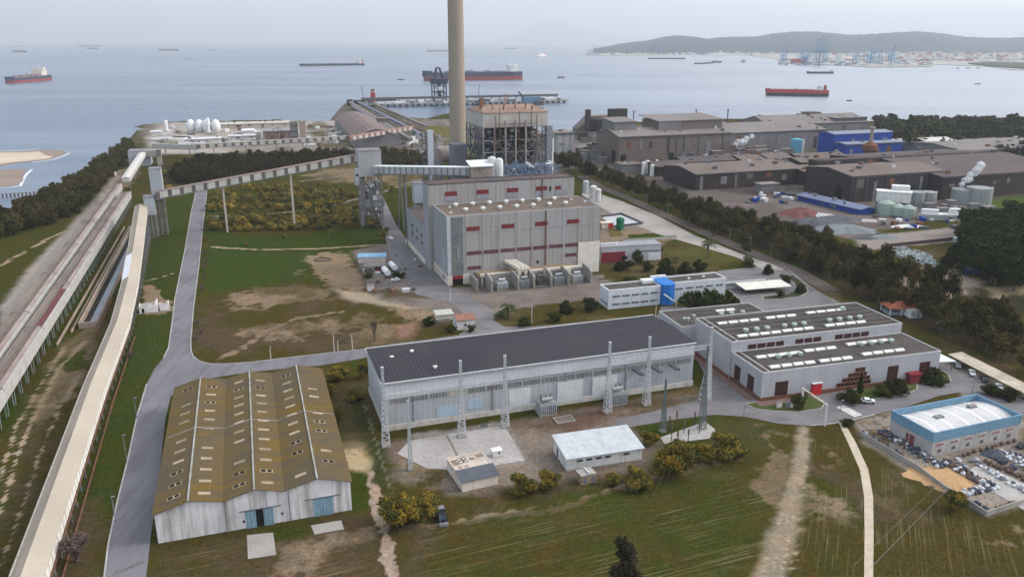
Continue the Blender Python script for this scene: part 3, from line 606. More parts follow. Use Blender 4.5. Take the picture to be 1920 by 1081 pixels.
for i in range(6):
    xm = (bx_[i] + bx_[i + 1]) / 2 + (.3 if i % 2 == 0 else -.3); sl = (bz[i + 1] - bz[i]) / (bx_[i + 1] - bx_[i])
    for k in range(12):
        if (i in (0, 5) and k > 9 and (i, k) not in HOLES) or rr.random() < .04: continue
        yc = 3.2 + k * 5.75 + (0 if i % 2 else .9); zc = bz[i] + (xm - bx_[i]) * sl + .18
        hole = (i, k) in HOLES; w = 1.35; s = MB()
        if hole:
            for dx, bw in ((-.75, .55), (.7, .5)): s.slab([(xm + dx - bw, yc - .55, zc + (dx - bw) * sl + .03), (xm + dx + bw, yc - .55, zc + (dx + bw) * sl + .03), (xm + dx + bw, yc + .6, zc + (dx + bw) * sl + .03), (xm + dx - bw, yc + .6, zc + (dx - bw) * sl + .03)], .03, 1)
            s.slab([(xm - w - .15, yc - .75, zc - (w + .15) * sl), (xm + w + .1, yc - .75, zc + (w + .1) * sl), (xm + w + .1, yc + .75, zc + (w + .1) * sl), (xm - w - .15, yc + .75, zc - (w + .15) * sl)], .04, 0)
            s.build('skylight', [pale_sk, holem], wh, label='broken skylight open to the dark inside')
        else:
            s.slab([(xm - w, yc - .62, zc - w * sl), (xm + w, yc - .62, zc + w * sl), (xm + w, yc + .62, zc + w * sl), (xm - w, yc + .62, zc - w * sl)], .05); s.build('skylight', pale_sk, wh)
doorb = mat('blue_door', (.215, .335, .42), (.17, .27, .34), .5, .8, rib=.8, stain=(.12, .16, .19), stain_amt=.4)
opening(wh, 'f', 21.7, 0, 1.7, 4.6, name='doorway', bar=0, pm=holem, proud=.3)
MB().box(19.4, 21.65, -.32, -.1, 0, 4.6).build('door', doorb, wh); MB().box(23.4, 25.7, -.32, -.1, 0, 4.6).build('door', doorb, wh)
MB().box(35.0, 39.6, -.3, -.1, 0, 4.8).build('door', doorb, wh)
MB().box(18, 27.5, -.45, -.35, 4.65, 4.85).build('door_rail', steeld, wh); MB().box(33, 41.5, -.42, -.32, 4.85, 5.05).build('door_rail', steeld, wh)
for u in (15.1, 29.4): MB().beam((u, -.25, 0), (u, -.25, 8), .25).build('drain_pipe', steelg, wh)
for u, z in ((18.6, 1.6), (27.4, 2.0)): opening(wh, 'f', u, z, .5, .6, bar=0, name='vent_hole', pm=holem)

# ------------------------------------------------------------------ switchgear hall with the dark roof
o, a, L = frame((722, 808), (1297, 722)); D = 29.2; H = 15.0; a_sw, o_sw = a, o
sw = thing('switchgear_hall', 'long grey clad hall with a wide dark ribbed roof and window band', 'industrial hall', o, a)
clad = mat('blue_grey_cladding', (.33, .36, .40), (.39, .40, .42), .07, .75, rib=1.6, rib_dark=.90, stain=(.26, .24, .22), stain_amt=.35, fine=.12)
lightclad = mat('pale_cladding', (.44, .47, .51), (.38, .40, .43), .1, .75, rib=1.6, rib_dark=.94, fine=.12, stain=(.30, .27, .24), stain_amt=.4, stretch=(.1, .1, .6))
droof = mat('dark_sheet_roof', (.040, .039, .049), (.048, .046, .054), .05, .8, rib=1.25, rib_axis='x', rib_dark=.68, fine=.15, bump=.3)
MB().extr([(0, 1.6), (0, 10.9), (D, 10.9), (D, 1.6)], 'x', 0, L).build('wall', clad, sw)
MB().extr([(.0, 10.9), (-.35, 11.1), (.35, H), (D - .3, H), (D, 10.9)], 'x', -.02, L + .02).build('fascia', lightclad, sw)
MB().box(-.25, L + .25, -.25, D + .25, 0, 1.75).build('plinth', mat('pale_plinth', (.56, .54, .50), (.46, .44, .41), .3, .9, stain=(.3, .27, .23), stain_amt=.6), sw)
s = MB(); s.slab([(-.4, .1, H + .15), (L + .4, .1, H + .15), (L + .4, D / 2, H + 1.0), (-.4, D / 2, H + 1.0)], .25); s.slab([(-.4, D / 2, H + 1.0), (L + .4, D / 2, H + 1.0), (L + .4, D + .2, H + .15), (-.4, D + .2, H + .15)], .25)
s.extr([(.3, H - .1), (D / 2, H + .8), (D - .1, H - .1)], 'x', 0, L)
s.build('roof', droof, sw)
s = MB(); s.box(-.5, L + .5, -.35, .12, H - .05, H + .3); s.box(-.5, L + .5, D + .1, D + .55, H - .05, H + .35); s.box(-.55, -.35, .1, D + .2, H - .1, H + .25); s.build('gutter', mat('gutter_metal', (.46, .47, .47), (.38, .39, .39), .5, .6), sw)
wb = mat('window_band_glass', (.10, .105, .115), (.22, .21, .19), .25, .3, spec=.5, fine=.45)
for k in range(17):
    u = 1.8 + k * 5.92; yy = k == 3
    opening(sw, 'f', u, 8.3, 5.5, 1.9, plane=0, fm=clad, pm=mat('boarded_pane', (.42, .40, .28), (.36, .34, .25)) if yy else wb, nx=6, nz=1, bar=.14, label='window with boarded yellowish panes' if yy else None)
for u in (54.5, 66.5): MB().box(u, u + 8.6, -.3, -.05, 1.0, 7.8).build('shutter_door', mat('white_shutter', (.60, .62, .64), (.52, .54, .56), .3, .7, rib=.9, rib_dark=.9), sw)
MB().box(38.5, 45.5, -.26, -.06, 1.8, 7.6).build('shutter_door', MATS['white_shutter'], sw)
lbp = mat('faded_blue_panel', (.38, .50, .60), (.34, .44, .52), .3, .8, rib=1.6, rib_dark=.93)
MB().box(15.8, 22.5, -.1, -.02, 1.9, 5.3).build('panel', lbp, sw, label='faded light blue wall panel'); MB().box(25.5, 29.8, -.1, -.02, 3.2, 6.4).build('panel', lbp, sw, label='faded light blue wall panel')
for u in (8.5, 33, 57, 78): MB().box(u, u + .35, -.2, -.02, 1.75, 10.9).build('drain_pipe', steelg, sw)
for u in (80.5, 87.2, 93.6): MB().slab([(u, -.1, 9.2), (u + 1.5, -.1, 9.2), (u + 3.1, -2.6, 7.9), (u + 1.6, -2.6, 7.9)], .5).build('exhaust_duct', steeld, sw)
for u, v in ((6, 18), (13, 21), (17, 6)): MB().lathe(u, v, [(.5, H + .3), (.5, H + 1.0), (.75, H + 1.1), (.1, H + 1.4)], 10).build('roof_vent', white, sw)

# ------------------------------------------------------------------ workshop complex
o, a, L = frame((1425, 752), (1755, 708)); L = 68.6; a_sh, o_sh = a, o
shp = thing('workshop', 'stepped workshop with flat skylit roofs and dark red gridded windows', 'workshop', o, a)
shw = mat('workshop_cladding', (.40, .41, .44), (.36, .37, .40), .1, .75, rib=1.2, rib_dark=.92, stain=(.30, .28, .27), stain_amt=.35, fine=.1)
redbase = mat('red_brick_base', (.19, .085, .065), (.14, .065, .05), .4, .95, fine=.2)
HL, HT, HA = 9.4, 13.0, 10.2; yT0, yT1, yA1 = 18.6, 43.6, 62.
MB().box(0, L, 0, yT0, .0, HL).build('wall', shw, shp); MB().box(-.5, L - .3, yT0, yT1, 0, HT).build('wall', shw, shp); MB().box(-6, 33, yT1, yA1, 0, HA).build('wall', shw, shp)
for q in ((0, L, 0, yT0, HL), (-.5, L - .3, yT0, yT1, HT), (-6, 33, yT1, yA1, HA)):
    MB().box(q[0] + .3, q[1] - .3, q[2] + .3, q[3] - .3, q[4], q[4] + .25).build('roof', gravelroof, shp); parapet(shp, *q[:4], q[4], .55, mat('parapet_metal', (.47, .47, .48), (.40, .40, .41), .5, .7), .3)
s = MB(); s.box(-.35, L + .3, -.35, -.04, 0, 1.3); s.box(-.35, -.04, -.04, yT0, 0, 1.3); s.box(-.9, -.54, yT0 + .1, yT1, 0, 1.3); s.build('base_course', redbase, shp)
MB().box(-3.2, -.95, 2, 44, 0, .25).build('side_pavement', mat('red_paving', (.21, .13, .11), (.16, .10, .09), .3, .95), shp); MB().box(-2, 10, -3.4, -.4, 0, .22).build('front_pavement', MATS['red_paving'], shp)
rfr = mat('dark_red_frame', (.17, .06, .055), (.12, .045, .04), .5, .8); wgl = mat('workshop_glass', (.016, .013, .016), (.030, .02, .022), .6, .3, spec=.5, fine=.3)
for u in (3.0, ): opening(shp, 'f', 5.1, 1.2, 4.6, 4.9, fm=rfr, pm=wgl, nx=4, nz=4, bar=.15)
for k, u in enumerate((4.3, 12.4)): opening(shp, 'l', u, 1.2, 3.6, 5.3, fm=rfr, pm=wgl, nx=3, nz=4, bar=.15)
for u in (47.8, 60.6): opening(shp, 'f', u, 1.4, 4.2, 5.2, fm=rfr, pm=wgl, nx=4, nz=4, bar=.15)
for u, z, w, h, n in ((28.2, 1.3, 13.4, 1.55, 9), (30.2, 2.85, 10.8, 1.5, 7), (32.4, 4.35, 7.2, 1.5, 5), (34.8, 5.85, 3.9, 1.7, 3)): opening(shp, 'f', u, z, w, h, fm=mat('orange_brick_frame', (.27, .12, .085), (.20, .09, .065), .5, .85), pm=wgl, nx=n, nz=1, bar=.2, label='row of the stepped pyramid of windows')
brd = mat('bright_red', (.52, .03, .04), (.42, .03, .04), .5, .6)
MB().box(18.6, 22.0, -.9, -.04, 0, 4.1).build('door', brd, shp, label='bright red entrance door'); MB().box(18.4, 22.2, -1.2, -.2, 4.12, 4.35).build('door_canopy', white, shp)
MB().box(55.6, 59.6, -2.2, -.04, 0, 3.2).build('porch', mat('dark_red_porch', (.20, .04, .05), (.12, .03, .03)), shp); MB().box(55.3, 60, -2.6, -.04, 3.2, 3.7).build('porch_roof', redp, shp)
for u0, n in ((6.0, 8), (24.5, 6), (40.5, 8)):
    for k in range(n // 2): opening(shp, 'f', u0 + k * 3.6, HL + .75, 3.1, 1.7, plane=yT0, fm=rfr, pm=wgl, nx=2, nz=1, bar=.22)
skm = MB().box(-1.75, 1.75, -1.05, 1.05, 0, .28).extr([(-1.05, .28), (0, .7), (1.05, .28)], 'x', -1.75, 1.75).mesh('skylight', skyl)
fnm = MB().lathe(0, 0, [(.62, 0), (.62, .5), (.95, .55), (.95, 1.25), (.5, 1.45)], 12).mesh('roof_fan', fanm)
def inst(name, me, par, x, y, z, rz=0, sc=1):
    ob = bpy.data.objects.new(name, me); COL.objects.link(ob); ob.parent = par; ob.location = (x, y, z); ob.rotation_euler = (0, 0, rz); ob.scale = (sc,) * 3; return ob
def strip_(x0, y, z, n, fans=(), fy=-1.9):
    MB().box(x0 - 2.2, x0 + (n - 1) * 4.35 + 2.2, y - 1.6, y + 1.6, z, z + .12).build('skylight_kerb', mat('bitumen', (.07, .065, .065), (.10, .09, .085), .5), shp)
    for k in range(n): inst('skylight', skm, shp, x0 + k * 4.35, y, z + .12)
    for f in fans: inst('roof_fan', fnm, shp, f, y + fy, z)
z = HL + .25
strip_(6.3, 3.4, z, 4); strip_(24.9, 3.4, z, 3); strip_(42.3, 4.6, z, 4)
strip_(6.8, 12.0, z, 4, (12, 16.2, 20.3), -2.2); strip_(25.6, 12.6, z, 3); strip_(43.3, 13.8, z, 4, (46, 50, 54.1, 58.2), -2.1)
z = HT + .25
strip_(6.0, yT0 + 4.2, z, 4, (9.5, 13.8, 18.0), 3.4); strip_(23.8, yT0 + 4.6, z, 3, (25.2, 29.2, 33.2), 3.4); strip_(41.6, yT0 + 5.2, z, 4, (44.2, 48.4, 52.8, 57), 3.4)
strip_(6.0, yT0 + 17.6, z, 4); strip_(26., yT0 + 18.2, z, 3); strip_(43.6, yT0 + 19, z, 4, (57.5,), -.2)
z = HA + .25
strip_(16.8, yT1 + 12.5, z, 2, (14.5, 18.8, 23.6), -5.2)
for u, v in ((-1.4, 50), (-.2, 49.4), (3.4, 52)): MB().lathe(u, v, [(.5, z), (.5, z + 1.), (.8, z + 1.1), (.2, z + 1.5)], 10).build('roof_vent', fanm, shp)
s = MB()
for k in range(6): s.box(1.2, L - 1.4, yT0 + 2 + k * 3.9, yT0 + 2.25 + k * 3.9, HT + .26, HT + .5)
for k in range(4): s.box(6, 32, yT1 + 2.5 + k * 3.9, yT1 + 2.75 + k * 3.9, HA + .26, HA + .48)
s.build('roof_duct', mat('dark_duct', (.05, .05, .05), (.09, .085, .08), .4), shp)
s = MB(); s.box(2.6, 2.85, .5, yT0 - .4, HL + .25, HL + .5); s.box(2.2, 2.45, yT0 + .5, yT1 - .4, HT + .25, HT + .5); s.build('roof_edge_rail', mat('pale_metal', (.62, .60, .56)), shp)
# mono-pitch lean-to behind its right end
wp, wa, wL = frame((1700, 640), (1795, 655), 4, 4)
lt = thing('open_shed', 'white low lean-to roof beside the workshop right end', 'shed', loc2(o_sh, a_sh, L + .4, 3), a_sh)
MB().slab([(0, 0, 4.6), (10, 0, 3.8), (10, 34, 3.8), (0, 34, 4.6)], .25).build('roof', mat('white_sheet_roof', (.60, .62, .63), (.52, .54, .55), .2, .8, rib=1.2, rib_axis='y', rib_dark=.95), lt)
s = MB(); [s.box(x, x + .25, y, y + .25, 0, 3.7) for x in (.3, 9.5) for y in (1, 9, 17, 25, 33)]; s.build('post', steelg, lt)
MB().box(.1, .3, 0, 34, 0, 4.3).build('wall', white, lt)

# ------------------------------------------------------------------ blue-banded depot, right
o, a, L = frame((1745, 855), (1920, 808)); L = 32.8; D = 15.; o = G(1744, 856)
bs = thing('depot', 'pale block depot with a blue parapet band and curved white roof', 'depot', o, R(20))
blk = mat('block_wall', (.40, .385, .37), (.34, .33, .32), .3, .9, seam=(5.25, 'x', .04, .7), fine=.12, stain=(.26, .24, .23), stain_amt=.4)
bband = mat('blue_band', (.16, .29, .40), (.14, .25, .35), .2, .6, rib=.8, rib_dark=.95)
MB().box(0, L, 0, D, 0, 4.6).build('wall', blk, bs)
s = MB(); t = .25
for q in ((-.12, L + .12, -.12, t), (-.12, L + .12, D - t, D + .12), (-.12, t, t, D - t), (L - t, L + .12, t, D - t)): s.box(*q, 4.5, 7.4)
s.build('parapet', bband, bs)
s = MB(); N = 10; pr = [(.3 + (D - .6) * i / N, 5.4 + 1.25 * sin(pi * i / N)) for i in range(N + 1)]; s.extr([(.3, 4.7)] + pr + [(D - .3, 4.7)], 'x', .3, L - .3)
s.build('roof', mat('white_metal_roof', (.52, .52, .52), (.46, .46, .46), .15, .6, rib=.9, rib_axis='x', rib_dark=.96), bs)
for k in range(5):
    x = 3.4 + k * (L - 5) / 4.7; s = MB()
    for i in range(N): s.slab([(x, pr[i][0], pr[i][1] + .08), (x + .9, pr[i][0], pr[i][1] + .08), (x + .9, pr[i + 1][0], pr[i + 1][1] + .08), (x, pr[i + 1][0], pr[i + 1][1] + .08)], .1)
    s.build('skylight_strip', mat('clear_strip', (.74, .74, .73), (.68, .68, .67)), bs)
for x, y in ((9, 8), (24, 10)): MB().box(x, x + 2.6, y - .8, y + .8, 6.0, 7.1).build('roof_vent', steelg, bs)
for k in range(6):
    u = 1.5 + k * 5.25; opening(bs, 'f', u, 2.7, 2.7, 1.15, fm=white, pm=mat('red_pane', (.28, .09, .10), (.20, .07, .08)), nx=4, nz=1, bar=.1); opening(bs, 'f', u + .9, .9, 1.1, 1.0, bar=.1, fm=steelg, name='vent_grille', pm=mat('grille', (.14, .10, .09)))
opening(bs, 'l', 6, 0, 1.6, 3.4, name='door', fm=redp, pm=mat('red_door', (.22, .10, .09), (.18, .08, .08)), nx=2)
opening(bs, 'l', 8, 1, .9, 2.2, name='door', fm=redp, pm=MATS['red_door'], nx=1); 

# white store, brick-yellow hut, ruined roof hut, white kiosk
o, a, L = frame((1063, 883), (1203, 862)); D = 11.2
st = thing('store', 'low white rendered store with a pale grey sheet roof and slit windows', 'store', o, a)
MB().extr([(0, 0), (0, 3.9), (D, 4.9), (D, 0)], 'x', 0, L).build('wall', white, st)
MB().slab([(-.5, -.7, 4.0), (L + .5, -.7, 4.0), (L + .5, D + .4, 5.15), (-.5, D + .4, 5.15)], .2).build('roof', mat('pale_ribbed_roof', (.47, .50, .52), (.40, .43, .45), .3, .8, rib=.7, rib_axis='x', rib_dark=.86, fine=.15, seam=(2.4, 'y', .08, .92), stain=(.30, .32, .34), stain_amt=.6, stretch=(1, .3, 1)), st)
for u in (2.7, 5.4, 8.1, 10.8, 16.2): opening(st, 'f', u, 2.3, 1.8, .75, bar=.08)
opening(st, 'l', 7.2, 0, 1.1, 2.8, name='door', bar=.1); MB().box(-.1, L + .1, -.1, -.01, 0, .35).build('plinth', concr, st)
o, a, L = frame((867, 922), (934, 907)); D = 8.6; D2 = 4.4
ht = thing('roofless_hut', 'low cream hut, front half slate roofed, rear half with a stained flat roof', 'hut', o, a)
MB().extr([(0, 0), (0, 2.9), (D2, 3.7), (D2 + .01, 0)], 'x', 0, L).build('wall', creamw, ht); MB().box(-.01, L + .01, D2, D2 + 7.4, 0, 3.3).build('wall', creamw, ht)
MB().slab([(-.3, -.4, 3.0), (L + .3, -.4, 3.0), (L + .3, D2 + .2, 3.85), (-.3, D2 + .2, 3.85)], .15).build('roof', mat('slate_grey', (.10, .115, .13), (.085, .095, .11), .4, .8, rib=.5, rib_axis='x'), ht)
MB().box(-.1, L + .1, D2 + .25, D2 + 7.5, 3.3, 3.42).build('roof', mat('stained_flat_roof', (.50, .44, .38), (.44, .38, .33), .5, .95, stain=(.14, .10, .08), stain_amt=.5, stretch=(.5, .5, 1)), ht)
bl_ = mat('black_bitumen_mark', (.07, .06, .055), (.10, .08, .07), .6)
s = MB()
def ring(cx, cy, r, z): 
    for i in range(12): s.beam((cx + r * cos(i * pi / 6), cy + r * sin(i * pi / 6) * .9, z), (cx + r * cos((i + 1) * pi / 6), cy + r * sin((i + 1) * pi / 6) * .9, z), .22, .04)
ring(2.9, D2 + 4.4, .8, 3.45); ring(2.9, D2 + 5.9, .75, 3.45); ring(4.1, D2 + 4.4, .7, 3.45); ring(4.0, D2 + 5.9, .7, 3.45); s.build('roof_marking', bl_, ht)
s = MB(); s.box(.4, 1.9, D2 + 3.2, D2 + 6.2, 3.43, 3.47); s.box(5.4, 6.8, D2 + 4.3, D2 + 5.6, 3.43, 3.47); s.box(7.4, 9.4, D2 + 4.9, D2 + 6.8, 3.43, 3.47); s.box(1.2, 2.2, D2 + 1.4, D2 + 2.2, 3.43, 3.47); s.box(3, 3.9, D2 + 1.5, D2 + 2.2, 3.43, 3.47); s.build('roof_patch', mat('brown_patch', (.24, .18, .13), (.18, .14, .11), .8), ht)
s = MB(); s.box(-.12, .15, D2, D2 + 7.5, 3.3, 3.75); s.box(L - .15, L + .12, D2, D2 + 7.5, 3.3, 3.6); s.box(0, L, D2 + 7.3, D2 + 7.5, 3.3, 3.7); s.build('parapet', mat('cream_coping', (.62, .54, .47)), ht)
o = G(925, 858); kb = thing('equipment_kiosk', 'small white roofed kiosk with one dark opening on the slab', 'kiosk', o, a)
MB().box(0, 2.6, 0, 1.6, .15, 1.9).build('wall', white, kb); MB().slab([(-.2, -.2, 1.95), (2.8, -.2, 1.95), (2.8, 1.8, 2.2), (-.2, 1.8, 2.2)], .12).build('roof', white, kb); opening(kb, 'f', 1.5, .9, .6, .5, bar=0); MB().box(-.3, 3, -.6, 1.9, 0, .16).build('plinth', conc, kb)
o = G(1090, 909); yh = thing('brick_hut', 'tiny ochre brick hut with two grey doors beside the shrubs', 'hut', o, R(22))
MB().box(0, 4.2, 0, 3.2, 0, 2.5).build('wall', mat('ochre_brick', (.30, .235, .16), (.24, .19, .13), .6, .95, fine=.3, seam=(.5, 'z', .12, .85)), yh); MB().box(-.15, 4.35, -.15, 3.35, 2.5, 2.7).build('roof', concr, yh)
opening(yh, 'f', .6, 0, 1, 2.0, name='door', pm=mat('grey_door', (.13, .15, .19)), fm=concr, bar=.08); opening(yh, 'f', 2.9, 0, 1, 2.0, name='door', pm=MATS['grey_door'], fm=concr, bar=.08)
MB().box(2.2, 2.4, -.3, 3.4, 2.7, 3.1).build('roof_upstand', white, yh)

# red-roofed gate house, white hut, ruined white cottage
def gable_house(name, label, cat, o, a, L, D, h, rise, wm, rm, ridge='x', over=.4, group=None):
    t = thing(name, label, cat, o, a, group)
    if ridge == 'x':
        MB().extr([(0, 0), (0, h), (D / 2, h + rise), (D, h), (D, 0)], 'x', 0, L).build('wall', wm, t)
        k = rise / (D / 2)
        for y0, y1, z0, z1 in ((-over, D / 2, h - over * k, h + rise), (D / 2, D + over, h + rise, h - over * k)):
            MB().slab([(-over, y0, z0 + .2), (L + over, y0, z0 + .2), (L + over, y1, z1 + .2), (-over, y1, z1 + .2)], .18).build('roof', rm, t)
    else:
        MB().extr([(0, 0), (0, h), (L / 2, h + rise), (L, h), (L, 0)], 'y', 0, D).build('wall', wm, t); k = rise / (L / 2)
        for x0, x1, z0, z1 in ((-over, L / 2, h - over * k, h + rise), (L / 2, L + over, h + rise, h - over * k)):
            MB().slab([(x0, -over, z0 + .2), (x1, -over, z1 + .2), (x1, D + over, z1 + .2), (x0, D + over, z0 + .2)], .18).build('roof', rm, t)
    return t
t = gable_house('hut', 'small white hut with faded red tile roof behind the dark roofed hall', 'hut', G(858, 619), R(18), 7.2, 7.5, 4.0, 1.1, white, mat('faded_tiles', (.30, .15, .11), (.24, .12, .09), .5, .9, rib=.5), 'x')
opening(t, 'l', 2.4, 1.3, 1.4, 1.2); opening(t, 'f', 2.6, 1.4, 1.3, 1.2)
o, a, L = frame((1655, 580), (1712, 596)); t = thing('gatehouse', 'gatehouse with orange clay hip roof on an open white porch', 'gatehouse', G(1668, 592), R(2))
MB().box(5.5, 13.5, 1.2, 7.5, 0, 3.2).build('wall', white, t)
s = MB(); zb, zt = 3.2, 5.4; c = [(-.6, -.6, zb), (14.2, -.6, zb), (14.2, 8.6, zb), (-.6, 8.6, zb)]; r0, r1 = (4, 4, zt), (9.6, 4, zt)
s.face([c[0], c[1], r1, r0]); s.face([c[1], c[2], r1]); s.face([c[2], c[3], r0, r1]); s.face([c[3], c[0], r0]); s.face(c[::-1]); s.build('roof', clay, t)
for x, y in ((0, 0), (4.6, 0), (9, 0), (0, 8)): MB().box(x, x + .4, y, y + .4, 0, 3.2).build('post', white, t)
opening(t, 'f', 9.8, 1.1, 1.8, 1.2, plane=1.2); MB().box(0, 4.8, 1, 7, 0, 1.2).build('counter', mat('blue_grey_wall', (.26, .32, .38)), t)
t = thing('cabin', 'plain white boxy cabin beside the orange roofed gatehouse', 'cabin', G(1706, 597), R(8)); MB().box(0, 5.2, 0, 4.6, .1, 3.1).build('wall', white, t); MB().box(-.15, 5.35, -.15, 4.75, 3.1, 3.35).build('roof', white, t); opening(t, 'f', 1, 1.1, 1, .9); opening(t, 'f', 3.2, 0.1, 1, 2.1, name='door', pm=MATS['grey_door'])
o = G(262, 588); t = thing('ruined_cottage', 'roofless whitewashed cottage ruin of two rooms beside the long gallery', 'ruin', o, R(22))
ww = mat('whitewash', (.74, .74, .76), (.62, .60, .60), .4, .95, stain=(.35, .30, .27), stain_amt=.4)
s = MB(); s.box(0, 7.2, 0, .35, 0, 3.4); s.box(0, .35, .35, 5.5, 0, 3.1); s.box(6.85, 7.2, .35, 5.5, 0, 4.2); s.box(0, 7.2, 5.5, 5.85, 0, 2.6); s.box(6.2, 6.85, .35, .7, 3.4, 4.6); s.build('wall', ww, t)
s = MB(); s.box(7.9, 11.6, 1.2, 1.55, 0, 2.9); s.box(11.3, 11.6, 1.55, 5.5, 0, 3.1); s.box(8.8, 9.2, 1.2, 1.5, 2.9, 3.6); s.box(10.6, 11.2, 1.2, 1.5, 2.9, 3.6); s.box(7.9, 8.2, 1.55, 5.5, 0, 2.4); s.build('wall', ww, t)
opening(t, 'f', 1.0, 0, .95, 2.1, name='doorway', bar=0, pm=holem); MB().slab([(.3, .4, 2.6), (6.7, .4, 2.6), (6.7, 5.4, 2.2), (.3, 5.4, 2.2)], .15).build('roof', mat('old_grey_roof', (.24, .24, .22), (.18, .18, .16), .6), t)
MB().box(-1.4, 13.5, -1.0, -.6, 0, .35).build('plinth', concr, t)
t = thing('ruined_shed', 'low ruined concrete enclosure with a pale slab roof left of the red tiled hut', 'ruin', G(800, 606), R(16))
s = MB(); s.box(0, 9.5, 0, .35, 0, 1.3); s.box(0, .35, .35, 6, 0, 1.2); s.build('wall', concr, t); MB().box(4.6, 11.6, 2.0, 8.4, 0, 2.2).build('wall', creamw, t); MB().box(4.3, 11.9, 1.7, 8.7, 2.2, 2.5).build('roof', mat('pale_slab', (.44, .44, .38), (.36, .37, .32), .5), t)

# ------------------------------------------------------------------ offices: white blocks with the blue stair tower
o = G(1140, 580); a = atan2(G(1230, 570)[1] - o[1], G(1230, 570)[0] - o[0]); a = TH - .03
t = thing('office_block', 'two storey white office block with slit windows and a bright blue stair tower', 'office building', o, a)
offw = mat('office_white', (.58, .62, .66), (.52, .56, .60), .2, .8, stain=(.38, .40, .42), stain_amt=.3); H = 8.0
MB().box(0, 24.5, 0, 9.5, 0, H).build('wall', offw, t); MB().box(.4, 24.1, .4, 9.1, H, H + .1).build('roof', gravelroof, t); parapet(t, 0, 24.5, 0, 9.5, H, .7, mat('white_coping', (.68, .70, .72)), .4)
MB().box(31.5, 58, 2.2, 12, 0, H).build('wall', offw, t); MB().box(32, 57.5, 2.6, 11.6, H, H + .1).build('roof', gravelroof, t); parapet(t, 31.5, 58, 2.2, 12, H, .7, MATS['white_coping'], .4)
tb = mat('bright_blue_tower', (.03, .17, .50), (.025, .14, .42), .2, .6)
s = MB(); pl = [(24.5, 1), (25.5, -1.6), (28, -2.4), (30.5, -1.6), (31.5, 1), (31.5, 10), (24.5, 10)]; s.prism(pl, 0, H + 1.2); s.build('stair_tower', tb, t)
MB().prism([(24.3, 9), (31.7, 9), (31.7, 10.3), (24.3, 10.3)], H + 1.2, H + 2.2).build('parapet', MATS['white_coping'], t); MB().box(19, 24.3, 6, 9.6, H + .1, H + 1.5).build('roof_housing', MATS['white_coping'], t)
for k in range(5):
    for z in (1.6, 5.1): opening(t, 'f', 1.8 + k * 4.5, z, 3.6, .95, fm=offw, nx=4, nz=1, bar=.1)
for k in range(5): opening(t, 'f', 33 + k * 5, 5.1, 3.6, .95, plane=2.2, fm=offw, nx=4, nz=1, bar=.1)
for k in range(3): opening(t, 'l', 1 + k * 2.7, 1.6, 2.1, .95, fm=offw, nx=2, nz=1, bar=.1)
s = MB(); s.slab([(24.8, -2.4, 5.5), (25.3, -2.4, 5.5), (30, -5.2, 2.0), (29.5, -5.2, 2.0)], .3); s.box(29.6, 30, -5.3, -5, 0, 2); s.build('stair_rail', white, t)
for x, y in ((42, 7), (50, 8)): MB().cbox(x, y, H + .1, 1, 1, .6).build('roof_vent', white, t)
# long white wall behind the car park
t = thing('wall', 'long white garden wall running right from the offices', 'wall', loc2(o, a, 58, 11), a); MB().box(0, 27, 0, .4, 0, 3.4).build('coping', MATS['white_coping'], t); MB().box(0, 27, -1.2, -.01, 2.4, 2.7).build('canopy', mat('dark_canopy', (.08, .08, .085)), t)
# carports
def carport(o, a, L, D, h, label, m, tilt=.5):
    t = thing('carport', label, 'carport', o, a); MB().slab([(0, 0, h), (L, 0, h), (L, D, h + tilt), (0, D, h + tilt)], .22).build('roof', m, t)
    n = max(2, int(L / 5))
    for k in range(n + 1): MB().box(.3 + k * (L - .8) / n, .5 + k * (L - .8) / n, D * .5, D * .5 + .2, 0, h + .1).build('post', steelg, t)
    return t
q0 = G(1398, 543, 2.7); q1 = G(1485, 536, 2.7); carport(q0, atan2(q1[1] - q0[1], q1[0] - q0[0]), hypot(q1[0] - q0[0], q1[1] - q0[1]), 9.5, 2.7, 'white carport roof in the walled car park beside the dark bush', mat('cream_roof', (.60, .58, .52), (.54, .52, .47), .3, .8))
q0 = G(1778, 663, 2.7); q1 = G(1930, 741, 2.7); aa = atan2(q1[1] - q0[1], q1[0] - q0[0]); LL = hypot(q1[0] - q0[0], q1[1] - q0[1])
carport(q0, aa, LL, 5.6, 2.6, 'long cream carport with cars parked under it at the right edge', mat('cream_old_roof', (.48, .42, .33), (.38, .33, .27), .3, .9, stain=(.24, .20, .17), stain_amt=.6, stretch=(.4, .4, 1)))
# ------------------------------------------------------------------ turbine hall
o_t = G(841, 535); a_t = R(18.5); H = 32.7; L = 77.; D = 28.4
th = thing('turbine_hall', 'tall grey rust-streaked turbine hall with dark red windows and domed roof vents', 'power station hall', o_t, a_t)
rc = mat('rust_streaked_cladding', (.33, .33, .335), (.30, .29, .28), .045, .8, rib=2.1, rib_dark=.93, stain=(.20, .145, .105), stain_amt=.5, stain_lo=.49, stretch=(1, 1, .05), fine=.12)
gc = mat('plain_cladding', (.25, .27, .30), (.29, .30, .32), .05, .75, rib=2.1, rib_dark=.93, fine=.1, stain=(.20, .18, .17), stain_amt=.3)
MB().box(0, L, 0, D, 4.4, H).build('wall', rc, th)
MB().box(-2.2, L - 2, D, 40, 0, 42.8).build('wall', rc, th)
MB().box(-1.5, 76, 40, 89, 0, 20).build('wall', gc, th)
s = MB(); s.box(-.12, -.02, 0, D, 4.5, H + .2); s.box(-2.32, -2.22, D, 40, 4.5, 43); s.build('shaded_side_skin', gc, th)  # left faces skinned darker and bluer, their shade put into the colour
s = MB(); s.box(-.3, 5.9, .0, D, 0, 4.4); s.box(5.9, L, .4, D, 0, 4.38); s.build('wall', creamw, th, label='cream ground storey')
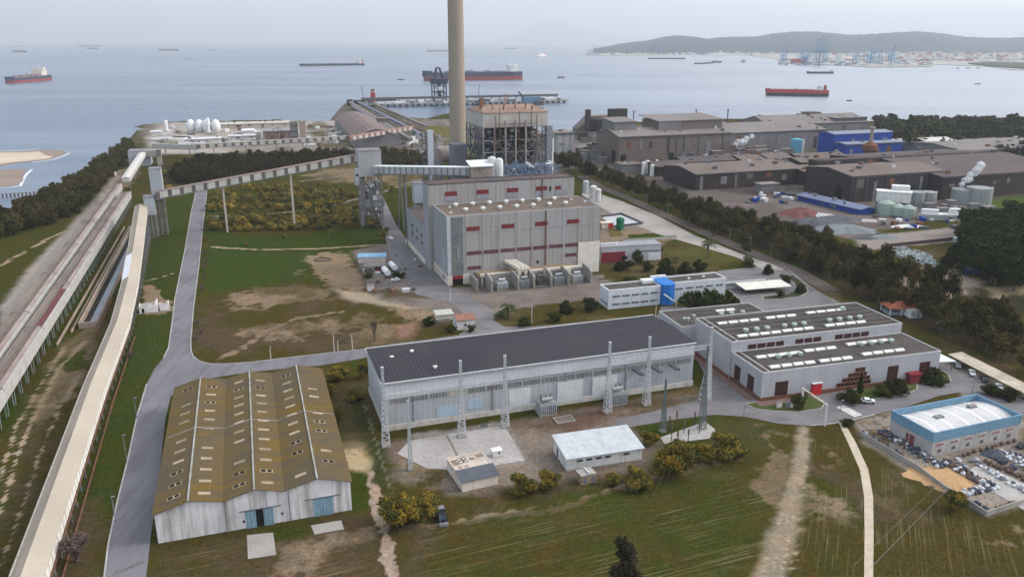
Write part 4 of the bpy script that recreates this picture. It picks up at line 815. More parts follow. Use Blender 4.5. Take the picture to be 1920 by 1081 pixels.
MB().box(65.8, L + .2, -.35, -.02, 0, 15.5).build('wall', mat('cream_panel', (.66, .63, .58), (.60, .57, .52), .2, .8, stain=(.44, .34, .28), stain_amt=.4), th, label='tall cream wall panel')
s = MB(); s.box(.3, L - .3, .3, D, H, H + .25); s.build('roof', mat('brown_roof', (.155, .120, .095), (.115, .095, .082), .06, .95, stain=(.10, .08, .07), stain_amt=.5, stretch=(.2, .2, 1), fine=.2), th)
MB().box(-1.8, L - 2.4, D + .4, 39.6, 42.8, 43.1).build('roof', mat('dark_bitumen_roof', (.075, .07, .075), (.12, .085, .08), .05, .95, fine=.2), th)
MB().box(-1.2, 75.6, 40.2, 88.6, 20, 20.3).build('roof', MATS['dark_bitumen_roof'], th)
parapet(th, 0, L, 0, D, H, .5, mat('hall_coping', (.40, .40, .42), (.34, .33, .34), .3), .4); parapet(th, -2.2, L - 2, D, 40, 42.8, .6, MATS['dark_bitumen_roof'], .4)
# glass stair panel, corner post, gate
gl = mat('green_stair_glass', (.10, .125, .125), (.16, .175, .165), .2, .35, spec=.5, fine=.5)
opening(th, 'f', 1.6, 4.6, 5.9, H - 4.9, fm=gc, pm=gl, nx=6, nz=4, bar=.16, label='tall glazed stair panel of many small panes')
MB().box(-.2, 1.5, -.25, -.03, 4.4, H + .3).build('corner_post', mat('pale_corner', (.42, .46, .50), (.36, .40, .43), .2, .7), th)
MB().box(4.6, 5.5, -.3, -.1, 13, 18).build('panel', gc, th)
opening(th, 'f', 1.9, 0, 5.2, 4.6, plane=0, name='gate', bar=0, pm=holem, proud=.2); MB().box(1.9, 7.1, -.28, -.13, 2.9, 4.6).build('gate_shutter', brd if False else redp, th)
MB().box(-.35, 1.9, -.3, -.02, 0, 4.6).build('gate_jamb', creamw, th); MB().box(7.1, 10.5, -.3, -.02, 0, 4.9).build('gate_jamb', creamw, th)
rw = mat('red_louvre', (.19, .038, .045), (.14, .03, .035), .3, .7, fine=.15); rwd = mat('dull_red_window', (.16, .07, .08), (.11, .055, .065), .4, .6, fine=.35)
for u in (9.2, 26.3, 43.2, 59.6): opening(th, 'f', u, 25.4, 6.4, 2.1, fm=rw, pm=rw, nx=1, nz=2, bar=.16)
for k in range(7): opening(th, 'f', 9.2 + k * 8.25, 13.9, 7.3, 1.75, fm=rwd, pm=rwd, nx=8, nz=1, bar=.12)
opening(th, 'f', 9.4, 6.7, 6.6, 1.7, fm=rwd, pm=rwd, nx=8, nz=1, bar=.12); opening(th, 'f', 59, 8.9, 6.0, 1.7, fm=rwd, pm=rwd, nx=8, nz=1, bar=.12)
for k, u in enumerate((6.2, 22.5, 38.3, 53.8, 64.5)): opening(th, 'f', u, 37.0 - (k == 4) * .3, 6.2 if k < 4 else 3.2, 2.2, plane=D, fm=rw, pm=rw, nx=1, nz=2, bar=.16); MB().box(u, u + 6.2, D - .2, D - .02, 34.4, 36.9).build('panel', gc, th)
s = MB()
for k in range(9): s.box(8.5 + k * 8.1, 8.62 + k * 8.1, -.06, -.01, 4.5, H)
s.box(7.6, L, -.06, -.01, 24.2, 24.3); s.build('panel_joint', mat('joint_grey', (.16, .15, .16)), th)
MB().box(48.3, 48.8, -.35, -.05, 4.5, H).build('drain_pipe', rusty, th); MB().box(57, 57.5, D - .5, D - .05, 33, 42.8).build('drain_pipe', rusty, th)
MB().box(61.2, 62.2, D - .1, D - .03, 36.5, 39).build('door', holem, th); MB().box(44.0, 45.3, -.1, -.02, 7, 8.4).build('vent_hole', holem, th)
MB().box(58.6, 60.6, -.4, -.1, 1.5, 5.6).build('door', rusty, th); opening(th, 'f', 62, .5, 2.4, 2.4, name='window', pm=holem, fm=creamw)
# tall panels and narrow windows of the left side
MB().box(-.3, -.13, 4.5, 9.0, 4.6, 16).build('panel', mat('pale_side_panel', (.34, .37, .40), (.30, .33, .36), .3), th)
for k in range(4): opening(th, 'l', 5.4 + k * 1.9, 1.4, .9, 1.6, plane=-.3, bar=0)
for z in (12.5, 8.2):
    for k in range(3): opening(th, 'l', 48 + k * 12, z, 3.4, 1.5, plane=-1.5, fm=rwd, pm=rwd, nx=3, bar=.1)
MB().box(-2.6, -1.55, 40, 89, 0, 1.9).build('plinth', creamw, th)
for k in range(6): MB().box(-.5, -.32, 10 + k * 3.2, 12.1 + k * 3.2, .2, 3.8).build('panel', mat('cream_side_panel', (.58, .52, .46)), th)
dm = MB().lathe(0, 0, [(.7, 0), (.7, .8), (1.3, .9), (1.25, 1.3), (.9, 1.7), (.35, 1.9)], 14).mesh('roof_vent', mat('white_dome', (.64, .64, .62), (.54, .54, .52), .5, .6))
for k in range(7): inst('roof_vent', dm, th, 11.4 + k * 8.5, 9.0, H + .25); inst('roof_vent', dm, th, 9.8 + k * 8.6, 21.6, H + .25)
for x, y in ((3.6, 7), (6.5, 20), (70, 20), (74, 12)): MB().cbox(x, y, H + .25, 1.1, 1.1, .7).build('roof_hatch', white, th)
s = MB()
for i in range(26): s.cbox(rr.uniform(0, 70), rr.uniform(43, 86), 20.3, rr.uniform(1.2, 5), rr.uniform(1, 4), rr.uniform(.8, 3.2), mi=i % 3)
s.build('roof_plant', [steelg, white, steeld], th)
# front annexe with its low roof and the white duct bridge
MB().box(13, 62, -4.2, -.05, 0, 5.4).build('annexe', mat('annexe_wall', (.40, .35, .31), (.30, .25, .22), .3, .9, stain=(.2, .12, .09), stain_amt=.5), th)
MB().box(12.8, 62.2, -4.4, -.05, 5.4, 5.7).build('annexe_roof', mat('mossy_flat_roof', (.28, .22, .13), (.22, .17, .11), .3, .95), th)
ow = mat('cream_duct', (.66, .62, .55), (.58, .53, .46), .5, .8, fine=.15)
s = MB(); s.box(14, 64, -6.2, -4.5, 4.4, 5.6); [s.box(x, x + .8, -6, -5.2, 0, 4.4) for x in (14.5, 24, 34, 44, 54, 63)]; s.build('cable_duct', ow, th)
s = MB(); s.slab([(27.5, -.3, 9.6), (33.6, -.3, 9.6), (37.2, -10.4, 8.2), (31.0, -10.4, 8.2)], .6)
[s.slab([(27.5 + k * 2, -.3, 10.3), (28.6 + k * 2, -.3, 10.3), (32.3 + k * 2, -10.2, 8.9), (31.2 + k * 2, -10.2, 8.9)], .7) for k in range(3)]; s.build('duct_bridge', ow, th)
s = MB(); [s.box(31.3 + k * 3.2, 32.7 + k * 3.2, -10.2, -9.4, 0, 8.2) for k in range(2)]; s.build('duct_pier', ow, th)
for x in (44.5, 55): s = MB(); s.box(x, x + 3.2, -9.8, -9, 0, 6.4); s.box(x + 1.2, x + 1.6, -9.85, -9.8, 0, 6); s.build('duct_pier', ow, th)
# transformer bays: blast walls are their own thing, a transformer in each
bay = thing('blast_walls', 'row of concrete blast walls dividing the transformer bays', 'blast wall', o_t, a_t)
for x in (15.8, 28.6, 36.4, 45.0, 53.8, 65.2):
    s = MB(); s.extr([(-17.5, 0), (-17.5, 5.6), (-15.5, 6.6), (-7, 7.2), (-7, 0)], 'x', x, x + .7); s.build('wall', concr, bay)
MB().box(10.2, 10.8, -13, -1, 0, 5.2).build('wall', concr, bay); MB().box(15.8, 28.6, -7.4, -6.9, 0, 5.8).build('wall', concr, bay); MB().box(28.6, 65.8, -7.4, -6.9, 0, 5.0).build('wall', concr, bay)
MB().box(16, 66, -17.5, -7.4, .02, .12).build('bay_floor', mat('oily_floor', (.13, .115, .105), (.09, .08, .075), .3), bay)
def transformer(label, o, a, m, big=1., group=None, cat='transformer'):
    t = thing('transformer', label, cat, o, a, group); k = big
    MB().box(-2.3 * k, 2.3 * k, -1.3 * k, 1.3 * k, .5, 3.4 * k).build('tank', m, t)
    s = MB(); [s.box((-2.2 + i * .62) * k, (-1.85 + i * .62) * k, -2.3 * k, -1.35 * k, .8, 3.1 * k) for i in range(8)]; s.build('radiator', m, t)
    s = MB(); [s.box((-2.2 + i * .62) * k, (-1.85 + i * .62) * k, 1.35 * k, 2.2 * k, .8, 3.1 * k) for i in range(8)]; s.build('radiator', m, t)
    for i in range(3): MB().lathe((-1.4 + i * 1.4) * k, .2, [(.28, 3.4 * k), (.36, 3.9 * k), (.22, 4.3 * k), (.3, 4.7 * k), (.12, 5.6 * k)], 8).build('bushing', mat('bushing_brown', (.16, .10, .09)), t)
    MB().tube((-1.6 * k, -.8 * k, 4.5 * k), (1.6 * k, -.8 * k, 4.5 * k), .55 * k, k=12).build('oil_conservator', m, t)
    MB().box(-2.6 * k, 2.6 * k, -2.4 * k, 2.3 * k, 0, .5).build('plinth', concr, t); return t
gm = mat('transformer_grey', (.36, .38, .40), (.28, .30, .31), .5, .6, fine=.3); dmk = mat('transformer_dark', (.09, .10, .11), (.13, .13, .13), .5, .6, fine=.3)
for x, m_, lb in ((22, mat('transformer_pale', (.46, .48, .50), (.38, .40, .42), .5), 'pale transformer with round drums in the leftmost blast-wall bay'), (33, gm, 'grey finned transformer in the second bay from the left'), (41.3, dmk, 'dark transformer in the middle blast-wall bay'),
                  (50.2, gm, 'grey transformer in the fourth bay from the left'), (59.6, MATS['transformer_pale'], 'pale finned transformer in the rightmost blast-wall bay')):
    transformer(lb, (*loc2(o_t, a_t, x, -13), .12), a_t, m_, 1.05, 'transformers in the blast-wall bays')
# two more by the switchgear hall
transformer('grey transformer with tall fins left of the white shutters of the switchgear hall', loc2(o_sw, a_sw, 49.5, -3.4), a_sw, gm, 1.1, 'transformers before the switchgear hall')
transformer('grey transformer with pipework right of the white shutters of the switchgear hall', loc2(o_sw, a_sw, 73.2, -3.6), a_sw, gm, 1.15, 'transformers before the switchgear hall')
# low annexe with red front, right of the hall
ra = thing('pump_house', 'low pale grey building with a dark red front right of the turbine hall', 'building', G(1127, 493), R(13))
Lp = 33; MB().box(0, Lp, 0, 9, 0, 8.4).build('wall', lightclad, ra); MB().box(0, 13, -.2, -.02, 0, 5.6).build('panel', redp, ra, label='dark red lower front'); MB().box(26, 33, -.25, -.03, 0, 3.9).build('panel', offw, ra); opening(ra, 'f', 19, 4.6, 13.5, .8, nx=12, bar=.1)
MB().box(-.2, Lp + .2, -.2, 9.2, 8.4, 8.6).build('roof', mat('pump_roof', (.30, .30, .32), (.24, .24, .26), .2), ra)
for k in range(5): MB().lathe(1.5 + k * 1.9, 4, [(.7, 8.6), (.7, 9.2), (.3, 9.5)], 10).build('roof_vent', white, ra)

# ------------------------------------------------------------------ boiler house: open steel tower under a clad top
o_b = (GS(906, 482, 235)[0], 482.); a_b = R(18.5); zb0, zb1 = GZ(*o_b, 240), GZ(*o_b, 213)
Lb, Db = 41., 38.
bh = thing('boiler_house', 'open steel boiler tower with a clad pale top and rusty pink roof', 'boiler house', o_b, a_b)
topw = mat('boiler_top_cladding', (.46, .45, .42), (.40, .38, .35), .07, .8, rib=1.4, rib_dark=.95, stain=(.27, .19, .15), stain_amt=.55, stretch=(1, 1, .08))
MB().box(0, Lb, 0, Db, zb0, zb1).build('wall', topw, bh)
s = MB(); s.slab([(-.3, -.3, zb1 + .2), (Lb + .3, -.3, zb1 + .2), (Lb - 4, Db * .5, zb1 + 3.6), (5, Db * .5, zb1 + 3.6)], .3); s.slab([(5, Db * .5, zb1 + 3.6), (Lb - 4, Db * .5, zb1 + 3.6), (Lb + .3, Db + .3, zb1 + .2), (-.3, Db + .3, zb1 + .2)], .3)
s.slab([(-.3, -.3, zb1 + .2), (5, Db * .5, zb1 + 3.6), (5, Db * .5 + .1, zb1 + 3.6), (-.3, Db + .3, zb1 + .2)], .3); s.slab([(Lb - 4, Db * .5, zb1 + 3.6), (Lb + .3, -.3, zb1 + .2), (Lb + .3, Db + .3, zb1 + .2), (Lb - 4, Db * .5 + .1, zb1 + 3.6)], .3)
s.build('roof', mat('rusty_pink_roof', (.30, .215, .165), (.22, .155, .125), .12, .95, stain=(.2, .10, .07), stain_amt=.6, stretch=(1, .2, 1), fine=.25, rib=1.6, rib_axis='x', rib_dark=.92), bh)
s = MB(); lv = [6, 14, 22, 30, 38, 46, 53, zb0]; xc = [0, 7, 14, 20.5, 27, 34, Lb]; yc_ = [0, 9.5, 19, 28.5, Db]
for x in xc:
    for y in yc_: s.beam((x, y, 0), (x, y, zb0), .75 if y == 0 else .6, mi=0 if y == 0 else 1)
for z in lv:
    for y in (0, 9.5, 19, Db): s.beam((0, y, z), (Lb, y, z), .45, .55, mi=0 if y == 0 else 1)
    for x in xc: s.beam((x, 0, z), (x, Db, z), .4, .5, mi=1)
s.build('steel_frame', [mat('frame_pale_steel', (.27, .265, .265), (.20, .19, .185), .3, .7, stain=(.2, .11, .08), stain_amt=.5), mat('frame_blue_grey', (.10, .12, .15), (.13, .14, .15), .2, .7, fine=.2)], bh)
s = MB(); rb = random.Random(11)
for i in range(len(xc) - 1):
    for j in range(len(lv) - 1):
        if rb.random() < .62:
            a0, b0 = (xc[i], xc[i + 1]) if rb.random() < .5 else (xc[i + 1], xc[i]); s.beam((a0, -.1, lv[j]), (b0, -.1, lv[j + 1]), .35)
            if rb.random() < .35: s.beam((b0, -.1, lv[j]), (a0, -.1, lv[j + 1]), .35)
for i in range(4):
    for j in range(len(lv) - 1):
        if rb.random() < .45: s.beam((-.1, yc_[i], lv[j]), (-.1, yc_[i + 1], lv[j + 1]), .3)
s.build('bracing', MATS['frame_pale_steel'], bh)
s = MB(); lvf = [z for z in lv[:-1]]
for j, z in enumerate(lvf):                              # floors, patchy, with the boiler body hanging inside
    for i in range(6):
        for k in range(4):
            if rb.random() < .6: s.box(xc[i] + .3, xc[i + 1] - .1, yc_[k] + .4, yc_[k + 1] - .2, z + .3, z + .5)
s.build('gallery_floor', steeld, bh)
s = MB(); s.box(9, 34, 10, 30, 12, zb0 - 1, 0); s.box(3, 9, 12, 26, 20, 48, 1); s.box(34, 39, 8, 30, 6, 50, 1); s.build('boiler_casing', [mat('casing_dark', (.06, .065, .075), (.10, .09, .085), .15, .8, rib=2, rib_dark=.8, fine=.3), mat('casing_mid', (.16, .17, .185), (.12, .125, .135), .2, .8, fine=.3)], bh)
s = MB()
for x in (13.5, 20.0, 26.4): s.tube((x, -1.2, 2), (x, -1.2, zb0 + 4), .55, k=8)
s.path([(9, -1.5, 33), (33, -1.5, 33)], .9); s.build('down_pipe', mat('pipe_pale', (.33, .31, .29), (.24, .2, .18), .3, .7), bh)
s = MB()
for x, z1 in ((7.5, 20), (10, 24), (22.5, 22), (30, 25), (33.5, 20)): s.beam((x, -1.0, zb0 - 14), (x, -1.0, zb1 - 1 + (z1 - 20)), .35)
s.beam((7.5, -1, zb0 + 2), (33.5, -1, zb0 + 2), .3)
for x in (8, 14.5, 23, 28.5, 33): s.beam((x, rb.uniform(3, 9), zb1), (x, rb.uniform(3, 9), zb1 + rb.uniform(3, 5)), .5)
s.build('vent_pipe', rusty, bh)
s = MB()
for i in range(420):
    x, y, z = rb.uniform(0, Lb), rb.choice([-.4, 0, 3, 5, 8]), rb.uniform(2, zb0 - 2); w = rb.uniform(.5, 3); s.box(x, x + w, y, y + .5, z, z + rb.uniform(.3, 1.8), rb.randrange(3))
for i in range(260):
    y, z = rb.uniform(0, Db), rb.uniform(2, zb0 - 2); x = rb.choice([-.5, 1, 4]); s.box(x, x + .5, y, y + rb.uniform(.5, 3), z, z + rb.uniform(.3, 2), rb.randrange(3))
s.build('pipework', [steelg, steeld, MATS['frame_pale_steel']], bh)['kind'] = 'stuff'
s = MB(); s.box(39.6, 43.2, -2.6, 1, 8, zb0, 0); s.build('lift_shaft', mat('lattice_lift', (.27, .30, .34), (.2, .22, .25), .5, .7, seam=(1.4, 'z', .35, .55)), bh)
MB().tube((44.2, 1, 4), (44.2, 1, zb0 - 8), 1.1, k=14).build('flue_pipe', white, bh)
for p_, r_ in (((9.5, -26, 12), 3.), ((16.5, -26, 10), 3.)): pass
# roof steelwork: davits, rail, small mast
s = MB(); s.box(2.5, 4.4, 14, 16, zb1, zb1 + 8); s.build('roof_housing', mat('orange_rust', (.28, .14, .09), (.2, .1, .07)), bh)
s = MB(); s.beam((20, 19, zb1 + 3.6), (20, 19, zb1 + 10), .7); s.beam((18.5, 19, zb1 + 6.5), (21.5, 19, zb1 + 6.5), .5); s.build('mast', mat('pink_mast', (.45, .25, .2)), bh)
s = MB(); s.path([(6, 19.5, zb1 + 5), (Lb - 5, 19.5, zb1 + 5)], .18); [s.beam((6 + k * 3.4, 19.5, zb1 + 3.6), (6 + k * 3.4, 19.5, zb1 + 5), .15) for k in range(9)]; s.build('handrail', steelg, bh)
# blue steel gantry between boiler and turbine hall
ga = thing('pipe_gantry', 'tangle of blue steel trusses and pipes at the foot of the boiler tower', 'pipe gantry', (o_b[0] + 8, 466, 9), a_b)
s = MB()
for x in range(0, 37, 4):
    for y in (0, 6): s.beam((x, y, 16), (x, y, 31 + (x % 8) * .3), .5)
    s.beam((x, 0, 31), (x + 4, 0, 26), .35); s.beam((x, 0, 26), (x + 4, 0, 31), .35); s.beam((x, 0, 20), (x + 4, 0, 26), .3)
for z in (20, 26, 31):
    for y in (0, 6): s.beam((0, y, z), (36, y, z), .5)
s.build('truss', mat('gantry_blue', (.13, .20, .31), (.17, .22, .30), .5, .7), ga)
s = MB(); [s.box(x, x + rb.uniform(1, 3), rb.uniform(-1, 6), rb.uniform(6.5, 8), z, z + rb.uniform(.5, 2), rb.randrange(3)) for x in np.linspace(0, 35, 40) for z in (rb.uniform(20, 32),)]; s.build('pipework', [steelb, steelg, white], ga)
s = MB(); s.box(-26, 40, -22, 8, -9, 17); s.build('deck_building', mat('deck_dark', (.08, .085, .10), (.11, .11, .12), .2, .9), ga)

# chimney
Yc = 575.; xc_ = GS(857.5, Yc, 200)[0]
ch = thing('chimney', 'very tall tapering beige concrete chimney rising out of the picture', 'chimney', (xc_, Yc), 0)
MB().lathe(0, 0, [(6.1, 0), (5.75, 60), (5.45, 110), (5.2, 150), (4.9, 190), (4.7, 230)], 40).build('shaft', mat('chimney_concrete', (.32, .275, .22), (.28, .245, .20), .03, .95, seam=(7.5, 'z', .03, .88), stain=(.25, .21, .18), stain_amt=.45, stretch=(1, 1, .03), fine=.08), ch, smooth=True)
MB().lathe(0, 0, [(4.3, 229.5), (4.3, 231), (3.6, 231)], 32).build('flue_rim', steeld, ch); 0
# flue-gas ducts and filter casings left of the boiler
def at_px(px, py, Y): return GS(px, Y, py)
fl = thing('filter_house', 'grey hopper-bottomed filter casing between chimney and boiler tower', 'filter house', (at_px(851, 300, 505)[0], 505), a_b)
z1 = GZ(0, 505, 272) ; MB().box(0, 9, 0, 12, 22, z1).build('casing', mat('filter_casing', (.20, .21, .235), (.17, .18, .21), .2, .8, rib=1.5, rib_dark=.85), fl)
s = MB(); n = 0
s.face([(0, 0, 22), (9, 0, 22), (6, 3, 10), (3, 3, 10)]); s.face([(9, 0, 22), (9, 12, 22), (6, 8, 10), (6, 3, 10)]); s.face([(0, 12, 22), (0, 0, 22), (3, 3, 10), (3, 8, 10)]); s.build('hopper', gc, fl); s = MB(); [s.beam((x, y, 0), (x, y, 22), .6) for x in (0, 9) for y in (0, 12)]; s.build('support', steelb, fl)
fd = thing('flue_duct', 'big rounded grey duct on blue steel left of the chimney foot', 'flue duct', (at_px(832, 300, 520)[0], 520), a_b)
s = MB(); s.tube((-5, 0, 39), (9, 14, 39), 5.2, k=18); s.tube((-5, 0, 39), (-3.5, -3, 14), 4.6, 3.2, k=18); s.build('duct', mat('duct_cladding', (.27, .25, .25), (.22, .19, .18), .2, .8, rib=1.6, rib_dark=.88, stain=(.20, .13, .10), stain_amt=.5), fd, smooth=False)
s = MB()
for x in (-8, -2, 4, 10):
    for y in (-4, 5): s.beam((x, y, 0), (x, y, 37), .6)
    for z in (10, 19, 28): s.beam((-8, -4, z), (10, -4, z), .45); s.beam((x, -4, z), (x + 6 if x < 10 else x - 6, -4, z + 9), .3)
s.build('support', steelb, fd)
s = MB(); [s.box(x, x + rb.uniform(1, 4), -5, -4, z, z + rb.uniform(.6, 2.5), rb.randrange(3)) for x in np.linspace(-9, 10, 26) for z in (rb.uniform(6, 30),)]; s.build('pipework', [steelb, steelg, mat('teal_pipe', (.10, .24, .30))], fd)
lt_ = thing('stair_tower', 'slender silver stair tower with a dark lattice left of the chimney', 'tower', (at_px(803, 300, 478)[0], 478), a_b)
zt_ = GZ(0, 478, 245); MB().box(0, 3.4, 0, 3, 0, zt_).build('shaft', mat('silver_cladding', (.44, .48, .53), (.40, .43, .48), .2, .6), lt_)
s = MB(); [s.beam((-3 + dx, y, 0), (-3 + dx, y, zt_ - 1), .3) for dx in (0, 2.4) for y in (0, 3)]
for z in range(4, int(zt_) - 1, 4): s.beam((-3, 0, z), (-.6, 0, z), .3); s.beam((-3, 0, z), (-.6, 0, z + 3.5), .2); s.box(-3, -.1, 0, 3, z, z + .2)
s.build('lattice_stair', steeld, lt_)
# coal bunker house with two silos
bk = thing('bunker_house', 'white roofed bunker house on rusty steel where the inclined gallery ends', 'bunker house', (at_px(884, 330, 446)[0], 446), a_b)
zk0, zk1 = GZ(0, 446, 333), GZ(0, 446, 313)
MB().box(0, 12.5, 0, 9, zk0, zk1).build('wall', mat('bunker_wall', (.34, .31, .29), (.22, .18, .16), .3, .9, stain=(.14, .10, .08), stain_amt=.7), bk); MB().slab([(-.6, -.6, zk1 + .2), (13, -.6, zk1 + .2), (12, 9.6, zk1 + 2.4), (-.6, 9.6, zk1 + 2.4)], .3).build('roof', mat('white_roof', (.68, .69, .70), (.6, .61, .62)), bk)
s = MB(); [s.beam((x, y, 15), (x, y, zk0), .6) for x in (0, 6, 12.3) for y in (0, 9)]; s.build('support', rusty, bk)
for px_, lb_ in ((922, 'white round topped silo left of its twin behind the bunker house'), (935, 'white round topped silo right of its twin beside the blue trusses')):
    xx, zz = at_px(px_, 293 if px_ == 922 else 296, 455); t = thing('silo', lb_, 'silo', (xx, 455), 0, 'twin silos')
    MB().lathe(0, 0, [(.7, zz - 19), (2.5, zz - 11), (2.5, zz - 1.4), (1.8, zz - .4), (.5, zz)], 18).build('vessel', mat('silo_white', (.60, .61, .61), (.50, .51, .51), .3, .7, stain=(.3, .26, .24), stain_amt=.4), t, smooth=True)
    s = MB(); [s.beam((2.2 * cos(q), 2.2 * sin(q), 16), (2.2 * cos(q), 2.2 * sin(q), zz - 10), .35) for q in (.7, 2.3, 3.9, 5.5)]; s.build('support', steelg, t)

# ------------------------------------------------------------------ conveyor galleries
def gallery(name, label, p, q, w, h, roofm, wallm, panelm, pitch, gap, legs=(), legm=None, lattice=False):
    """inclined box gallery from p to q (world, deck height at the floor): floor, roof, wall panels as a part each run"""
    p = np.array(p, float); q = np.array(q, float); d = q - p; L = float(np.hypot(d[0], d[1])); a = atan2(d[1], d[0]); sl = d[2] / L
    t = thing(name, label, 'conveyor gallery', (p[0], p[1]), a); z0 = p[2]
    def sk(x0, x1, y0, y1, a_, b_): return [(x0, y0, z0 + x0 * sl + a_), (x1, y0, z0 + x1 * sl + a_), (x1, y1, z0 + x1 * sl + a_), (x0, y1, z0 + x0 * sl + a_)], b_
    s = MB(); s.slab(*sk(0, L, -w / 2, w / 2, .3, .6)); s.build('floor', steelg, t)
    s = MB(); s.slab(*sk(0, L, -w / 2 + .12, w / 2 - .12, h - .1, h - .4)); s.build('wall', wallm, t)
    s = MB(); s.slab([(0, -w / 2 - .2, z0 + h - .1), (L, -w / 2 - .2, z0 + h - .1 + L * sl), (L, 0, z0 + h + .55 + L * sl), (0, 0, z0 + h + .55)], .15)
    s.slab([(0, 0, z0 + h + .55), (L, 0, z0 + h + .55 + L * sl), (L, w / 2 + .2, z0 + h - .1 + L * sl), (0, w / 2 + .2, z0 + h - .1)], .15); s.build('roof', roofm, t)
    if pitch:
        n = int(L / pitch)
        for k in range(n):
            x0 = k * pitch + gap; x1 = (k + 1) * pitch
            for sd_y in (-1,):
                s = MB(); y = sd_y * w / 2; s.slab([(x0, y - .06, z0 + x0 * sl + h - .25), (x1, y - .06, z0 + x1 * sl + h - .25), (x1, y + .1, z0 + x1 * sl + h - .25), (x0, y + .1, z0 + x0 * sl + h - .25)], h - .5); s.build('wall_panel', panelm, t)
    for x, bw in legs:
        zz = z0 + x * sl - .3; s = MB()
        if lattice:
            for yy in (-w / 2, w / 2): s.beam((x - bw / 2, yy * 1.3, 0), (x - .4, yy, zz), .4); s.beam((x + bw / 2, yy * 1.3, 0), (x + .4, yy, zz), .4)
            for f in (.25, .5, .75): s.beam((x, -w / 2 * 1.2, zz * f), (x, w / 2 * 1.2, zz * f), .25)
        else: s.beam((x, -w * .1, 0), (x, -w * .1, zz), bw)
        s.build('support_leg', legm or steelg, t)
    return t
pinkroof = mat('rust_pink_sheet', (.25, .20, .18), (.20, .155, .14), .1, .9, stain=(.18, .11, .09), stain_amt=.5, stretch=(.2, 1, 1), fine=.2)
brownw = mat('gallery_brown', (.17, .145, .13), (.13, .11, .10), .2, .9); wpan = mat('gallery_white_panel', (.52, .52, .49), (.44, .44, .41), .3, .8, rnd=.1, stain=(.28, .24, .2), stain_amt=.4)
TL_ = G(288, 444); TR_ = G(697, 420)
gA = (TL_[0] + 4, TL_[1] + 2, 22.5); gB = (TR_[0] - 4, TR_[1] + 0, 40.0)
LA = hypot(gB[0] - gA[0], gB[1] - gA[1])
g1 = gallery('conveyor_gallery', 'long sloping gallery with chequered white side panels crossing above the fields', gA, gB, 4.2, 4.2, pinkroof, brownw, wpan, 6.6, 2.2,
             legs=[(hypot(G(427, 435)[0] - gA[0], G(427, 435)[1] - gA[1]), 1.0), (hypot(G(553, 428)[0] - gA[0], G(553, 428)[1] - gA[1]), 1.2)], legm=mat('pale_pylon', (.50, .47, .42), (.44, .41, .37), .4, .8))
# transfer tower
def tower_box(name, label, o, a, L, D, z0, z1, m, legw=12, cat='transfer tower', braced=True):
    t = thing(name, label, cat, o, a); MB().box(-L / 2, L / 2, -D / 2, D / 2, z0, z1).build('wall', m, t); MB().box(-L / 2 - .2, L / 2 + .2, -D / 2 - .2, D / 2 + .2, z1, z1 + .4).build('roof', steelg, t)
    s = MB(); l2, d2 = L / 2 - .5, D / 2 - .5; n = max(2, int(z0 / 7))
    for x in (-l2, 0, l2):
        for y in (-d2, d2): s.beam((x, y, 0), (x, y, z0), .7)
    for k in range(n + 1):
        z = z0 * k / n
        for y in (-d2, d2): s.beam((-l2, y, max(z, .3)), (l2, y, max(z, .3)), .4)
        for x in (-l2, l2): s.beam((x, -d2, max(z, .3)), (x, d2, max(z, .3)), .4)
        if k < n:
            z2 = z0 * (k + 1) / n
            for y in (-d2, d2): s.beam((-l2, y, z), (0, y, z2), .3); s.beam((l2, y, z), (0, y, z2), .3)
            for x in (-l2, l2): s.beam((x, -d2, z), (x, d2, z2), .3)
    s.build('steel_frame', mat('tower_frame', (.24, .24, .235), (.18, .175, .17), .3, .8, stain=(.18, .11, .08), stain_amt=.4), t); return t
t = tower_box('transfer_tower', 'grey clad box tower standing on a tall rusty steel lattice', TR_, a_t, 14, 12, 31, 46.5, mat('tower_cladding', (.36, .37, .385), (.33, .34, .355), .15, .75, rib=1.2, rib_axis='z', rib_dark=.95, stain=(.25, .23, .22), stain_amt=.3))
MB().box(-9.5, -7.05, -6.5, -2, 26, 36).build('side_annexe', MATS['tower_cladding'], t); opening(t, 'f', -9, 31.5, 1.7, 1.4, plane=-6.5, bar=0)
s = MB(); s.box(-6, 8, -5, 5, 12, 16.5, 0); [s.box(x, x + rb.uniform(1, 3), rb.uniform(-7, 4), rb.uniform(4, 6), z, z + rb.uniform(.5, 3), rb.randrange(3)) for x in np.linspace(-6, 5, 46) for z in (rb.uniform(2, 30),)]
s.build('machinery', [MATS['tower_cladding'], steelg, white], t)
MB().tube((-5.5, -5.5, 1.2), (-5.5, -5.5, 30), 1.3, k=12).build('chute', steelg, t)
gE = (bk.location.x + 0, 450, zk0 + .8); gS = (TR_[0] + 4, TR_[1] - 3, 32.5)
gallery('conveyor_gallery', 'short gallery with white roof and window panels from the transfer tower to the bunker house', gS, gE, 4., 4.6, mat('white_gallery_roof', (.66, .68, .70), (.6, .62, .63)), mat('gallery_steel', (.21, .22, .24), (.17, .175, .19), .2, .8), mat('grey_panel', (.38, .39, .40), (.33, .34, .35), .3, .8, rnd=.1), 4.4, 1.3, legs=[(22, 4), (44, 4)], lattice=True)
# blue-grey legs building beneath
t = tower_box('elevator_tower', 'pale blue grey hoist tower under the short gallery beside the turbine hall', (at_px(785, 370, 452)[0], 452), a_t, 6, 6, 22, 33, mat('pale_blue_cladding', (.38, .42, .48), (.33, .37, .42), .2, .75), cat='hoist tower')
t = thing('lattice_mast', 'slender dark mast rising beside the left of the turbine hall', 'mast', (at_px(762, 395, 430)[0], 430), 0); s = MB(); s.beam((0, 0, 0), (0, 0, 37), .7); s.build('post', steelg, t)
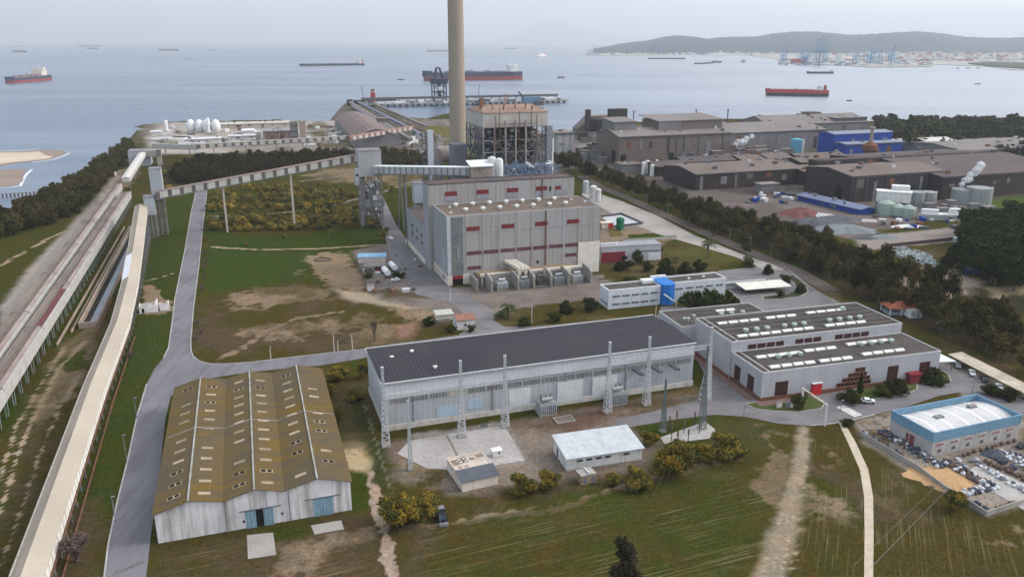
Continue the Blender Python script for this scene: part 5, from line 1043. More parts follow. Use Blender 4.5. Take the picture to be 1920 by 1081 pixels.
# left tower pair and the gallery that runs towards the camera
tw = mat('left_tower_cladding', (.37, .40, .44), (.33, .36, .39), .15, .75, rib=1.2, rib_dark=.95, stain=(.25, .25, .25), stain_amt=.3)
t = tower_box('transfer_tower', 'tall pale grey box tower at the left end of the chequered gallery', (TL_[0] + 2, TL_[1] + 9), R(19), 6.4, 8, 21, 39, tw)
t = tower_box('transfer_tower', 'lower pale grey box tower on open legs at the top of the long beige gallery', (TL_[0], TL_[1] + 1), R(19), 5.6, 7.5, 13.5, 24, tw)
beige = mat('beige_sheet_roof', (.31, .265, .215), (.26, .225, .185), .05, .9, rib=1.0, rib_axis='x', rib_dark=.90, fine=.12, stain=(.20, .15, .12), stain_amt=.6, stretch=(.06, 1, 1), stain_lo=.5)
palew = mat('pale_gallery_wall', (.66, .64, .60), (.56, .53, .49), .1, .85, fine=.1, seam=(3.4, 'x', .18, .55))
# long gallery: straight plan, flat stretch then rising

lg = thing('conveyor_gallery', 'long beige-roofed conveyor gallery running from the bottom left corner to the box towers', 'conveyor gallery', (0, 0), 0)
W_ = 6.7
def ribbon(pts, off0, off1, z0, z1, s, mi=0):                 # pts: (x,y,z) centre line, sideways offsets, heights relative
    for (p, q) in zip(pts, pts[1:]):
        dx, dy = q[0] - p[0], q[1] - p[1]; l = hypot(dx, dy); nx_, ny_ = dy / l, -dx / l
        A = lambda c, o_, z: (c[0] + nx_ * o_, c[1] + ny_ * o_, c[2] + z)
        n = len(s.v); s.v += [A(p, off0, z0), A(p, off1, z0), A(p, off1, z1), A(p, off0, z1), A(q, off0, z0), A(q, off1, z0), A(q, off1, z1), A(q, off0, z1)]
        for f in ((0, 1, 2, 3), (7, 6, 5, 4), (0, 4, 5, 1), (1, 5, 6, 2), (2, 6, 7, 3), (3, 7, 4, 0)): s.f.append(tuple(n + i for i in f)); s.m.append(mi)
cl = [(*G(x, y, z), z) for x, y, z in ((64, 1130, 7), (197, 720, 7), (242, 600, 7.4), (258, 527, 9), (267, 460, 13), (276, 384, 19))]
for (p, q) in zip(cl, cl[1:]):
    Lg = hypot(q[0] - p[0], q[1] - p[1]); ag = atan2(q[1] - p[1], q[0] - p[0]); dz = q[2] - p[2]
    def sub(name, m, fn):
        s = MB(); fn(s); return s.build(name, m, lg, loc=(p[0], p[1], 0), rz=ag)
    zz0, zz1 = p[2], q[2]
    # the near side (local y<0) is the right-hand side seen from the camera
    sub('roof', beige, lambda s: s.slab([(0, W_ * .56, zz0 + 1.2), (Lg, W_ * .56, zz1 + 1.2), (Lg, W_, zz1 - .2), (0, W_, zz0 - .2)], .2)); sub('roof', mat('cream_sheet_roof', (.40, .355, .29), (.35, .305, .25), .05, .9, rib=1.0, rib_axis='x', rib_dark=.93, fine=.1), lambda s: s.slab([(0, -.2, zz0), (Lg, -.2, zz1), (Lg, W_ * .56, zz1 + 1.2), (0, W_ * .56, zz0 + 1.2)], .2))
    def w_(s):
        s.v += [(0, 0, zz0 - 3.2), (Lg, 0, zz1 - 3.2), (Lg, 0, zz1), (0, 0, zz0), (0, W_ - .3, zz0 - 3.2), (Lg, W_ - .3, zz1 - 3.2), (Lg, W_ - .3, zz1), (0, W_ - .3, zz0)]
        for f in ((0, 1, 2, 3), (7, 6, 5, 4), (0, 4, 5, 1), (1, 5, 6, 2), (2, 6, 7, 3), (3, 7, 4, 0)): s.f.append(f); s.m.append(0)
    sub('wall', palew, w_)
    if p is cl[3]: sub('roof_patch', mat('new_white_sheet', (.66, .68, .70), (.62, .64, .66)), lambda s: s.slab([(x_, y_, zz0 + dz * x_ / Lg + (1.32 if y_ < 5 else -.08)) for x_, y_ in ((4, W_ * .56), (Lg * .72, W_ * .56), (Lg * .72, W_), (4, W_))], .1))
    n = int(Lg / 7)
    for k in range(n): x = (k + .5) * Lg / n; zk = zz0 + dz * x / Lg - 3.2; sub('trestle', steelg, lambda s: (s.beam((x, .2, 0), (x, .2, zk), .3), s.beam((x, W_ - .5, 0), (x, W_ - .5, zk), .3), s.beam((x, .2, .3), (x, W_ - .5, zk), .2)))
sub = None
s = MB(); ribbon(cl[:3], 1.0, 1.35, -7.0, -6.6, s); ribbon(cl[:3], .15, .4, -3.6, -3.3, s); s.build('side_pipe', rusty, lg)
# twin belt viaducts
vd = mat('viaduct_deck', (.235, .205, .18), (.18, .158, .14), .06, .95, fine=.25, stain=(.20, .14, .12), stain_amt=.6, stretch=(.05, 1.5, 1)); vp = mat('viaduct_white_panel', (.45, .44, .425), (.38, .37, .355), .2, .85, seam=(2.3, 'x', .12, .6), stain=(.3, .27, .25), stain_amt=.5)
redb = mat('red_lining', (.14, .05, .05), (.11, .05, .05), .2)
def viaduct(label, pr, w, red=False):
    a0 = G(*pr[0], 9); b0 = G(*pr[1], 9); ag = atan2(b0[1] - a0[1], b0[0] - a0[0]); Lg = hypot(b0[0] - a0[0], b0[1] - a0[1])
    t = thing('conveyor_viaduct', label, 'conveyor viaduct', a0, ag, 'twin belt viaducts')
    MB().box(0, Lg, 0, w, 4.6, 8.2).build('deck', vd, t); MB().box(0, Lg, -.15, .35, 4.5, 9).build('side_panel', vp, t); MB().box(0, Lg, w - .3, w + .1, 5.5, 9).build('side_panel', vd, t)
    MB().box(0, Lg, .45, w * .42, 8.21, 8.5).build('belt', mat('belt_cover', (.36, .30, .27), (.28, .22, .20), .1, .9, stain=(.2, .12, .1), stain_amt=.6, stretch=(.05, 1, 1)), t); MB().box(0, Lg, w * .5, w * .62, 8.21, 8.9).build('belt', mat('belt_dark', (.13, .10, .09), (.18, .14, .12), .2), t)
    if red: MB().box(75, 125, w * .12, w * .5, 8.51, 8.62).build('belt', redb, t, label='stretch of dark red belt cover')
    for x in np.arange(14, Lg, 58): s = MB(); s.path([(x, -.3, 8.5), (x, .8, 9.7), (x, w - .8, 9.7), (x, w + .2, 8.5)], .35); s.build('cross_pipe', steelg, t)
    for x in np.arange(4, Lg, 9.): s = MB(); s.beam((x, .2, 0), (x, .2, 4.6), .35); s.beam((x, w - .3, 0), (x, w - .3, 4.6), .35); s.beam((x, -.5, .2), (x + 3, .1, 4.5), .2); s.build('trestle', mat('green_grey_steel', (.20, .25, .24), (.16, .2, .19)), t)
    return t
viaduct('right belt viaduct of the twin pair, beside the open trench', ((-18, 765), (245, 358)), 6.2, True)
viaduct('left belt viaduct of the twin pair, beside the pale dirt road', ((-40, 720), (228, 344)), 6.8)
t = thing('belt_house', 'low grey machine house where the twin viaducts end near the shore', 'building', G(243, 312), R(19)); MB().box(0, 18, 0, 22, 0, 13).build('wall', tw, t); MB().box(14, 28, -2, 8, 8, 14).build('bridge', concr, t); MB().box(-.2, 18.2, -.2, 22.2, 13, 13.4).build('roof', steelg, t); MB().box(24, 28, -2, 2, 0, 14).build('pier', concr, t)
a0 = G(228, 385 - 42, 9); q0 = G(236, 339, 10); q1 = G(272, 284, 10); gallery('conveyor_gallery', 'short pale roofed gallery climbing to the machine house near the shore', (*q0, 9), (*q1, 9), 5.5, 3.4, mat('pale_roof', (.52, .50, .47), (.46, .44, .42)), wpan, wpan, 0, 0, legs=[(20, .6), (60, .6), (100, .6)])
# open trench with its long steel trough
a0 = G(148, 605, 2.6); b0 = G(249, 418, 2.6); ag = atan2(b0[1] - a0[1], b0[0] - a0[0]); Lg = hypot(b0[0] - a0[0], b0[1] - a0[1])
t = thing('hopper_trough', 'long dark open concrete trough with a grey blue inner slope left of the beige gallery', 'trough', a0, ag)
cw = mat('trough_wall', (.36, .30, .24), (.28, .22, .18), .1, .95, fine=.2, stain=(.17, .11, .09), stain_amt=.6)
s = MB(); s.box(0, Lg, -.3, .3, 0, 2.7); s.box(0, .5, -6, -.3, 0, 2.6); s.box(0, Lg, -6.3, -6, 0, 2.2); s.build('wall', cw, t)
MB().slab([(.5, -2.6, .4), (Lg, -2.6, .4), (Lg, -5.9, 2.3), (.5, -5.9, 2.3)], .2).build('inner_slope', mat('slope_steel', (.27, .29, .33), (.22, .23, .26), .1, .7), t); MB().box(.5, Lg, -2.6, -.3, .1, .4).build('trough_floor', mat('near_black_floor', (.02, .02, .02), (.03, .028, .026), .4), t)  # trough floor coloured near-black between the walls
for off, m_, nm in ((2.4, cw, 'rail_beam'), (5.0, cw, 'rail_beam')): MB().box(-18 if off > 3 else -4, Lg, off - .25, off + .25, 0, .9).build(nm, m_, t)
MB().box(-9, 40, -7.4, -7.0, 0, .8).build('rail_beam', rusty, t)
# ------------------------------------------------------------------ vegetation
def leafmat(name, c1, c2, c3=None, rnd=.22, scale=.35, amt3=.5):
    if name in MATS: return MATS[name]
    m = bpy.data.materials.new(name); m.use_nodes = True; nt = m.node_tree; p = nt.nodes['Principled BSDF']; p.inputs['Roughness'].default_value = .9; p.inputs['Specular IOR Level'].default_value = 0
    v = nt.nodes.new('ShaderNodeTexCoord').outputs['Object']; oi = nt.nodes.new('ShaderNodeObjectInfo')
    av = nt.nodes.new('ShaderNodeVectorMath'); av.operation = 'ADD'; nt.links.new(v, av.inputs[0]); nt.links.new(oi.outputs['Location'], av.inputs[1]); v = av.outputs[0]
    o_ = _mix(nt, _ramp(nt, _noise(nt, v, scale * 2, 5, .7), .38, .62), c1, c2)
    if c3: o_ = _mix(nt, _ramp(nt, _noise(nt, v, scale, 4, .7), .46, .58, 0, amt3), o_, c3)
    q = nt.nodes.new('ShaderNodeVectorMath'); q.operation = 'SCALE'; nt.links.new(o_, q.inputs[0]); nt.links.new(_ramp(nt, oi.outputs['Random'], 0, 1, 1 - rnd, 1 + rnd), q.inputs['Scale'])
    nt.links.new(q.outputs[0], p.inputs['Base Color']); MATS[name] = m; return m
bark = mat('bark', (.14, .115, .09), (.10, .085, .07), .8, .95)
def leaf_cloud(blobs, n, size, seed, shell=.55):
    """n leaf clumps spread through ellipsoid blobs (x,y,z,rx,ry,rz)"""
    r = np.random.default_rng(seed); vol = np.array([b[3] * b[4] * b[5] for b in blobs]); k = r.choice(len(blobs), n, p=vol / vol.sum()); B = np.array(blobs)[k]
    d = r.normal(size=(n, 3)); d /= np.linalg.norm(d, axis=1)[:, None]; rad = (shell + (1 - shell) * r.random(n)) ** 1.0 * (1 + .12 * r.normal(size=n)); 
    c = B[:, :3] + d * rad[:, None] * B[:, 3:6]
    nrm = d * .5 + r.normal(size=(n, 3)) * .6 + np.array([0, 0, .35]); nrm /= np.linalg.norm(nrm, axis=1)[:, None]
    t = np.cross(nrm, r.normal(size=(n, 3))); t /= np.linalg.norm(t, axis=1)[:, None]; b = np.cross(nrm, t)
    s = size * (.6 + .8 * r.random(n))[:, None]; t = t * s; b = b * s * .75
    V = np.stack([c - t - b * .4, c + t * .2 - b, c + t + b * .3, c - t * .1 + b], 1).reshape(-1, 3); V[:, 2] = np.maximum(V[:, 2], .05); return V
def cloud_mesh(name, V, m):
    me = bpy.data.meshes.new(name); n = len(V) // 4; me.vertices.add(len(V)); me.vertices.foreach_set('co', V.astype(np.float32).ravel())
    me.loops.add(n * 4); me.loops.foreach_set('vertex_index', np.arange(n * 4, dtype=np.int32)); me.polygons.add(n)
    me.polygons.foreach_set('loop_start', np.arange(0, n * 4, 4, dtype=np.int32)); me.polygons.foreach_set('loop_total', np.full(n, 4, np.int32)); me.materials.append(m); me.update(); me.validate(); return me
def blobs_round(r, h, rad, n=7, z0=.35):
    out = [(0, 0, h * (z0 + .28), rad * .62, rad * .62, h * .3)]
    for i in range(n):
        a_ = 2 * pi * i / n + r.uniform(-.4, .4); q = rad * r.uniform(.45, .72); b = rad * r.uniform(.32, .5); out.append((q * cos(a_), q * sin(a_), h * r.uniform(z0 + .05, .78), b, b, b * r.uniform(.7, 1.0) * h / rad * .6))
    for i in range(3): out.append((r.uniform(-.3, .3) * rad, r.uniform(-.3, .3) * rad, h * r.uniform(.78, .88), rad * .3, rad * .3, h * .13))
    return out
def trunk_mesh(r, h, rad, th=.28, limbs=5, top=.7):
    s = MB(); p0 = (0, 0, 0); p1 = (r.uniform(-.3, .3), r.uniform(-.3, .3), h * .35); p2 = (p1[0] + r.uniform(-.5, .5), p1[1] + r.uniform(-.5, .5), h * top)
    s.tube(p0, p1, th, th * .75, 7); s.tube(p1, p2, th * .75, th * .3, 6)
    for i in range(limbs): a_ = 2 * pi * i / limbs + r.uniform(-.5, .5); q = rad * r.uniform(.4, .7); s.tube(p1, (q * cos(a_), q * sin(a_), h * r.uniform(.5, .75)), th * .5, th * .15, 5)
    return s.mesh('trunk', bark)
def protos(kind, n, h, rad, leaves, size, m, z0=.35, shell=.55, seed=0, th=.28, top=.7):
    out = []
    for i in range(n):
        r = random.Random(seed * 100 + i); b = blobs_round(r, h, rad * r.uniform(.85, 1.15), r.choice((5, 6, 7)), z0)
        cm = cloud_mesh('crown', leaf_cloud(b, leaves, size, seed * 50 + i, shell), m); out.append((cm, trunk_mesh(r, h, rad, th, top=top)))
    return out
L_belt = leafmat('belt_foliage', (0.032, 0.034, 0.013), (0.058, 0.050, 0.018), (0.080, 0.054, 0.021), .45, .12)
L_dark = leafmat('dark_foliage', (0.020, 0.026, 0.009), (0.036, 0.041, 0.013), None, .2)
L_mim = leafmat('mimosa_foliage', (0.058, 0.066, 0.022), (0.091, 0.086, 0.024), (0.277, 0.176, 0.024), .15, .28, .75)
L_mimf = leafmat('field_mimosa_foliage', (0.087, 0.096, 0.035), (0.158, 0.139, 0.041), (0.318, 0.207, 0.035), .3, .10, .7)
L_shore = leafmat('shore_foliage', (0.034, 0.036, 0.013), (0.061, 0.054, 0.018), (0.085, 0.057, 0.023), .25, .09)
L_wood = leafmat('wood_foliage', (0.038, 0.031, 0.018), (0.057, 0.045, 0.022), (0.047, 0.050, 0.016), .22, .12)
L_gum = leafmat('far_wood_foliage', (0.036, 0.040, 0.018), (0.053, 0.054, 0.024), None, .2, .08)
L_shrub = leafmat('shrub_foliage', (0.038, 0.045, 0.011), (0.058, 0.060, 0.016), None, .2)
def plant(pr, label, cat, o, h, rz=0., group=None, name='tree', hw=None, h0=10.):
    cm, tm = pr; t = thing(name, label, cat, o, rz, group); sc = h / h0; t.scale = ((hw or sc), (hw or sc), sc)
    c = bpy.data.objects.new('crown', cm); COL.objects.link(c); c.parent = t
    if tm: k = bpy.data.objects.new('trunk', tm); COL.objects.link(k); k.parent = t
    return t
def in_poly(poly, x, y):
    c = False; n = len(poly)
    for i in range(n):
        (x1, y1), (x2, y2) = poly[i], poly[(i + 1) % n]
        if (y1 > y) != (y2 > y) and x < (x2 - x1) * (y - y1) / (y2 - y1) + x1: c = not c
    return c
def scatter(px, gap, r, limit=400):
    w = [G(*q) for q in px]; x0, x1 = min(p[0] for p in w), max(p[0] for p in w); y0, y1 = min(p[1] for p in w), max(p[1] for p in w); out = []
    for _ in range(limit * 30):
        x, y = r.uniform(x0, x1), r.uniform(y0, y1)
        if in_poly(w, x, y) and all((x - a) ** 2 + (y - b) ** 2 > gap * gap for a, b in out): out.append((x, y))
        if len(out) >= limit: break
    return out
rv = random.Random(21)
belt = protos('belt', 6, 10, 4.2, 1150, .40, L_belt, .34, shell=.35, seed=1)
for x, y in scatter([(1035, 312), (1120, 345), (1200, 378), (1300, 428), (1400, 468), (1490, 500), (1560, 538), (1640, 575), (1700, 597), (1800, 650), (1935, 712), (1935, 630), (1840, 592), (1760, 558), (1700, 535), (1600, 494), (1500, 452), (1400, 428), (1300, 396), (1220, 374), (1130, 342), (1060, 306)], 6.6, rv, 168):
    plant(rv.choice(belt), 'brownish dark gum tree in the belt along the railway', 'tree', (x, y), rv.uniform(9, 17), rv.uniform(0, 6), 'trees of the belt along the railway', hw=rv.uniform(.75, 1.35))
clus = protos('clus', 3, 10, 4.8, 1600, .42, L_dark, .22, seed=2)
for x, y in scatter([(1815, 520), (1800, 470), (1815, 440), (1860, 425), (1940, 420), (1940, 550), (1880, 545), (1850, 530)], 7.4, rv, 40):
    plant(rv.choice(clus), 'tall dark tree in the dense clump at the right edge', 'tree', (x, y), rv.uniform(13, 18), rv.uniform(0, 6), 'dense dark clump at the right edge')
for px_, py_, h_ in ((1775, 510, 10), (1790, 500, 13), (1758, 530, 9), (1740, 560, 10), (1500, 470, 12), (1630, 525, 14)): plant(rv.choice(clus), {1775: 'dark tree standing alone before the glittering scrap heap', 1790: 'taller dark tree right behind the lone tree by the scrap heap'}.get(px_, 'dark tree standing out of the belt near the yard'), 'tree', G(px_, py_), h_, 1., 'single trees near the yard')
shore = protos('shore', 4, 10, 5.2, 1100, .55, L_shore, .15, seed=3)
for x, y in scatter([(-40, 465), (0, 450), (80, 424), (140, 402), (188, 354), (150, 340), (140, 345), (60, 386), (0, 408), (-40, 422)], 6.0, rv, 78):
    plant(rv.choice(shore), 'dense brown green tree on the bank above the shore', 'tree', (x, y), rv.uniform(8, 11.5), rv.uniform(0, 6), 'trees along the shore bank')
wood = protos('wood', 4, 10, 5., 700, .6, L_wood, .12, seed=4)
def mass(name, prs, spots, hf, m, h0=10., wf=1.):
    Vs = []
    for x, y in spots:
        me_ = rv.choice(prs)[0]; v = np.empty(len(me_.vertices) * 3, np.float32); me_.vertices.foreach_get('co', v); v = v.reshape(-1, 3); h = hf() / h0; a_ = rv.uniform(0, 6)
        w_ = h * wf; Vs.append(np.column_stack([x + (v[:, 0] * cos(a_) - v[:, 1] * sin(a_)) * w_, y + (v[:, 0] * sin(a_) + v[:, 1] * cos(a_)) * w_, v[:, 2] * h]))
    ob = bpy.data.objects.new(name, cloud_mesh(name, np.concatenate(Vs), m)); COL.objects.link(ob); ob['kind'] = 'stuff'; return ob
gum = protos('gum', 4, 10, 5.6, 420, .95, L_gum, .1, seed=5)
mass('gum_wood', gum, scatter([(1700, 292), (1800, 300), (1940, 312), (1940, 238), (1850, 240), (1760, 242), (1690, 240), (1640, 237), (1660, 262)], 12.5, rv, 260), lambda: rv.uniform(12, 20), L_gum, wf=1.3)
mass('dark_wood', wood, scatter([(318, 345), (400, 346), (480, 336), (560, 318), (655, 302), (655, 291), (560, 294), (450, 300), (370, 305), (330, 320)], 7.5, rv, 170), lambda: rv.uniform(8, 11), L_wood)
mass('dark_thicket', wood, scatter([(712, 318), (800, 318), (800, 296), (712, 290)], 8, rv, 45), lambda: rv.uniform(7, 10), L_wood)
mass('bank_scrub', shore, scatter([(185, 356), (232, 306), (256, 290), (243, 268), (200, 298), (150, 338)], 7.0, rv, 90), lambda: rv.uniform(7, 10), L_shore)
# mimosas of the field, one by one the near ones
mimf = protos('mimf', 4, 5, 3.4, 900, .36, L_mimf, .1, seed=6)
for q in ([(392, 405), (396, 362), (470, 352), (600, 346), (650, 358), (668, 376), (630, 392), (560, 396), (420, 402)], [(395, 432), (393, 410), (520, 408), (640, 400), (672, 398), (668, 428), (560, 430), (470, 434)]):
    for x, y in scatter(q, 4.9, rv, 120):
        if vnoise(np.array([[x, y]]), .07, 12)[0] > .27: plant(rv.choice(mimf), 'low golden green mimosa in the thicket under the chequered gallery', 'bush', (x, y), rv.uniform(3.2, 6), rv.uniform(0, 6), 'mimosa thicket', name='mimosa_bush', h0=5.)
for px_, py_, h_, lb in ((697, 424, 6, 'mimosa right at the foot of the tall lattice tower'), (722, 440, 5, 'mimosa beside the white car near the lattice tower'), (655, 425, 4.5, 'small mimosa just left of the lattice tower foot'), (620, 440, 3, 'rounded bush on the lawn between the pylon and the lattice tower'), (534, 446, 2.6, 'small dark round bush on the lawn right of the left pylon'), (462, 460, 2.4, 'small dark bush alone on the lawn near the road'),
                         (695, 352, 5, 'bush beside the curved track behind the lattice tower'), (735, 360, 5, 'dark bush behind the lattice tower by the track'), (495, 330, 5, 'bush where the gallery crosses the road'), (300, 345, 7, 'green tree behind the tall pale box tower'), (310, 330, 6, 'bush behind the tall pale box tower'), (320, 358, 5, 'bush right beside the tall pale box tower')):
    plant(rv.choice(mimf), lb, 'bush', G(px_, py_), h_, 1, name='bush', h0=5.)
mim = protos('mim', 5, 8, 5.2, 5200, .30, L_mim, .12, seed=7)
for i, (px_, py_, h_, w_, lb) in enumerate(((745, 985, 7.5, 1.05, 'large golden mimosa by the bottom track, left half of the pair'), (787, 975, 6.2, .85, 'golden mimosa beside the dark tractor'), (982, 922, 4.6, .68, 'mimosa just right of the cream hut'), (1030, 915, 5.2, .66, 'mimosa second to the right of the cream hut'),
        (1197, 912, 5.0, .72, 'bright golden mimosa in front of the white store'), (1150, 908, 3.2, .45, 'small mimosa right of the tiny brick hut'), (1264, 892, 9.5, 1.0, 'tallest golden mimosa right of the white store'), (1217, 832, 3.8, .5, 'mimosa behind the right corner of the white store'),
        (1320, 864, 5.5, .75, 'golden mimosa next to the tallest one'), (1365, 852, 6.0, .95, 'golden mimosa furthest right of the row before the dirt track'), (1790, 955, 5.0, .62, 'mimosa at the corner of the bale yard wall'), (636, 712, 5.2, .68, 'mimosa behind the mossy warehouse'),
        (683, 708, 5.5, .45, 'dark narrow mimosa at the corner of the switchgear hall'), (618, 740, 4.2, .5, 'bush against the right side of the mossy warehouse'), (665, 748, 3.6, .5, 'dark bush by the path beside the switchgear hall'), (632, 788, 3.6, .42, 'low bush halfway along the mossy warehouse'))):
    plant(mim[i % 5], lb, 'mimosa', G(px_, py_), h_, i * 1.3, name='mimosa_tree', h0=8., hw=w_)
shr = protos('shr', 3, 5, 3.3, 1500, .26, L_shrub, .1, seed=8); drk = protos('drk', 3, 5, 3.4, 1800, .27, L_dark, .08, seed=9)
for px_, py_, h_, w_, pr, lb in ((1061, 586, 5.4, .9, drk, 'dark round clipped tree on the lawn before the transformer bays'), (984, 610, 4.2, 1.0, shr, 'round bush right of the garden palm'), (1040, 602, 3.6, .95, shr, 'low round bush on the lawn before the dark roof'), (1107, 582, 5.8, 1.1, drk, 'dark bush at the left corner of the white offices'),
        (1300, 582, 9.0, 1.75, drk, 'left part of the huge dark bush before the offices'), (1330, 582, 10.5, 2.1, drk, 'huge dark spreading bush before the offices'), (1358, 580, 8., 1.5, drk, 'right part of the huge dark bush before the offices'), (1166, 505, 7.4, 1.3, drk, 'dark tree in front of the dark red wall'), (1195, 494, 7.4, 1.1, shr, 'tree beside the pale pump house panel'),
        (1213, 508, 5.5, 1.2, shr, 'grey green bush behind the offices'), (1248, 518, 9.5, 1.5, drk, 'broad dark tree behind the blue stair tower'), (1284, 512, 5.8, 1.4, drk, 'dark bush behind the right office wing'), (1312, 507, 5.8, 1.2, drk, 'dark bush left of the lawn palm'), (1180, 530, 3.5, 1.2, shr, 'low hedge bush behind the left office wing'), (1235, 478, 4.5, .7, shr, 'bush at the right end of the pump house'),
        (1592, 752, 4.8, 1.05, drk, 'dark bush at the left end of the long island beside the white car'), (1680, 737, 5.2, 1.25, drk, 'dark round bush at the right end of the long island'), (1655, 742, 3.2, .9, shr, 'low green bush in the middle of the long island'), (1745, 716, 5.0, 1.4, drk, 'broad bush on the small rounded island'), (1498, 764, 5.0, .9, shr, 'bush behind the white height gate'), (1858, 740, 3.6, .9, drk, 'dark shrub at the end of the long carport'), (1890, 748, 4.2, 1., drk, 'dark shrub below the long carport'),
        (1472, 530, 4., .8, shr, 'small tree in the dark planted bed of the car park'), (1500, 548, 4.2, .8, drk, 'dark shrub at the bend of the planted bed'), (1462, 556, 3.6, .75, shr, 'small green tree right of the white carport'), (1440, 514, 5.2, .95, drk, 'dark tree at the end of the white garden wall'), (1403, 500, 5., 1, shr, 'yellow green bush where the road meets the garden wall'), (1588, 797, 2.4, .6, drk, 'small dark shrub at the head of the concrete path'),
        (805, 610, 3.6, .8, drk, 'dark bush in the ruined enclosure'), (846, 622, 3.2, .7, shr, 'bush left of the red tiled hut'), (884, 622, 3.0, .5, shr, 'bush right of the red tiled hut'), (748, 520, 2.8, 1., drk, 'bush by the two white tanks'), (690, 520, 2.6, .8, shr, 'bush beside the grey shed'), (1530, 505, 4, .8, shr, 'pale shrub by the railway'), (1400, 470, 4, .9, shr, 'grey shrub beside the railway')):
    plant(pr[int(px_) % 3], lb, 'bush', G(px_, py_), h_, px_ * .1, name='bush', h0=5., hw=w_)
# cypress and the dark tree whose top enters at the bottom edge
cy = cloud_mesh('crown', leaf_cloud([(0, 0, 3.2 + k * .9, 1.0 - k * .14, 1.0 - k * .14, 1.2) for k in range(6)] + [(0, 0, 1.8, 1.0, 1.0, 1.3)], 1500, .2, 77), L_dark)
plant((cy, trunk_mesh(random.Random(3), 6, .5, .15, 2)), 'thin dark cypress before the stepped pyramid of windows', 'tree', G(1611, 741), 10, name='cypress')
big = cloud_mesh('crown', leaf_cloud([(rv.uniform(-1.6, 1.6) * (1 - (k / 15) ** 2 * .6), rv.uniform(-1.6, 1.6) * (1 - (k / 15) ** 2 * .6), 2.5 + k * .62, 1.7 - k * .03, 1.7 - k * .03, 1.0) for k in range(15)], 7500, .17, 78, .4), leafmat('near_dark_foliage', (.028, .026, .018), (.05, .045, .028), None, .1, .5))
q = G(1166, 1150); plant((big, trunk_mesh(random.Random(4), 11, 2, .3, 4)), 'dark tree whose top rises at the bottom edge of the field', 'tree', q, GZ(*q, 1006), name='tree', h0=12.6, hw=1.35)
# bare winter trees
barem = mat('bare_twigs', (.13, .095, .085), (.10, .08, .075), .5, .95)
def bare_mesh(seed, h, spread, n=9, wmul=1.):
    r = random.Random(seed); s = MB()
    def grow(p, d, l, w, depth):
        q = tuple(p[i] + d[i] * l for i in range(3)); s.tube(p, q, w, w * .7, 4, caps=False)
        if depth == 0: return
        for _ in range(3 if depth > 1 else 4):
            e = [d[0] + r.uniform(-1, 1) * spread, d[1] + r.uniform(-1, 1) * spread, d[2] + r.uniform(-.2, .5)]; k = math.sqrt(sum(c * c for c in e)); grow(q, [c / k for c in e], l * r.uniform(.6, .85), max(w * .55, .045 * wmul), depth - 1)
    for i in range(n): grow((r.uniform(-.2, .2), r.uniform(-.2, .2), 0), [r.uniform(-.35, .35) * spread, r.uniform(-.35, .35) * spread, 1], h * .3, .13 * wmul, 3)
    return s.mesh('branches', barem)
bt = [bare_mesh(i, 8, .8, 4) for i in range(3)]; bb = [bare_mesh(i + 9, 4, 1.5, 8) for i in range(3)]
def bare(me_, label, o, sc, rz, group=None):
    ob = bpy.data.objects.new('bare_tree', me_); COL.objects.link(ob); ob.location = (*o, 0); ob.scale = sc if isinstance(sc, tuple) else (sc,) * 3; ob.rotation_euler = (0, 0, rz); tag(ob, label, 'bare tree', group)
bare(bare_mesh(40, 10, .35, 6), 'tall bare leafless tree alone on the brown field before the power station', G(703, 640), (.8, .8, 1.0), 0)
for i, (px_, py_) in enumerate(((386, 452), (384, 478), (382, 505), (387, 492), (385, 520), (378, 545), (384, 435), (370, 610), (366, 640), (376, 625))): bare(bb[i % 3], 'bare brown roadside bush on the right verge of the left road', G(px_, py_), .8, i, 'bare bushes along the road')
for px_, py_, lb, sc in ((146, 1050, 'large bare brown bush at the bottom left between gallery and road', 2.2), (245, 672, 'small reddish bare bush between the gallery and the road fork', .9), (1640, 690 - 40, 'bare shrub by the gatehouse', .8)): bare(bb[1], lb, G(px_, py_), sc, .5)
# palms
def palm(label, o, h, R_=3.6, n=26, seed=0):
    t = thing('palm_tree', label, 'palm', o); r = random.Random(seed); s = MB(); s.tube((0, 0, 0), (0, 0, h * .55), .45, .35, 8); s.tube((0, 0, h * .55), (0, 0, h), .35, .55, 8); s.build('trunk', bark, t); s = MB()
    for i in range(n):
        a_ = 2 * pi * i / n * 2.4; el = r.uniform(.0, 1.1); pts = []
        for k in range(6): q = k / 5; pts.append((R_ * q * cos(el * (1 - q * .5)) * cos(a_), R_ * q * cos(el * (1 - q * .5)) * sin(a_), h + R_ * (sin(el) * q - (.75) * q * q)))
        sx_, sy_ = -sin(a_), cos(a_)
        for k in range(5):
            w0, w1 = .16 + .34 * sin(pi * k / 5), .16 + .34 * sin(pi * (k + 1) / 5) * (k < 4); p, q = pts[k], pts[k + 1]
            s.face([(p[0] - sx_ * w0, p[1] - sy_ * w0, p[2] - w0 * .6), p, q, (q[0] - sx_ * w1, q[1] - sy_ * w1, q[2] - w1 * .6)]); s.face([p, (p[0] + sx_ * w0, p[1] + sy_ * w0, p[2] - w0 * .6), (q[0] + sx_ * w1, q[1] + sy_ * w1, q[2] - w1 * .6), q])
    s.build('fronds', leafmat('palm_green', (.045, .055, .022), (.07, .075, .035), None, .1), t)
palm('palm tree on the lawn left of the transformer bays', G(953, 596), 5.0, 4.0, 30, 1); palm('tall palm tree alone on the lawn by the railway road', G(1327, 484), 8.5, 4.6, 30, 2); palm('small low palm on the lawn left of the tall palm', G(1266, 492), 2.5, 3.0, 20, 3); palm('small palm bush beside the garden palm', G(938, 592), 1.5, 2.8, 18, 4)
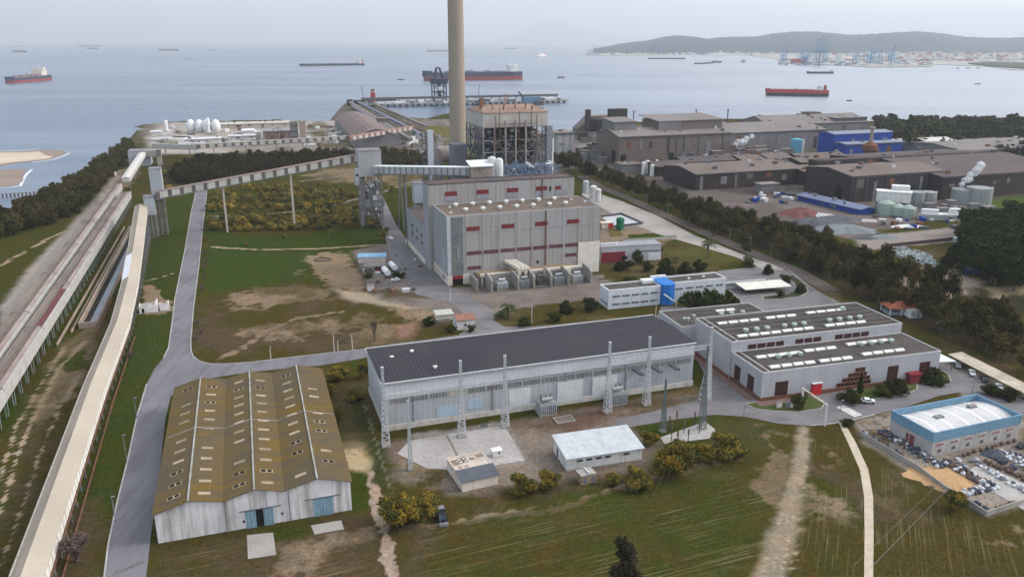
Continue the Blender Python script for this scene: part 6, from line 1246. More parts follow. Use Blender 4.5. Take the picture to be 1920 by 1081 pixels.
# rough tufts of grass over the near fields
def tufts():
    r = np.random.default_rng(9); pts = []
    for q, n in (([(100, 1100), (215, 720), (265, 700), (178, 1100)], 165), ([(290, 1100), (300, 1025), (690, 985), (720, 1100)], 825), ([(770, 1100), (800, 990), (1450, 860), (1400, 1100)], 2310), ([(1500, 1100), (1520, 800), (1590, 800), (1615, 1100)], 825), ([(1645, 1100), (1640, 870), (1930, 1000), (1930, 1100)], 1320),
                 ([(850, 955), (1240, 885), (1430, 800), (1440, 840), (1200, 900), (860, 972)], 825), ([(0, 1000), (60, 760), (150, 700), (100, 900), (0, 1081)], 495), ([(365, 660), (380, 550), (690, 545), (690, 650)], 1210), ([(262, 600), (320, 590), (300, 690), (240, 760), (200, 780)], 700)):
        w = [G(*p) for p in q]; x0, x1 = min(p[0] for p in w), max(p[0] for p in w); y0, y1 = min(p[1] for p in w), max(p[1] for p in w); k = 0
        while k < n:
            x, y = r.uniform(x0, x1), r.uniform(y0, y1)
            if in_poly(w, x, y): pts.append((x, y)); k += 1
    P_ = np.array(pts); n = len(P_); s_ = .08 + .13 * r.random(n) ** 2; a_ = r.random(n) * 2 * pi
    t = np.stack([np.cos(a_), np.sin(a_), np.zeros(n)], 1) * s_[:, None]; u = np.stack([-np.sin(a_) * .5, np.cos(a_) * .5, np.ones(n)], 1) * (s_ * .9)[:, None]; c = np.column_stack([P_, np.full(n, .02)])
    V = np.stack([c - t, c + t, c + t * .6 + u, c - t * .7 + u], 1).reshape(-1, 3)
    ob = bpy.data.objects.new('grass_tufts', cloud_mesh('grass_tufts', V, leafmat('tuft', (.10, .10, .04), (.15, .13, .065), (.08, .09, .03), .0, .15))); COL.objects.link(ob); ob['kind'] = 'stuff'
tufts()
# ------------------------------------------------------------------ steelworks, far plants, harbour
def wpt(px, py, Y): x, z = GS(px, Y, py); return x, z
brn = mat('works_brown_wall', (0.133, 0.108, 0.096), (0.158, 0.140, 0.124), .02, .9, rib=3, rib_dark=.93, stain=(.12, .095, .085), stain_amt=.6, fine=.1)
gry = mat('works_grey_wall', (0.189, 0.196, 0.203), (0.154, 0.154, 0.161), .03, .9, rib=3, rib_dark=.94, stain=(.17, .14, .13), stain_amt=.4, fine=.1)
drk_ = mat('works_dark_wall', (0.043, 0.035, 0.035), (0.060, 0.050, 0.048), .02, .95, rib=4, rib_dark=.88, stain=(.05, .04, .04), stain_amt=.5, fine=.15)
rfl = mat('works_pale_roof', (0.192, 0.174, 0.167), (0.164, 0.146, 0.140), .02, .9, stain=(.20, .165, .15), stain_amt=.5, stretch=(.3, .3, 1), fine=.1)
rfd = mat('works_dark_roof', (0.085, 0.072, 0.074), (0.102, 0.085, 0.085), .02, .95, stain=(.11, .085, .085), stain_amt=.5, stretch=(.3, .3, 1), fine=.12)
rfb = mat('works_brown_roof', (0.133, 0.108, 0.096), (0.161, 0.133, 0.121), .02, .95, stain=(.13, .10, .09), stain_amt=.5, stretch=(.3, .3, 1), fine=.12)
blw = mat('works_blue_wall', (0.018, 0.048, 0.240), (0.022, 0.058, 0.272), .03, .7, rib=3, rib_dark=.95, fine=.06)
blr = mat('works_blue_roof', (0.203, 0.225, 0.285), (0.173, 0.195, 0.255), .05, .8, fine=.1)
def block(name, label, cat, pa, pb, depth, ytop, wm, rm, rise=0., pitch='x', skew=None, z=None, free=False):
    """hall with its front foot at survey pixels a-b; ytop: picture row of the left eave"""
    o, a, L = frame(pa, pb); a0_ = a; a = TH; k_ = (pb[0] - 960) / F_PX; L = (k_ * (o[1] * cos(PITCH) + CAM_H * sin(PITCH)) - o[0]) / (cos(a) - k_ * sin(a) * cos(PITCH))
    if free: a = a0_; L = frame(pa, pb)[2]
    h = z if z else GZ(o[0], o[1], ytop); t = thing(name, label, cat, o, a)
    if rise:
        if pitch == 'x': pr = [(0, 0), (0, h), (depth / 2, h + rise), (depth, h), (depth, 0)]; MB().extr(pr, 'x', 0, L).build('wall', wm, t); rf = [((0, -.6), (depth / 2, None))]
        else: MB().extr([(0, 0), (0, h), (L / 2, h + rise), (L, h), (L, 0)], 'y', 0, depth).build('wall', wm, t)
        s = MB()
        if pitch == 'x': s.slab([(-.8, -.8, h + .3), (L + .8, -.8, h + .3), (L + .8, depth / 2, h + rise + .35), (-.8, depth / 2, h + rise + .35)], .5); s.slab([(-.8, depth / 2, h + rise + .35), (L + .8, depth / 2, h + rise + .35), (L + .8, depth + .8, h + .3), (-.8, depth + .8, h + .3)], .5)
        else: s.slab([(-.8, -.8, h + .3), (L / 2, -.8, h + rise + .35), (L / 2, depth + .8, h + rise + .35), (-.8, depth + .8, h + .3)], .5); s.slab([(L / 2, -.8, h + rise + .35), (L + .8, -.8, h + .3), (L + .8, depth + .8, h + .3), (L / 2, depth + .8, h + rise + .35)], .5)
        s.build('roof', rm, t)
    else:
        MB().box(0, L, 0, depth, 0, h).build('wall', wm, t); MB().box(-.7, L + .7, -.7, depth + .7, h, h + .6).build('roof', rm, t)
    if L > 14 and depth > 12:
        r = random.Random(int(pa[0] * 7 + pa[1])); v_ = MB
        for _ in range(int(min(12, L / 9))):
            x, y = r.uniform(2, L - 3), r.uniform(2, depth - 3); zt_ = h + .3 + (rise * (1 - abs(y / depth * 2 - 1)) if pitch == 'x' else rise * .5); MB().box(x, x + r.uniform(1, 4), y, y + r.uniform(1, 2.5), zt_ - .2, zt_ + r.uniform(.8, 2.4)).build('roof_vent', r.choice([steelg, rusty, steeld, steelw]), t)
        for k in range(int(L / 14)):
            x = 3 + k * 14 + r.uniform(0, 6); w_ = r.uniform(2, 6)
            if x + w_ < L: MB().box(x, x + w_, -.25 - .01 * k, -.03, r.choice([0, h * .3, h * .55]), h * r.uniform(.6, .9)).build('wall_panel', r.choice([steelg, drk_, brn, gry, rusty]), t)
        MB().box(0, L, -.5, -.05, h * .93, h * .97).build('eaves_gutter', steeld, t)
    return t, o, a, L, h
# S1 big brown hall at the left of the works
t, o, a, L, h = block('mill_hall', 'big brown grey mill hall at the left end of the steelworks', 'mill hall', (1159, 309), (1366, 291), 50, 257, brn, rfl, 5, 'x')
MB().box(3, 26, 18, 44, h + 1, h + 12).build('roof_monitor', gry, t); MB().slab([(2, 17, h + 12), (27, 17, h + 12), (27, 45, h + 14), (2, 45, h + 14)], .6).build('monitor_roof', rfl, t)
MB().box(48, 118, 14, 48, h + 1, h + 11.5).build('roof_monitor', brn, t); MB().slab([(47, 13, h + 11.8), (119, 13, h + 11.8), (116, 49, h + 15), (44, 49, h + 15)], .6).build('monitor_roof', rfl, t)
MB().box(48, 72, 13.2, 14, h + 1, h + 11).build('panel', gry, t)
for k in range(3): opening(t, 'f', -.01 + 2 + k * 50, 0, 6, 9, name='gate', bar=0, pm=holem)
opening(t, 'l', 6, 0, 9, 12, name='gate', bar=0, pm=holem)
s = MB(); [s.box(x, x + .8, -.5, -.1, 0, h - 1) for x in (60, 68, 84, 110)]; s.build('down_pipe', steeld, t)
block('mill_annexe', 'pale blue grey annexe at the right end of the brown mill hall', 'annexe', (1333, 292), (1367, 289), 22, 252, gry, rfl, 0)
block('mill_hall', 'long low hall with pale roof behind the brown mill hall', 'mill hall', (1365, 285), (1545, 280), 80, 250, gry, rfl, 6, 'x')
block('mill_hall', 'far grey hall with long sloping roof at the back of the works', 'mill hall', (1440, 262), (1625, 262), 60, 235, gry, rfl, 8, 'x')
t, o, a, L, h = block('roof_house', 'raised block on the skyline above the blue building', 'roof house', (1565, 256), (1622, 256), 34, 222, brn, rfl, 0)
block('grey_tower', 'square dark grey box on the skyline of the steelworks', 'tower', (1512, 252), (1535, 252), 14, 212, mat('dark_grey_box', (.12, .13, .14), (.15, .155, .16), .1), rfd, 0)
t, o, a, L, h = block('end_gable', 'pale hall gable with a long sloping roof edge on the skyline', 'hall', (1436, 252), (1512, 252), 20, 227, mat('pale_green_grey', (.33, .35, .34), (.28, .30, .29), .05), rfl, 0)
s = MB(); s.slab([(0, -1, h + 6), (L, -1, h - 2), (L, 21, h - 2), (0, 21, h + 6)], 1.2); s.box(0, 12, 0, 20, h, h + 5); s.build('sloping_roof', rfl, t)
# blue clad building
t, o, a, L, h = block('blue_hall', 'vivid blue clad hall in two steps with grey roofs', 'hall', (1583, 304), (1689, 293), 17, 271, blw, blr, .8, 'x')
h2 = h + 7.5; MB().extr([(17, 0), (17, h2), (28, h2 + 1.5), (39, h2), (39, 0)], 'x', -1, L + 2).build('wall', blw, t); s = MB(); s.slab([(-1.5, 16.5, h2 + .4), (L + 2.5, 16.5, h2 + .4), (L + 2.5, 28, h2 + 2), (-1.5, 28, h2 + 2)], .5); s.slab([(-1.5, 28, h2 + 2), (L + 2.5, 28, h2 + 2), (L + 2.5, 39.5, h2 + .4), (-1.5, 39.5, h2 + .4)], .5); s.build('roof', blr, t)
t = thing('gas_holder', 'upright cyan blue cylinder before the brown halls', 'tank', G(1491, 293), 0); MB().lathe(0, 0, [(5.5, 0), (5.5, 17), (1, 18)], 22).build('vessel', mat('cyan_tank', (.10, .30, .42), (.12, .34, .46), .1), t); MB().box(4, 6.5, -4, -2, 0, 17).build('ladder_cage', white, t)
# dark rusty halls in the foreground of the works
for k, (pa, pb, dep, yt, wm, rm, ri, lab) in enumerate((((1303, 357), (1502, 341), 50, 327, drk_, rfb, 3, 'long dark rusty hall along the tree belt'), ((1232, 331), (1300, 357), 30, 313, drk_, rfd, 2, 'low dark hall at the left end of the rusty halls'), ((1282, 322), (1378, 316), 26, 305, mat('rust_red_wall', (0.105, 0.049, 0.042), (0.077, 0.042, 0.038), .04), rfd, 3, 'low rust red shed left of the saw-tooth sheds'),
        ((1392, 318), (1435, 314), 30, 302, MATS['rust_red_wall'], rfb, 3, 'small red brown shed with a pale ridge, left of three'), ((1442, 316), (1486, 312), 30, 299, MATS['rust_red_wall'], rfb, 3, 'small red brown shed, middle of three'), ((1500, 314), (1535, 311), 26, 298, MATS['rust_red_wall'], rfb, 3, 'small red brown shed, right of three'),
        ((1540, 312), (1590, 306), 30, 297, MATS['rust_red_wall'], rfb, 3, 'red brown shed in front of the blue hall'), ((1360, 333), (1500, 325), 30, 318, drk_, rfd, 2.5, 'dark saw-tooth shed behind the long rusty hall'), ((1240, 322), (1352, 320), 22, 311, drk_, rfb, 2, 'dark brown flat shed in front of the brown mill hall'), ((1372, 310), (1480, 304), 22, 297, drk_, rfd, 2, 'dark low shed below the steam cloud'), ((1500, 326), (1600, 316), 26, 305, drk_, rfb, 2.5, 'dark brown shed left of the black bridge'), ((1505, 348), (1585, 342), 30, 322, drk_, rfb, 2, 'dark brown shed filling the gap beside the wide dark hall'), ((1700, 318), (1850, 308), 26, 300, gry, rfd, 2, 'grey roofed shed right of the mushroom tower'))):
    block('rusty_shed', lab, 'shed', pa, pb, dep, yt, wm, rm, ri, 'x')
t, o, a, L, h = block('rolling_hall', 'wide dark brown hall with pale roof edge behind the blue roofed shed', 'mill hall', (1592, 380), (1762, 368), 50, 331, drk_, rfb, 3, 'x')
s = MB(); [s.box(x, x + .7, -.4, -.1, 0, h) for x in np.arange(4, L, 9)]; s.build('wall_rib', steeld, t); opening(t, 'l', 8, 0, 7, 10, name='gate', bar=0, pm=holem)
t, o, a, L, h = block('rolling_hall', 'very long dark hall with flat purplish grey roof at the right edge of the works', 'mill hall', (1762, 375), (2000, 358), 120, 332, drk_, rfd, 5, 'x'); MB().box(-60, L, 62, 72, h + 1, h + 6).build('roof_monitor', mat('black_monitor', (.045, .04, .04), (.07, .06, .06), .05), t)
t = thing('loading_bridge', 'long black covered bridge lying across the roofs of the works', 'bridge', G(1610, 336), R(16)); MB().box(0, 56, 0, 9, 12, 18).build('casing', MATS['black_monitor'], t); MB().box(-1, 57, -1, 10, 18, 18.8).build('roof', rfd, t)
s = MB(); [s.box(x, x + 1, 1, 2, 0, 12) for x in (2, 28, 54)]; s.build('support', steeld, t)
# tower with the mushroom platform before the blue hall
t = thing('water_tower', 'rusty mushroom topped tower standing before the blue hall', 'tower', G(1626, 318), 0); q = t.location; zt = GZ(q[0], q[1], 238); zm = GZ(q[0], q[1], 272)
MB().lathe(0, 0, [(2.6, 0), (1.6, zm - 12), (6.5, zm - 4), (6.5, zm), (2.2, zm + 3)], 14).build('bowl', rusty, t); MB().lathe(0, 0, [(1.8, zm + 3), (1.2, zt - 2), (2.6, zt - 1.5), (2.6, zt)], 12).build('mast', mat('pale_rust', (.30, .26, .23), (.24, .19, .16)), t)
# pale houses and tanks right of the blue hall
for pa, pb, dep, yt, lb in (((1692, 292), (1735, 290), 40, 271, 'pale rounded double shed right of the blue hall'), ((1738, 296), (1790, 296), 30, 268, 'pale gabled shed beside the far wood')): block('works_shed', lb, 'shed', pa, pb, dep, yt, gry, mat('chalk_roof', (.50, .48, .47), (.44, .42, .41), .1), 3, 'x')
block('works_shed', 'wide pale roofed hall at the edge of the far wood', 'hall', (1800, 312), (1990, 300), 70, 283, gry, rfl, 3, 'x')
for px_, py_, r_, yt, lb in ((1716, 385, 5.5, 357, 'grey flat topped tank left of its neighbour'), (1738, 384, 5.5, 357, 'grey ribbed tank right of its neighbour'), (1802, 382, 7.5, 352, 'large pale grey tank at the steam plume'), (1832, 384, 8.5, 349, 'dark ribbed cooling tank right of the steam plume'), (1660, 402, 5.2, 378, 'pale green tank, leftmost of the row under the white tank house'), (1682, 404, 4.6, 385, 'pale green tank, second of the row'), (1701, 406, 4.6, 387, 'pale green tank, third of the row'), (1650, 398, 2.4, 375, 'slim cream silo beside the green tanks')):
    t = thing('storage_tank', lb, 'tank', G(px_, py_), 0); q = t.location; zz = GZ(q[0], q[1], yt); gm_ = mat('green_tank', (.32, .39, .34), (.27, .34, .30), .1, rib=2, rib_dark=.9) if 'green' in lb else mat('grey_tank', (.27, .30, .30), (.22, .24, .25), .1, rib=1.6, rib_dark=.86)
    MB().lathe(0, 0, [(r_, 0), (r_, zz - .8), (r_ * .25, zz + (1.2 if 'green' in lb else -.6))], 20).build('vessel', gm_, t); MB().tube((r_ + .4, 0, 0), (r_ + .4, 0, zz), .3, k=6).build('ladder', white, t)
t = thing('tank_house', 'white box house above the row of green tanks', 'building', G(1640, 396), R(-22)); MB().box(0, 21, 0, 8, 7, 13.5).build('wall', white, t); MB().box(-.4, 21.4, -.4, 8.4, 13.5, 14.1).build('roof', mat('snow_roof', (.72, .72, .72), (.66, .66, .66)), t); MB().box(9, 20, 6, 13, 14.1, 17).build('roof_house', white, t); s = MB(); [s.box(x, x + .7, y, y + .7, 0, 7) for x in (0, 10, 20) for y in (0, 7)]; s.build('support', steelg, t)
t = thing('settling_basin', 'pale boat-shaped raised basin with two white cabins', 'basin', G(1722, 412), R(-7)); pl = [(0, 3), (6, 0), (26, 0), (31, 4), (26, 8), (5, 8)]; MB().prism(pl, 0, 3.4).build('basin_wall', mat('pale_teal_concrete', (.36, .39, .37), (.30, .33, .31), .2), t); MB().prism([(x * .9 + 1.5, y * .8 + .8) for x, y in pl], 3.4, 3.7).build('basin_deck', white, t); MB().cbox(8, 4.5, 3.7, 10, 3, 2.6, -.2).build('cabin', MATS['snow_roof'], t); MB().cbox(23, 4.5, 3.7, 6, 3.6, 3.4).build('cabin', MATS['snow_roof'], t)
t, o, a, L, h = block('blue_roof_shed', 'long low blue shed with a dull blue roof beside the slag heaps', 'shed', (1495, 375), (1612, 403), 13, 366, blw, mat('dull_blue_roof', (.17, .20, .30), (.14, .17, .26), .1, .85, rib=2, rib_axis='x', rib_dark=.92), 1.2, 'x', free=True)
block('works_hut', 'small pale grey hut by the road of the works', 'hut', (1427, 362), (1460, 358), 9, 347, gry, rfl, 0)
block('works_hut', 'pale hut with white silos near the left end of the works', 'hut', (1166, 322), (1205, 330), 16, 310, gry, rfb, 0)
for k, (px_, py_, yt) in enumerate(((1206, 327, 303), (1213, 325, 300), (1222, 330, 308), (1229, 321, 299), (1244, 320, 301))): t = thing('silo', 'slim white silo, ' + ('first', 'second', 'third', 'fourth', 'fifth')[k] + ' from the left beside the dark low hall', 'silo', G(px_, py_), 0, 'white silos of the works'); q = t.location; MB().lathe(0, 0, [(1.9, 0), (1.9, GZ(q[0], q[1], yt) - .6), (.4, GZ(q[0], q[1], yt))], 12).build('vessel', white, t); MB().tube((2.1, 0, 0), (2.1, 0, GZ(q[0], q[1], yt)), .2, k=5).build('pipe', steelg, t)
# dark rig and black hoppers at the shore end, grey silo block
t = thing('black_furnace_top', 'black rusty furnace top with a square black hood on the skyline', 'furnace', G(1100, 262), R(18)); MB().box(14, 46, 0, 26, 0, 22).build('body', drk_, t); MB().box(30, 52, 2, 10, 22, 34).build('hood', MATS['black_monitor'], t); MB().box(1, 6, 4, 9, 0, 34).build('shaft', MATS['black_monitor'], t); MB().extr([(0, 0), (0, 10), (16, 24), (46, 24), (46, 0)], 'y', 26, 44).build('slope', brn, t)
block('silo_block', 'pale grey ribbed silo block right of the boiler tower', 'silo block', (1041, 300), (1076, 296), 26, 250, mat('silo_block_wall', (.36, .365, .37), (.31, .31, .32), .1, rib=7, rib_dark=.72), rfl, 0)
block('works_block', 'low brown building between the boiler tower and the silo block', 'building', (1012, 282), (1042, 280), 26, 252, brn, rfl, 0)
rq = random.Random(77)
for k in range(42):   # clutter of the yards behind the railway, each a small plant building
    px_, py_ = rq.uniform(1085, 1160), rq.uniform(262, 305); t = thing('plant_unit', 'small grey brown plant unit in the cluttered yard left of the brown mill hall', 'plant unit', G(px_, py_), R(18), 'plant units in the cluttered yard'); w, d, h_ = rq.uniform(4, 12), rq.uniform(4, 10), rq.uniform(3, 10); MB().box(0, w, 0, d, 0, h_).build('wall', rq.choice([brn, gry, drk_, steelg]), t); MB().box(-.3, w + .3, -.3, d + .3, h_, h_ + .4).build('roof', rq.choice([rfl, rfb, rfd]), t)
for k in range(84):
    px_, py_ = rq.uniform(1230, 1480), rq.uniform(292, 306)
    if k > 50: px_, py_ = rq.uniform(1640, 1900), rq.uniform(296, 326)
    t = thing('plant_unit', 'small dark plant unit among the pipes between the steelworks halls', 'plant unit', G(px_, py_), R(18), 'plant units between the halls'); w, d, h_ = rq.uniform(5, 16), rq.uniform(4, 9), rq.uniform(3, 11); MB().box(0, w, 0, d, 0, h_).build('wall', rq.choice([brn, gry, drk_, steeld, white if k % 5 == 0 else steelg]), t); MB().box(-.3, w + .3, -.3, d + .3, h_, h_ + .4).build('roof', rq.choice([rfl, rfb, rfd]), t)
for k in range(14): t = thing('plant_unit', 'small grey machine house among the tanks near the blue roofed shed', 'plant unit', G(rq.uniform(1690, 1860), rq.uniform(386, 408)), R(10), 'machine houses among the tanks'); w, d, h_ = rq.uniform(3, 8), rq.uniform(3, 6), rq.uniform(2, 6); MB().box(0, w, 0, d, 0, h_).build('wall', rq.choice([gry, drk_, steelg]), t); MB().box(-.3, w + .3, -.3, d + .3, h_, h_ + .3).build('roof', rfl, t)
for px_, py_, yt, lb in ((1186, 262, 208, 'thin aerial mast on the first skyline block'), (1361, 262, 205, 'thin aerial mast behind the long pale roofs'), (1302, 262, 205, 'short red and white lattice mast on the skyline'), (1902, 335, 275, 'dark lattice lamp mast at the right edge'), (1718, 318, 276, 'pale lamp mast right of the blue hall')): t = thing('mast', lb, 'mast', G(px_, py_), 0); q = t.location; MB().beam((0, 0, 0), (0, 0, GZ(q[0], q[1], yt)), 1.0).build('post', steeld, t); MB().cbox(0, 0, GZ(q[0], q[1], yt) - 1, 2.2, 2.2, 1.2).build('head', steelg, t)
# steam plumes
stm = bpy.data.materials.new('steam'); stm.use_nodes = True; p = stm.node_tree.nodes['Principled BSDF']; p.inputs['Base Color'].default_value = (.85, .86, .88, 1); p.inputs['Roughness'].default_value = 1; p.inputs['Alpha'].default_value = .3
def puffs(pts, name='steam'):
    bm = bmesh.new(); r = random.Random(3)
    for x, y, z, rad in pts:
        for _ in range(4):
            c = (x + r.uniform(-.5, .5) * rad, y + r.uniform(-.5, .5) * rad, z + r.uniform(-.5, .5) * rad); rs = rad * r.uniform(.5, .9); g = bmesh.ops.create_icosphere(bm, subdivisions=2, radius=rs)
            for v in g['verts']: v.co = v.co * r.uniform(.88, 1.12) ; v.co.x += c[0]; v.co.y += c[1]; v.co.z += c[2]
    me = bpy.data.meshes.new(name); bm.to_mesh(me); bm.free(); me.polygons.foreach_set('use_smooth', [True] * len(me.polygons)); me.materials.append(stm); ob = bpy.data.objects.new(name, me); COL.objects.link(ob); ob['kind'] = 'stuff'
q = G(1378, 292); puffs([(q[0] + k * 4, q[1] + k, 10 + k * 2.2, 3.6 - abs(k - 1) * .4) for k in range(5)]); q = G(1800, 382); puffs([(q[0] + k * 2.2, q[1] + k, 14 + k * 1.9, 1.9 + k * .22) for k in range(7)])
# slag and ore heaps
def heap(label, px_, py_, rx, ry, h, m, seed=0):
    q = G(px_, py_); r = random.Random(seed); s = MB(); k = 22; rx *= 1.2; ry *= 1.2; rings = [(1., 0), (.8, .28), (.55, .62), (.3, .88), (.1, 1.)]; rad = [r.uniform(.82, 1.15) for _ in range(k)]
    for f, z in rings: s.v += [(rx * f * rad[i] * cos(2 * pi * i / k), ry * f * rad[i] * sin(2 * pi * i / k), h * z * r.uniform(.88, 1.08)) for i in range(k)]
    for j in range(len(rings) - 1):
        for i in range(k): s.f.append((j * k + i, j * k + (i + 1) % k, (j + 1) * k + (i + 1) % k, (j + 1) * k + i)); s.m.append(0)
    s.f.append(tuple((len(rings) - 1) * k + i for i in range(k))); s.m.append(0)
    o_ = s.build('stockpile', m, loc=(*q, 0)); tag(o_, label, 'stockpile')
ore = mat('red_ore', (0.168, 0.073, 0.066), (0.133, 0.059, 0.056), .1, 1, fine=.3); slag = mat('grey_slag', (0.116, 0.120, 0.131), (0.090, 0.090, 0.101), .1, 1, fine=.3); slagp = mat('pale_slag', (.42, .41, .41), (.34, .33, .33), .1, 1, fine=.2); slg = mat('green_grey_slag', (.20, .225, .235), (.16, .18, .19), .1, 1, fine=.25)
heap('red brown ore heap at the left of the stock yard', 1502, 402, 12, 11, 4.5, ore, 1); heap('pinkish white heap beside the red ore', 1530, 403, 9, 6, 1.6, slagp, 2); heap('dark grey heap in front of the red ore', 1525, 420, 13, 7, 4.5, slag, 3); heap('long dark grey heap right of the red ore', 1575, 412, 15, 8, 3.2, slag, 4); heap('large blue grey heap in the middle of the stock yard', 1580, 432, 17, 9, 3.8, slg, 5)
heap('small dark round heap at the yard edge', 1620, 447, 6.5, 3.2, 2.0, slag, 6); heap('low blue grey heap right of the small dark one', 1657, 445, 9, 4.2, 1.8, slg, 7); heap('flat white heap by the blue roofed shed', 1625, 414, 6, 3, 1.2, slagp, 8); heap('long white powder heap on the right of the stock yard', 1704, 425, 10, 3.2, 1.6, mat('white_powder', (.66, .66, .66), (.58, .58, .58)), 9)
heap('purplish stones before the pale plant hut', 1370, 385, 16, 5, 1.5, mat('purple_stones', (.16, .12, .13), (.12, .09, .10), .2, fine=.4), 10)
for k in range(46): o_ = MB().box(-1.6, 1.6, -1, 1, 0, rq.uniform(.8, 2.6)).build('yard_stock', rq.choice([steelg, steeld, white, rusty, slag, blw]), loc=(*(G(rq.uniform(1400, 1490), rq.uniform(364, 384)) if k % 2 else G(rq.uniform(1640, 1790), rq.uniform(404, 432))), 0), rz=rq.uniform(0, 3)); o_.scale = (rq.uniform(.6, 2), rq.uniform(.5, 1.6), 1); tag(o_, 'piece of stock lying in the yard between the heaps and the tanks', 'yard stock', 'stock in the works yard')
# heap of glittering scrap: many small pieces, one mass
s = MB()
for k in range(900):
    u, v = rq.gauss(0, .42), rq.gauss(0, .42)
    if abs(u) > 1 or abs(v) > 1: continue
    q = G(1715 + 42 * u, 483 + 12 * v + 12 * u); s.cbox(q[0], q[1], rq.uniform(0, 1.6 * (1 - abs(u))), rq.uniform(.4, 1.6), rq.uniform(.3, 1), rq.uniform(.3, .9), rq.uniform(0, 3), k % 4)
o_ = s.build('scrap_heap', [mat('scrap_teal', (.30, .40, .40), (.24, .32, .33)), mat('scrap_pale', (.50, .54, .53), (.42, .46, .46)), steelg, mat('scrap_grey', (.24, .27, .28), (.2, .22, .23))]); o_['kind'] = 'stuff'
t = thing('long_wall', 'low dark wall along the road beyond the tree belt', 'wall', G(1663, 463), 0); a0, b0 = G(1663, 463), G(1790, 450); s = MB(); s.beam((0, 0, .9), (b0[0] - a0[0], b0[1] - a0[1], .9), .6, 1.8); s.build('wall', mat('dark_brick', (.10, .06, .06), (.07, .045, .05), .4), t)
t = thing('container', 'pale teal site container at the end of the dark wall', 'container', G(1792, 455), R(10)); MB().box(0, 6, 0, 3, 0, 2.7).build('body', mat('teal_box', (.32, .42, .41), (.28, .37, .36)), t); MB().box(-.05, 6.05, -.05, 3.05, 2.7, 2.8).build('lid', white, t)
t = thing('blue_skip', 'blue skip half hidden by the trees right of the scrap heap', 'skip', G(1815, 513), R(10)); MB().box(0, 7, 0, 3, 0, 2.2).build('body', blw, t); MB().box(.3, 6.7, .3, 2.7, 2.2, 2.3).build('load', white, t)
# railway
def rail(px, wid, m, name, z): 
    pts = [G(*q) for q in px]; s = MB()
    for p, q in zip(pts, pts[1:]): s.beam((*p, z), (*q, z), wid, .12)
    return s.build(name, m)
RL = [(1090, 330), (1128, 352), (1180, 372), (1240, 400), (1330, 440), (1420, 478), (1490, 506), (1560, 545)]
struct(rail(RL, 8.5, mat('ballast', (.115, .095, .085), (.15, .125, .11), .3, 1, fine=.4), 'track_bed', .06))
for off in (-2.6, -1.1, 1.1, 2.6):
    pts = [G(*q) for q in RL]; s = MB()
    for p, q in zip(pts, pts[1:]): dx, dy = q[0] - p[0], q[1] - p[1]; l = hypot(dx, dy); s.beam((p[0] - dy / l * off, p[1] + dx / l * off, .2), (q[0] - dy / l * off, q[1] + dx / l * off, .2), .16, .16)
    struct(s.build('rail', mat('rail_steel', (.16, .12, .11), (.2, .15, .13))))
for k, f in enumerate(np.linspace(0, 1, 9)):
    px_ = 1135 + f * 310; py_ = 352 + f * 132 + 4 * sin(f * 3); t = thing('catenary_post', 'thin pale post of the railway line beside the tree belt', 'post', G(px_, py_), 0, 'railway posts'); MB().beam((0, 0, 0), (0, 0, 8), .28).build('post', steelg, t); MB().beam((-.1, 0, 7.2), (-2.5, -1.5, 7.6), .16).build('arm', steelg, t)
# --- shore works, left of the chimney
LWm = mat('shore_white', (.58, .58, .59), (.50, .50, .51), .1, .8)
for k, px_ in enumerate((359, 375, 389, 406)): t = thing('pressure_tank', ('first', 'second', 'third', 'fourth')[k] + ' from the left of four white egg-shaped tanks by the shore', 'tank', G(px_, 248), 0, 'white egg-shaped tanks'); MB().lathe(0, 0, [(3, 0), (5, 3), (5.6, 7), (5.2, 11), (3.6, 14.5), (1, 16)], 16).build('vessel', mat('bright_white_tank', (.72, .72, .73), (.66, .66, .67)), t, smooth=True); MB().lathe(0, 0, [(3.2, -.2), (3.2, .8)], 12).build('base_ring', concr, t)
for px_, py_, yt, lb in ((313, 246, 225, 'slender white tower alone on the far shore platform'), (392, 249, 221, 'white column standing in front of the third egg-shaped tank')): t = thing('white_column', lb, 'column', G(px_, py_), 0); q = t.location; z_ = GZ(q[0], q[1], yt); MB().lathe(0, 0, [(2.4, 0), (1.7, z_ * .4), (1.9, z_ - 1), (1.0, z_)], 12).build('shaft', MATS['bright_white_tank'], t, smooth=True); MB().cbox(0, 0, 0, 7, 7, 1.2).build('foot', LWm, t)
for pa, pb, dep, yt, wm, rm, lb in (((283, 254), (303, 253), 16, 248, LWm, LWm, 'white flat block at the tip of the shore platform'), ((347, 272), (415, 271), 14, 262, LWm, white, 'long white low building on the shore platform'), ((430, 266), (480, 266), 14, 256, LWm, LWm, 'grey white building in the middle of the shore works'), ((455, 258), (478, 257), 24, 246, LWm, white, 'white cube behind the middle of the shore works'),
        ((480, 262), (490, 262), 9, 248, LWm, white, 'small white block left of the brick factory'), ((425, 276), (470, 275), 10, 267, LWm, concr, 'low pale house with small towers near the dark wood'), ((463, 272), (480, 271), 10, 262, LWm, concr, 'pale two storey house near the dark wood'), ((496, 266), (552, 265), 30, 247, mat('brick_factory', (.22, .15, .13), (.17, .12, .11), .1, seam=(8, 'x', .25, 1.5)), mat('factory_roof', (.27, .24, .24), (.22, .20, .20)), 'brown brick factory by the shore'), ((415, 242), (550, 238), 26, 234, mat('sand_wall', (.46, .42, .37), (.42, .38, .33)), mat('sand_roof', (.50, .46, .41), (.46, .42, .37)), 'long pale sandy low building on the seaward edge')):
    block('shore_building', lb, 'building', pa, pb, dep, yt, wm, rm, 0)
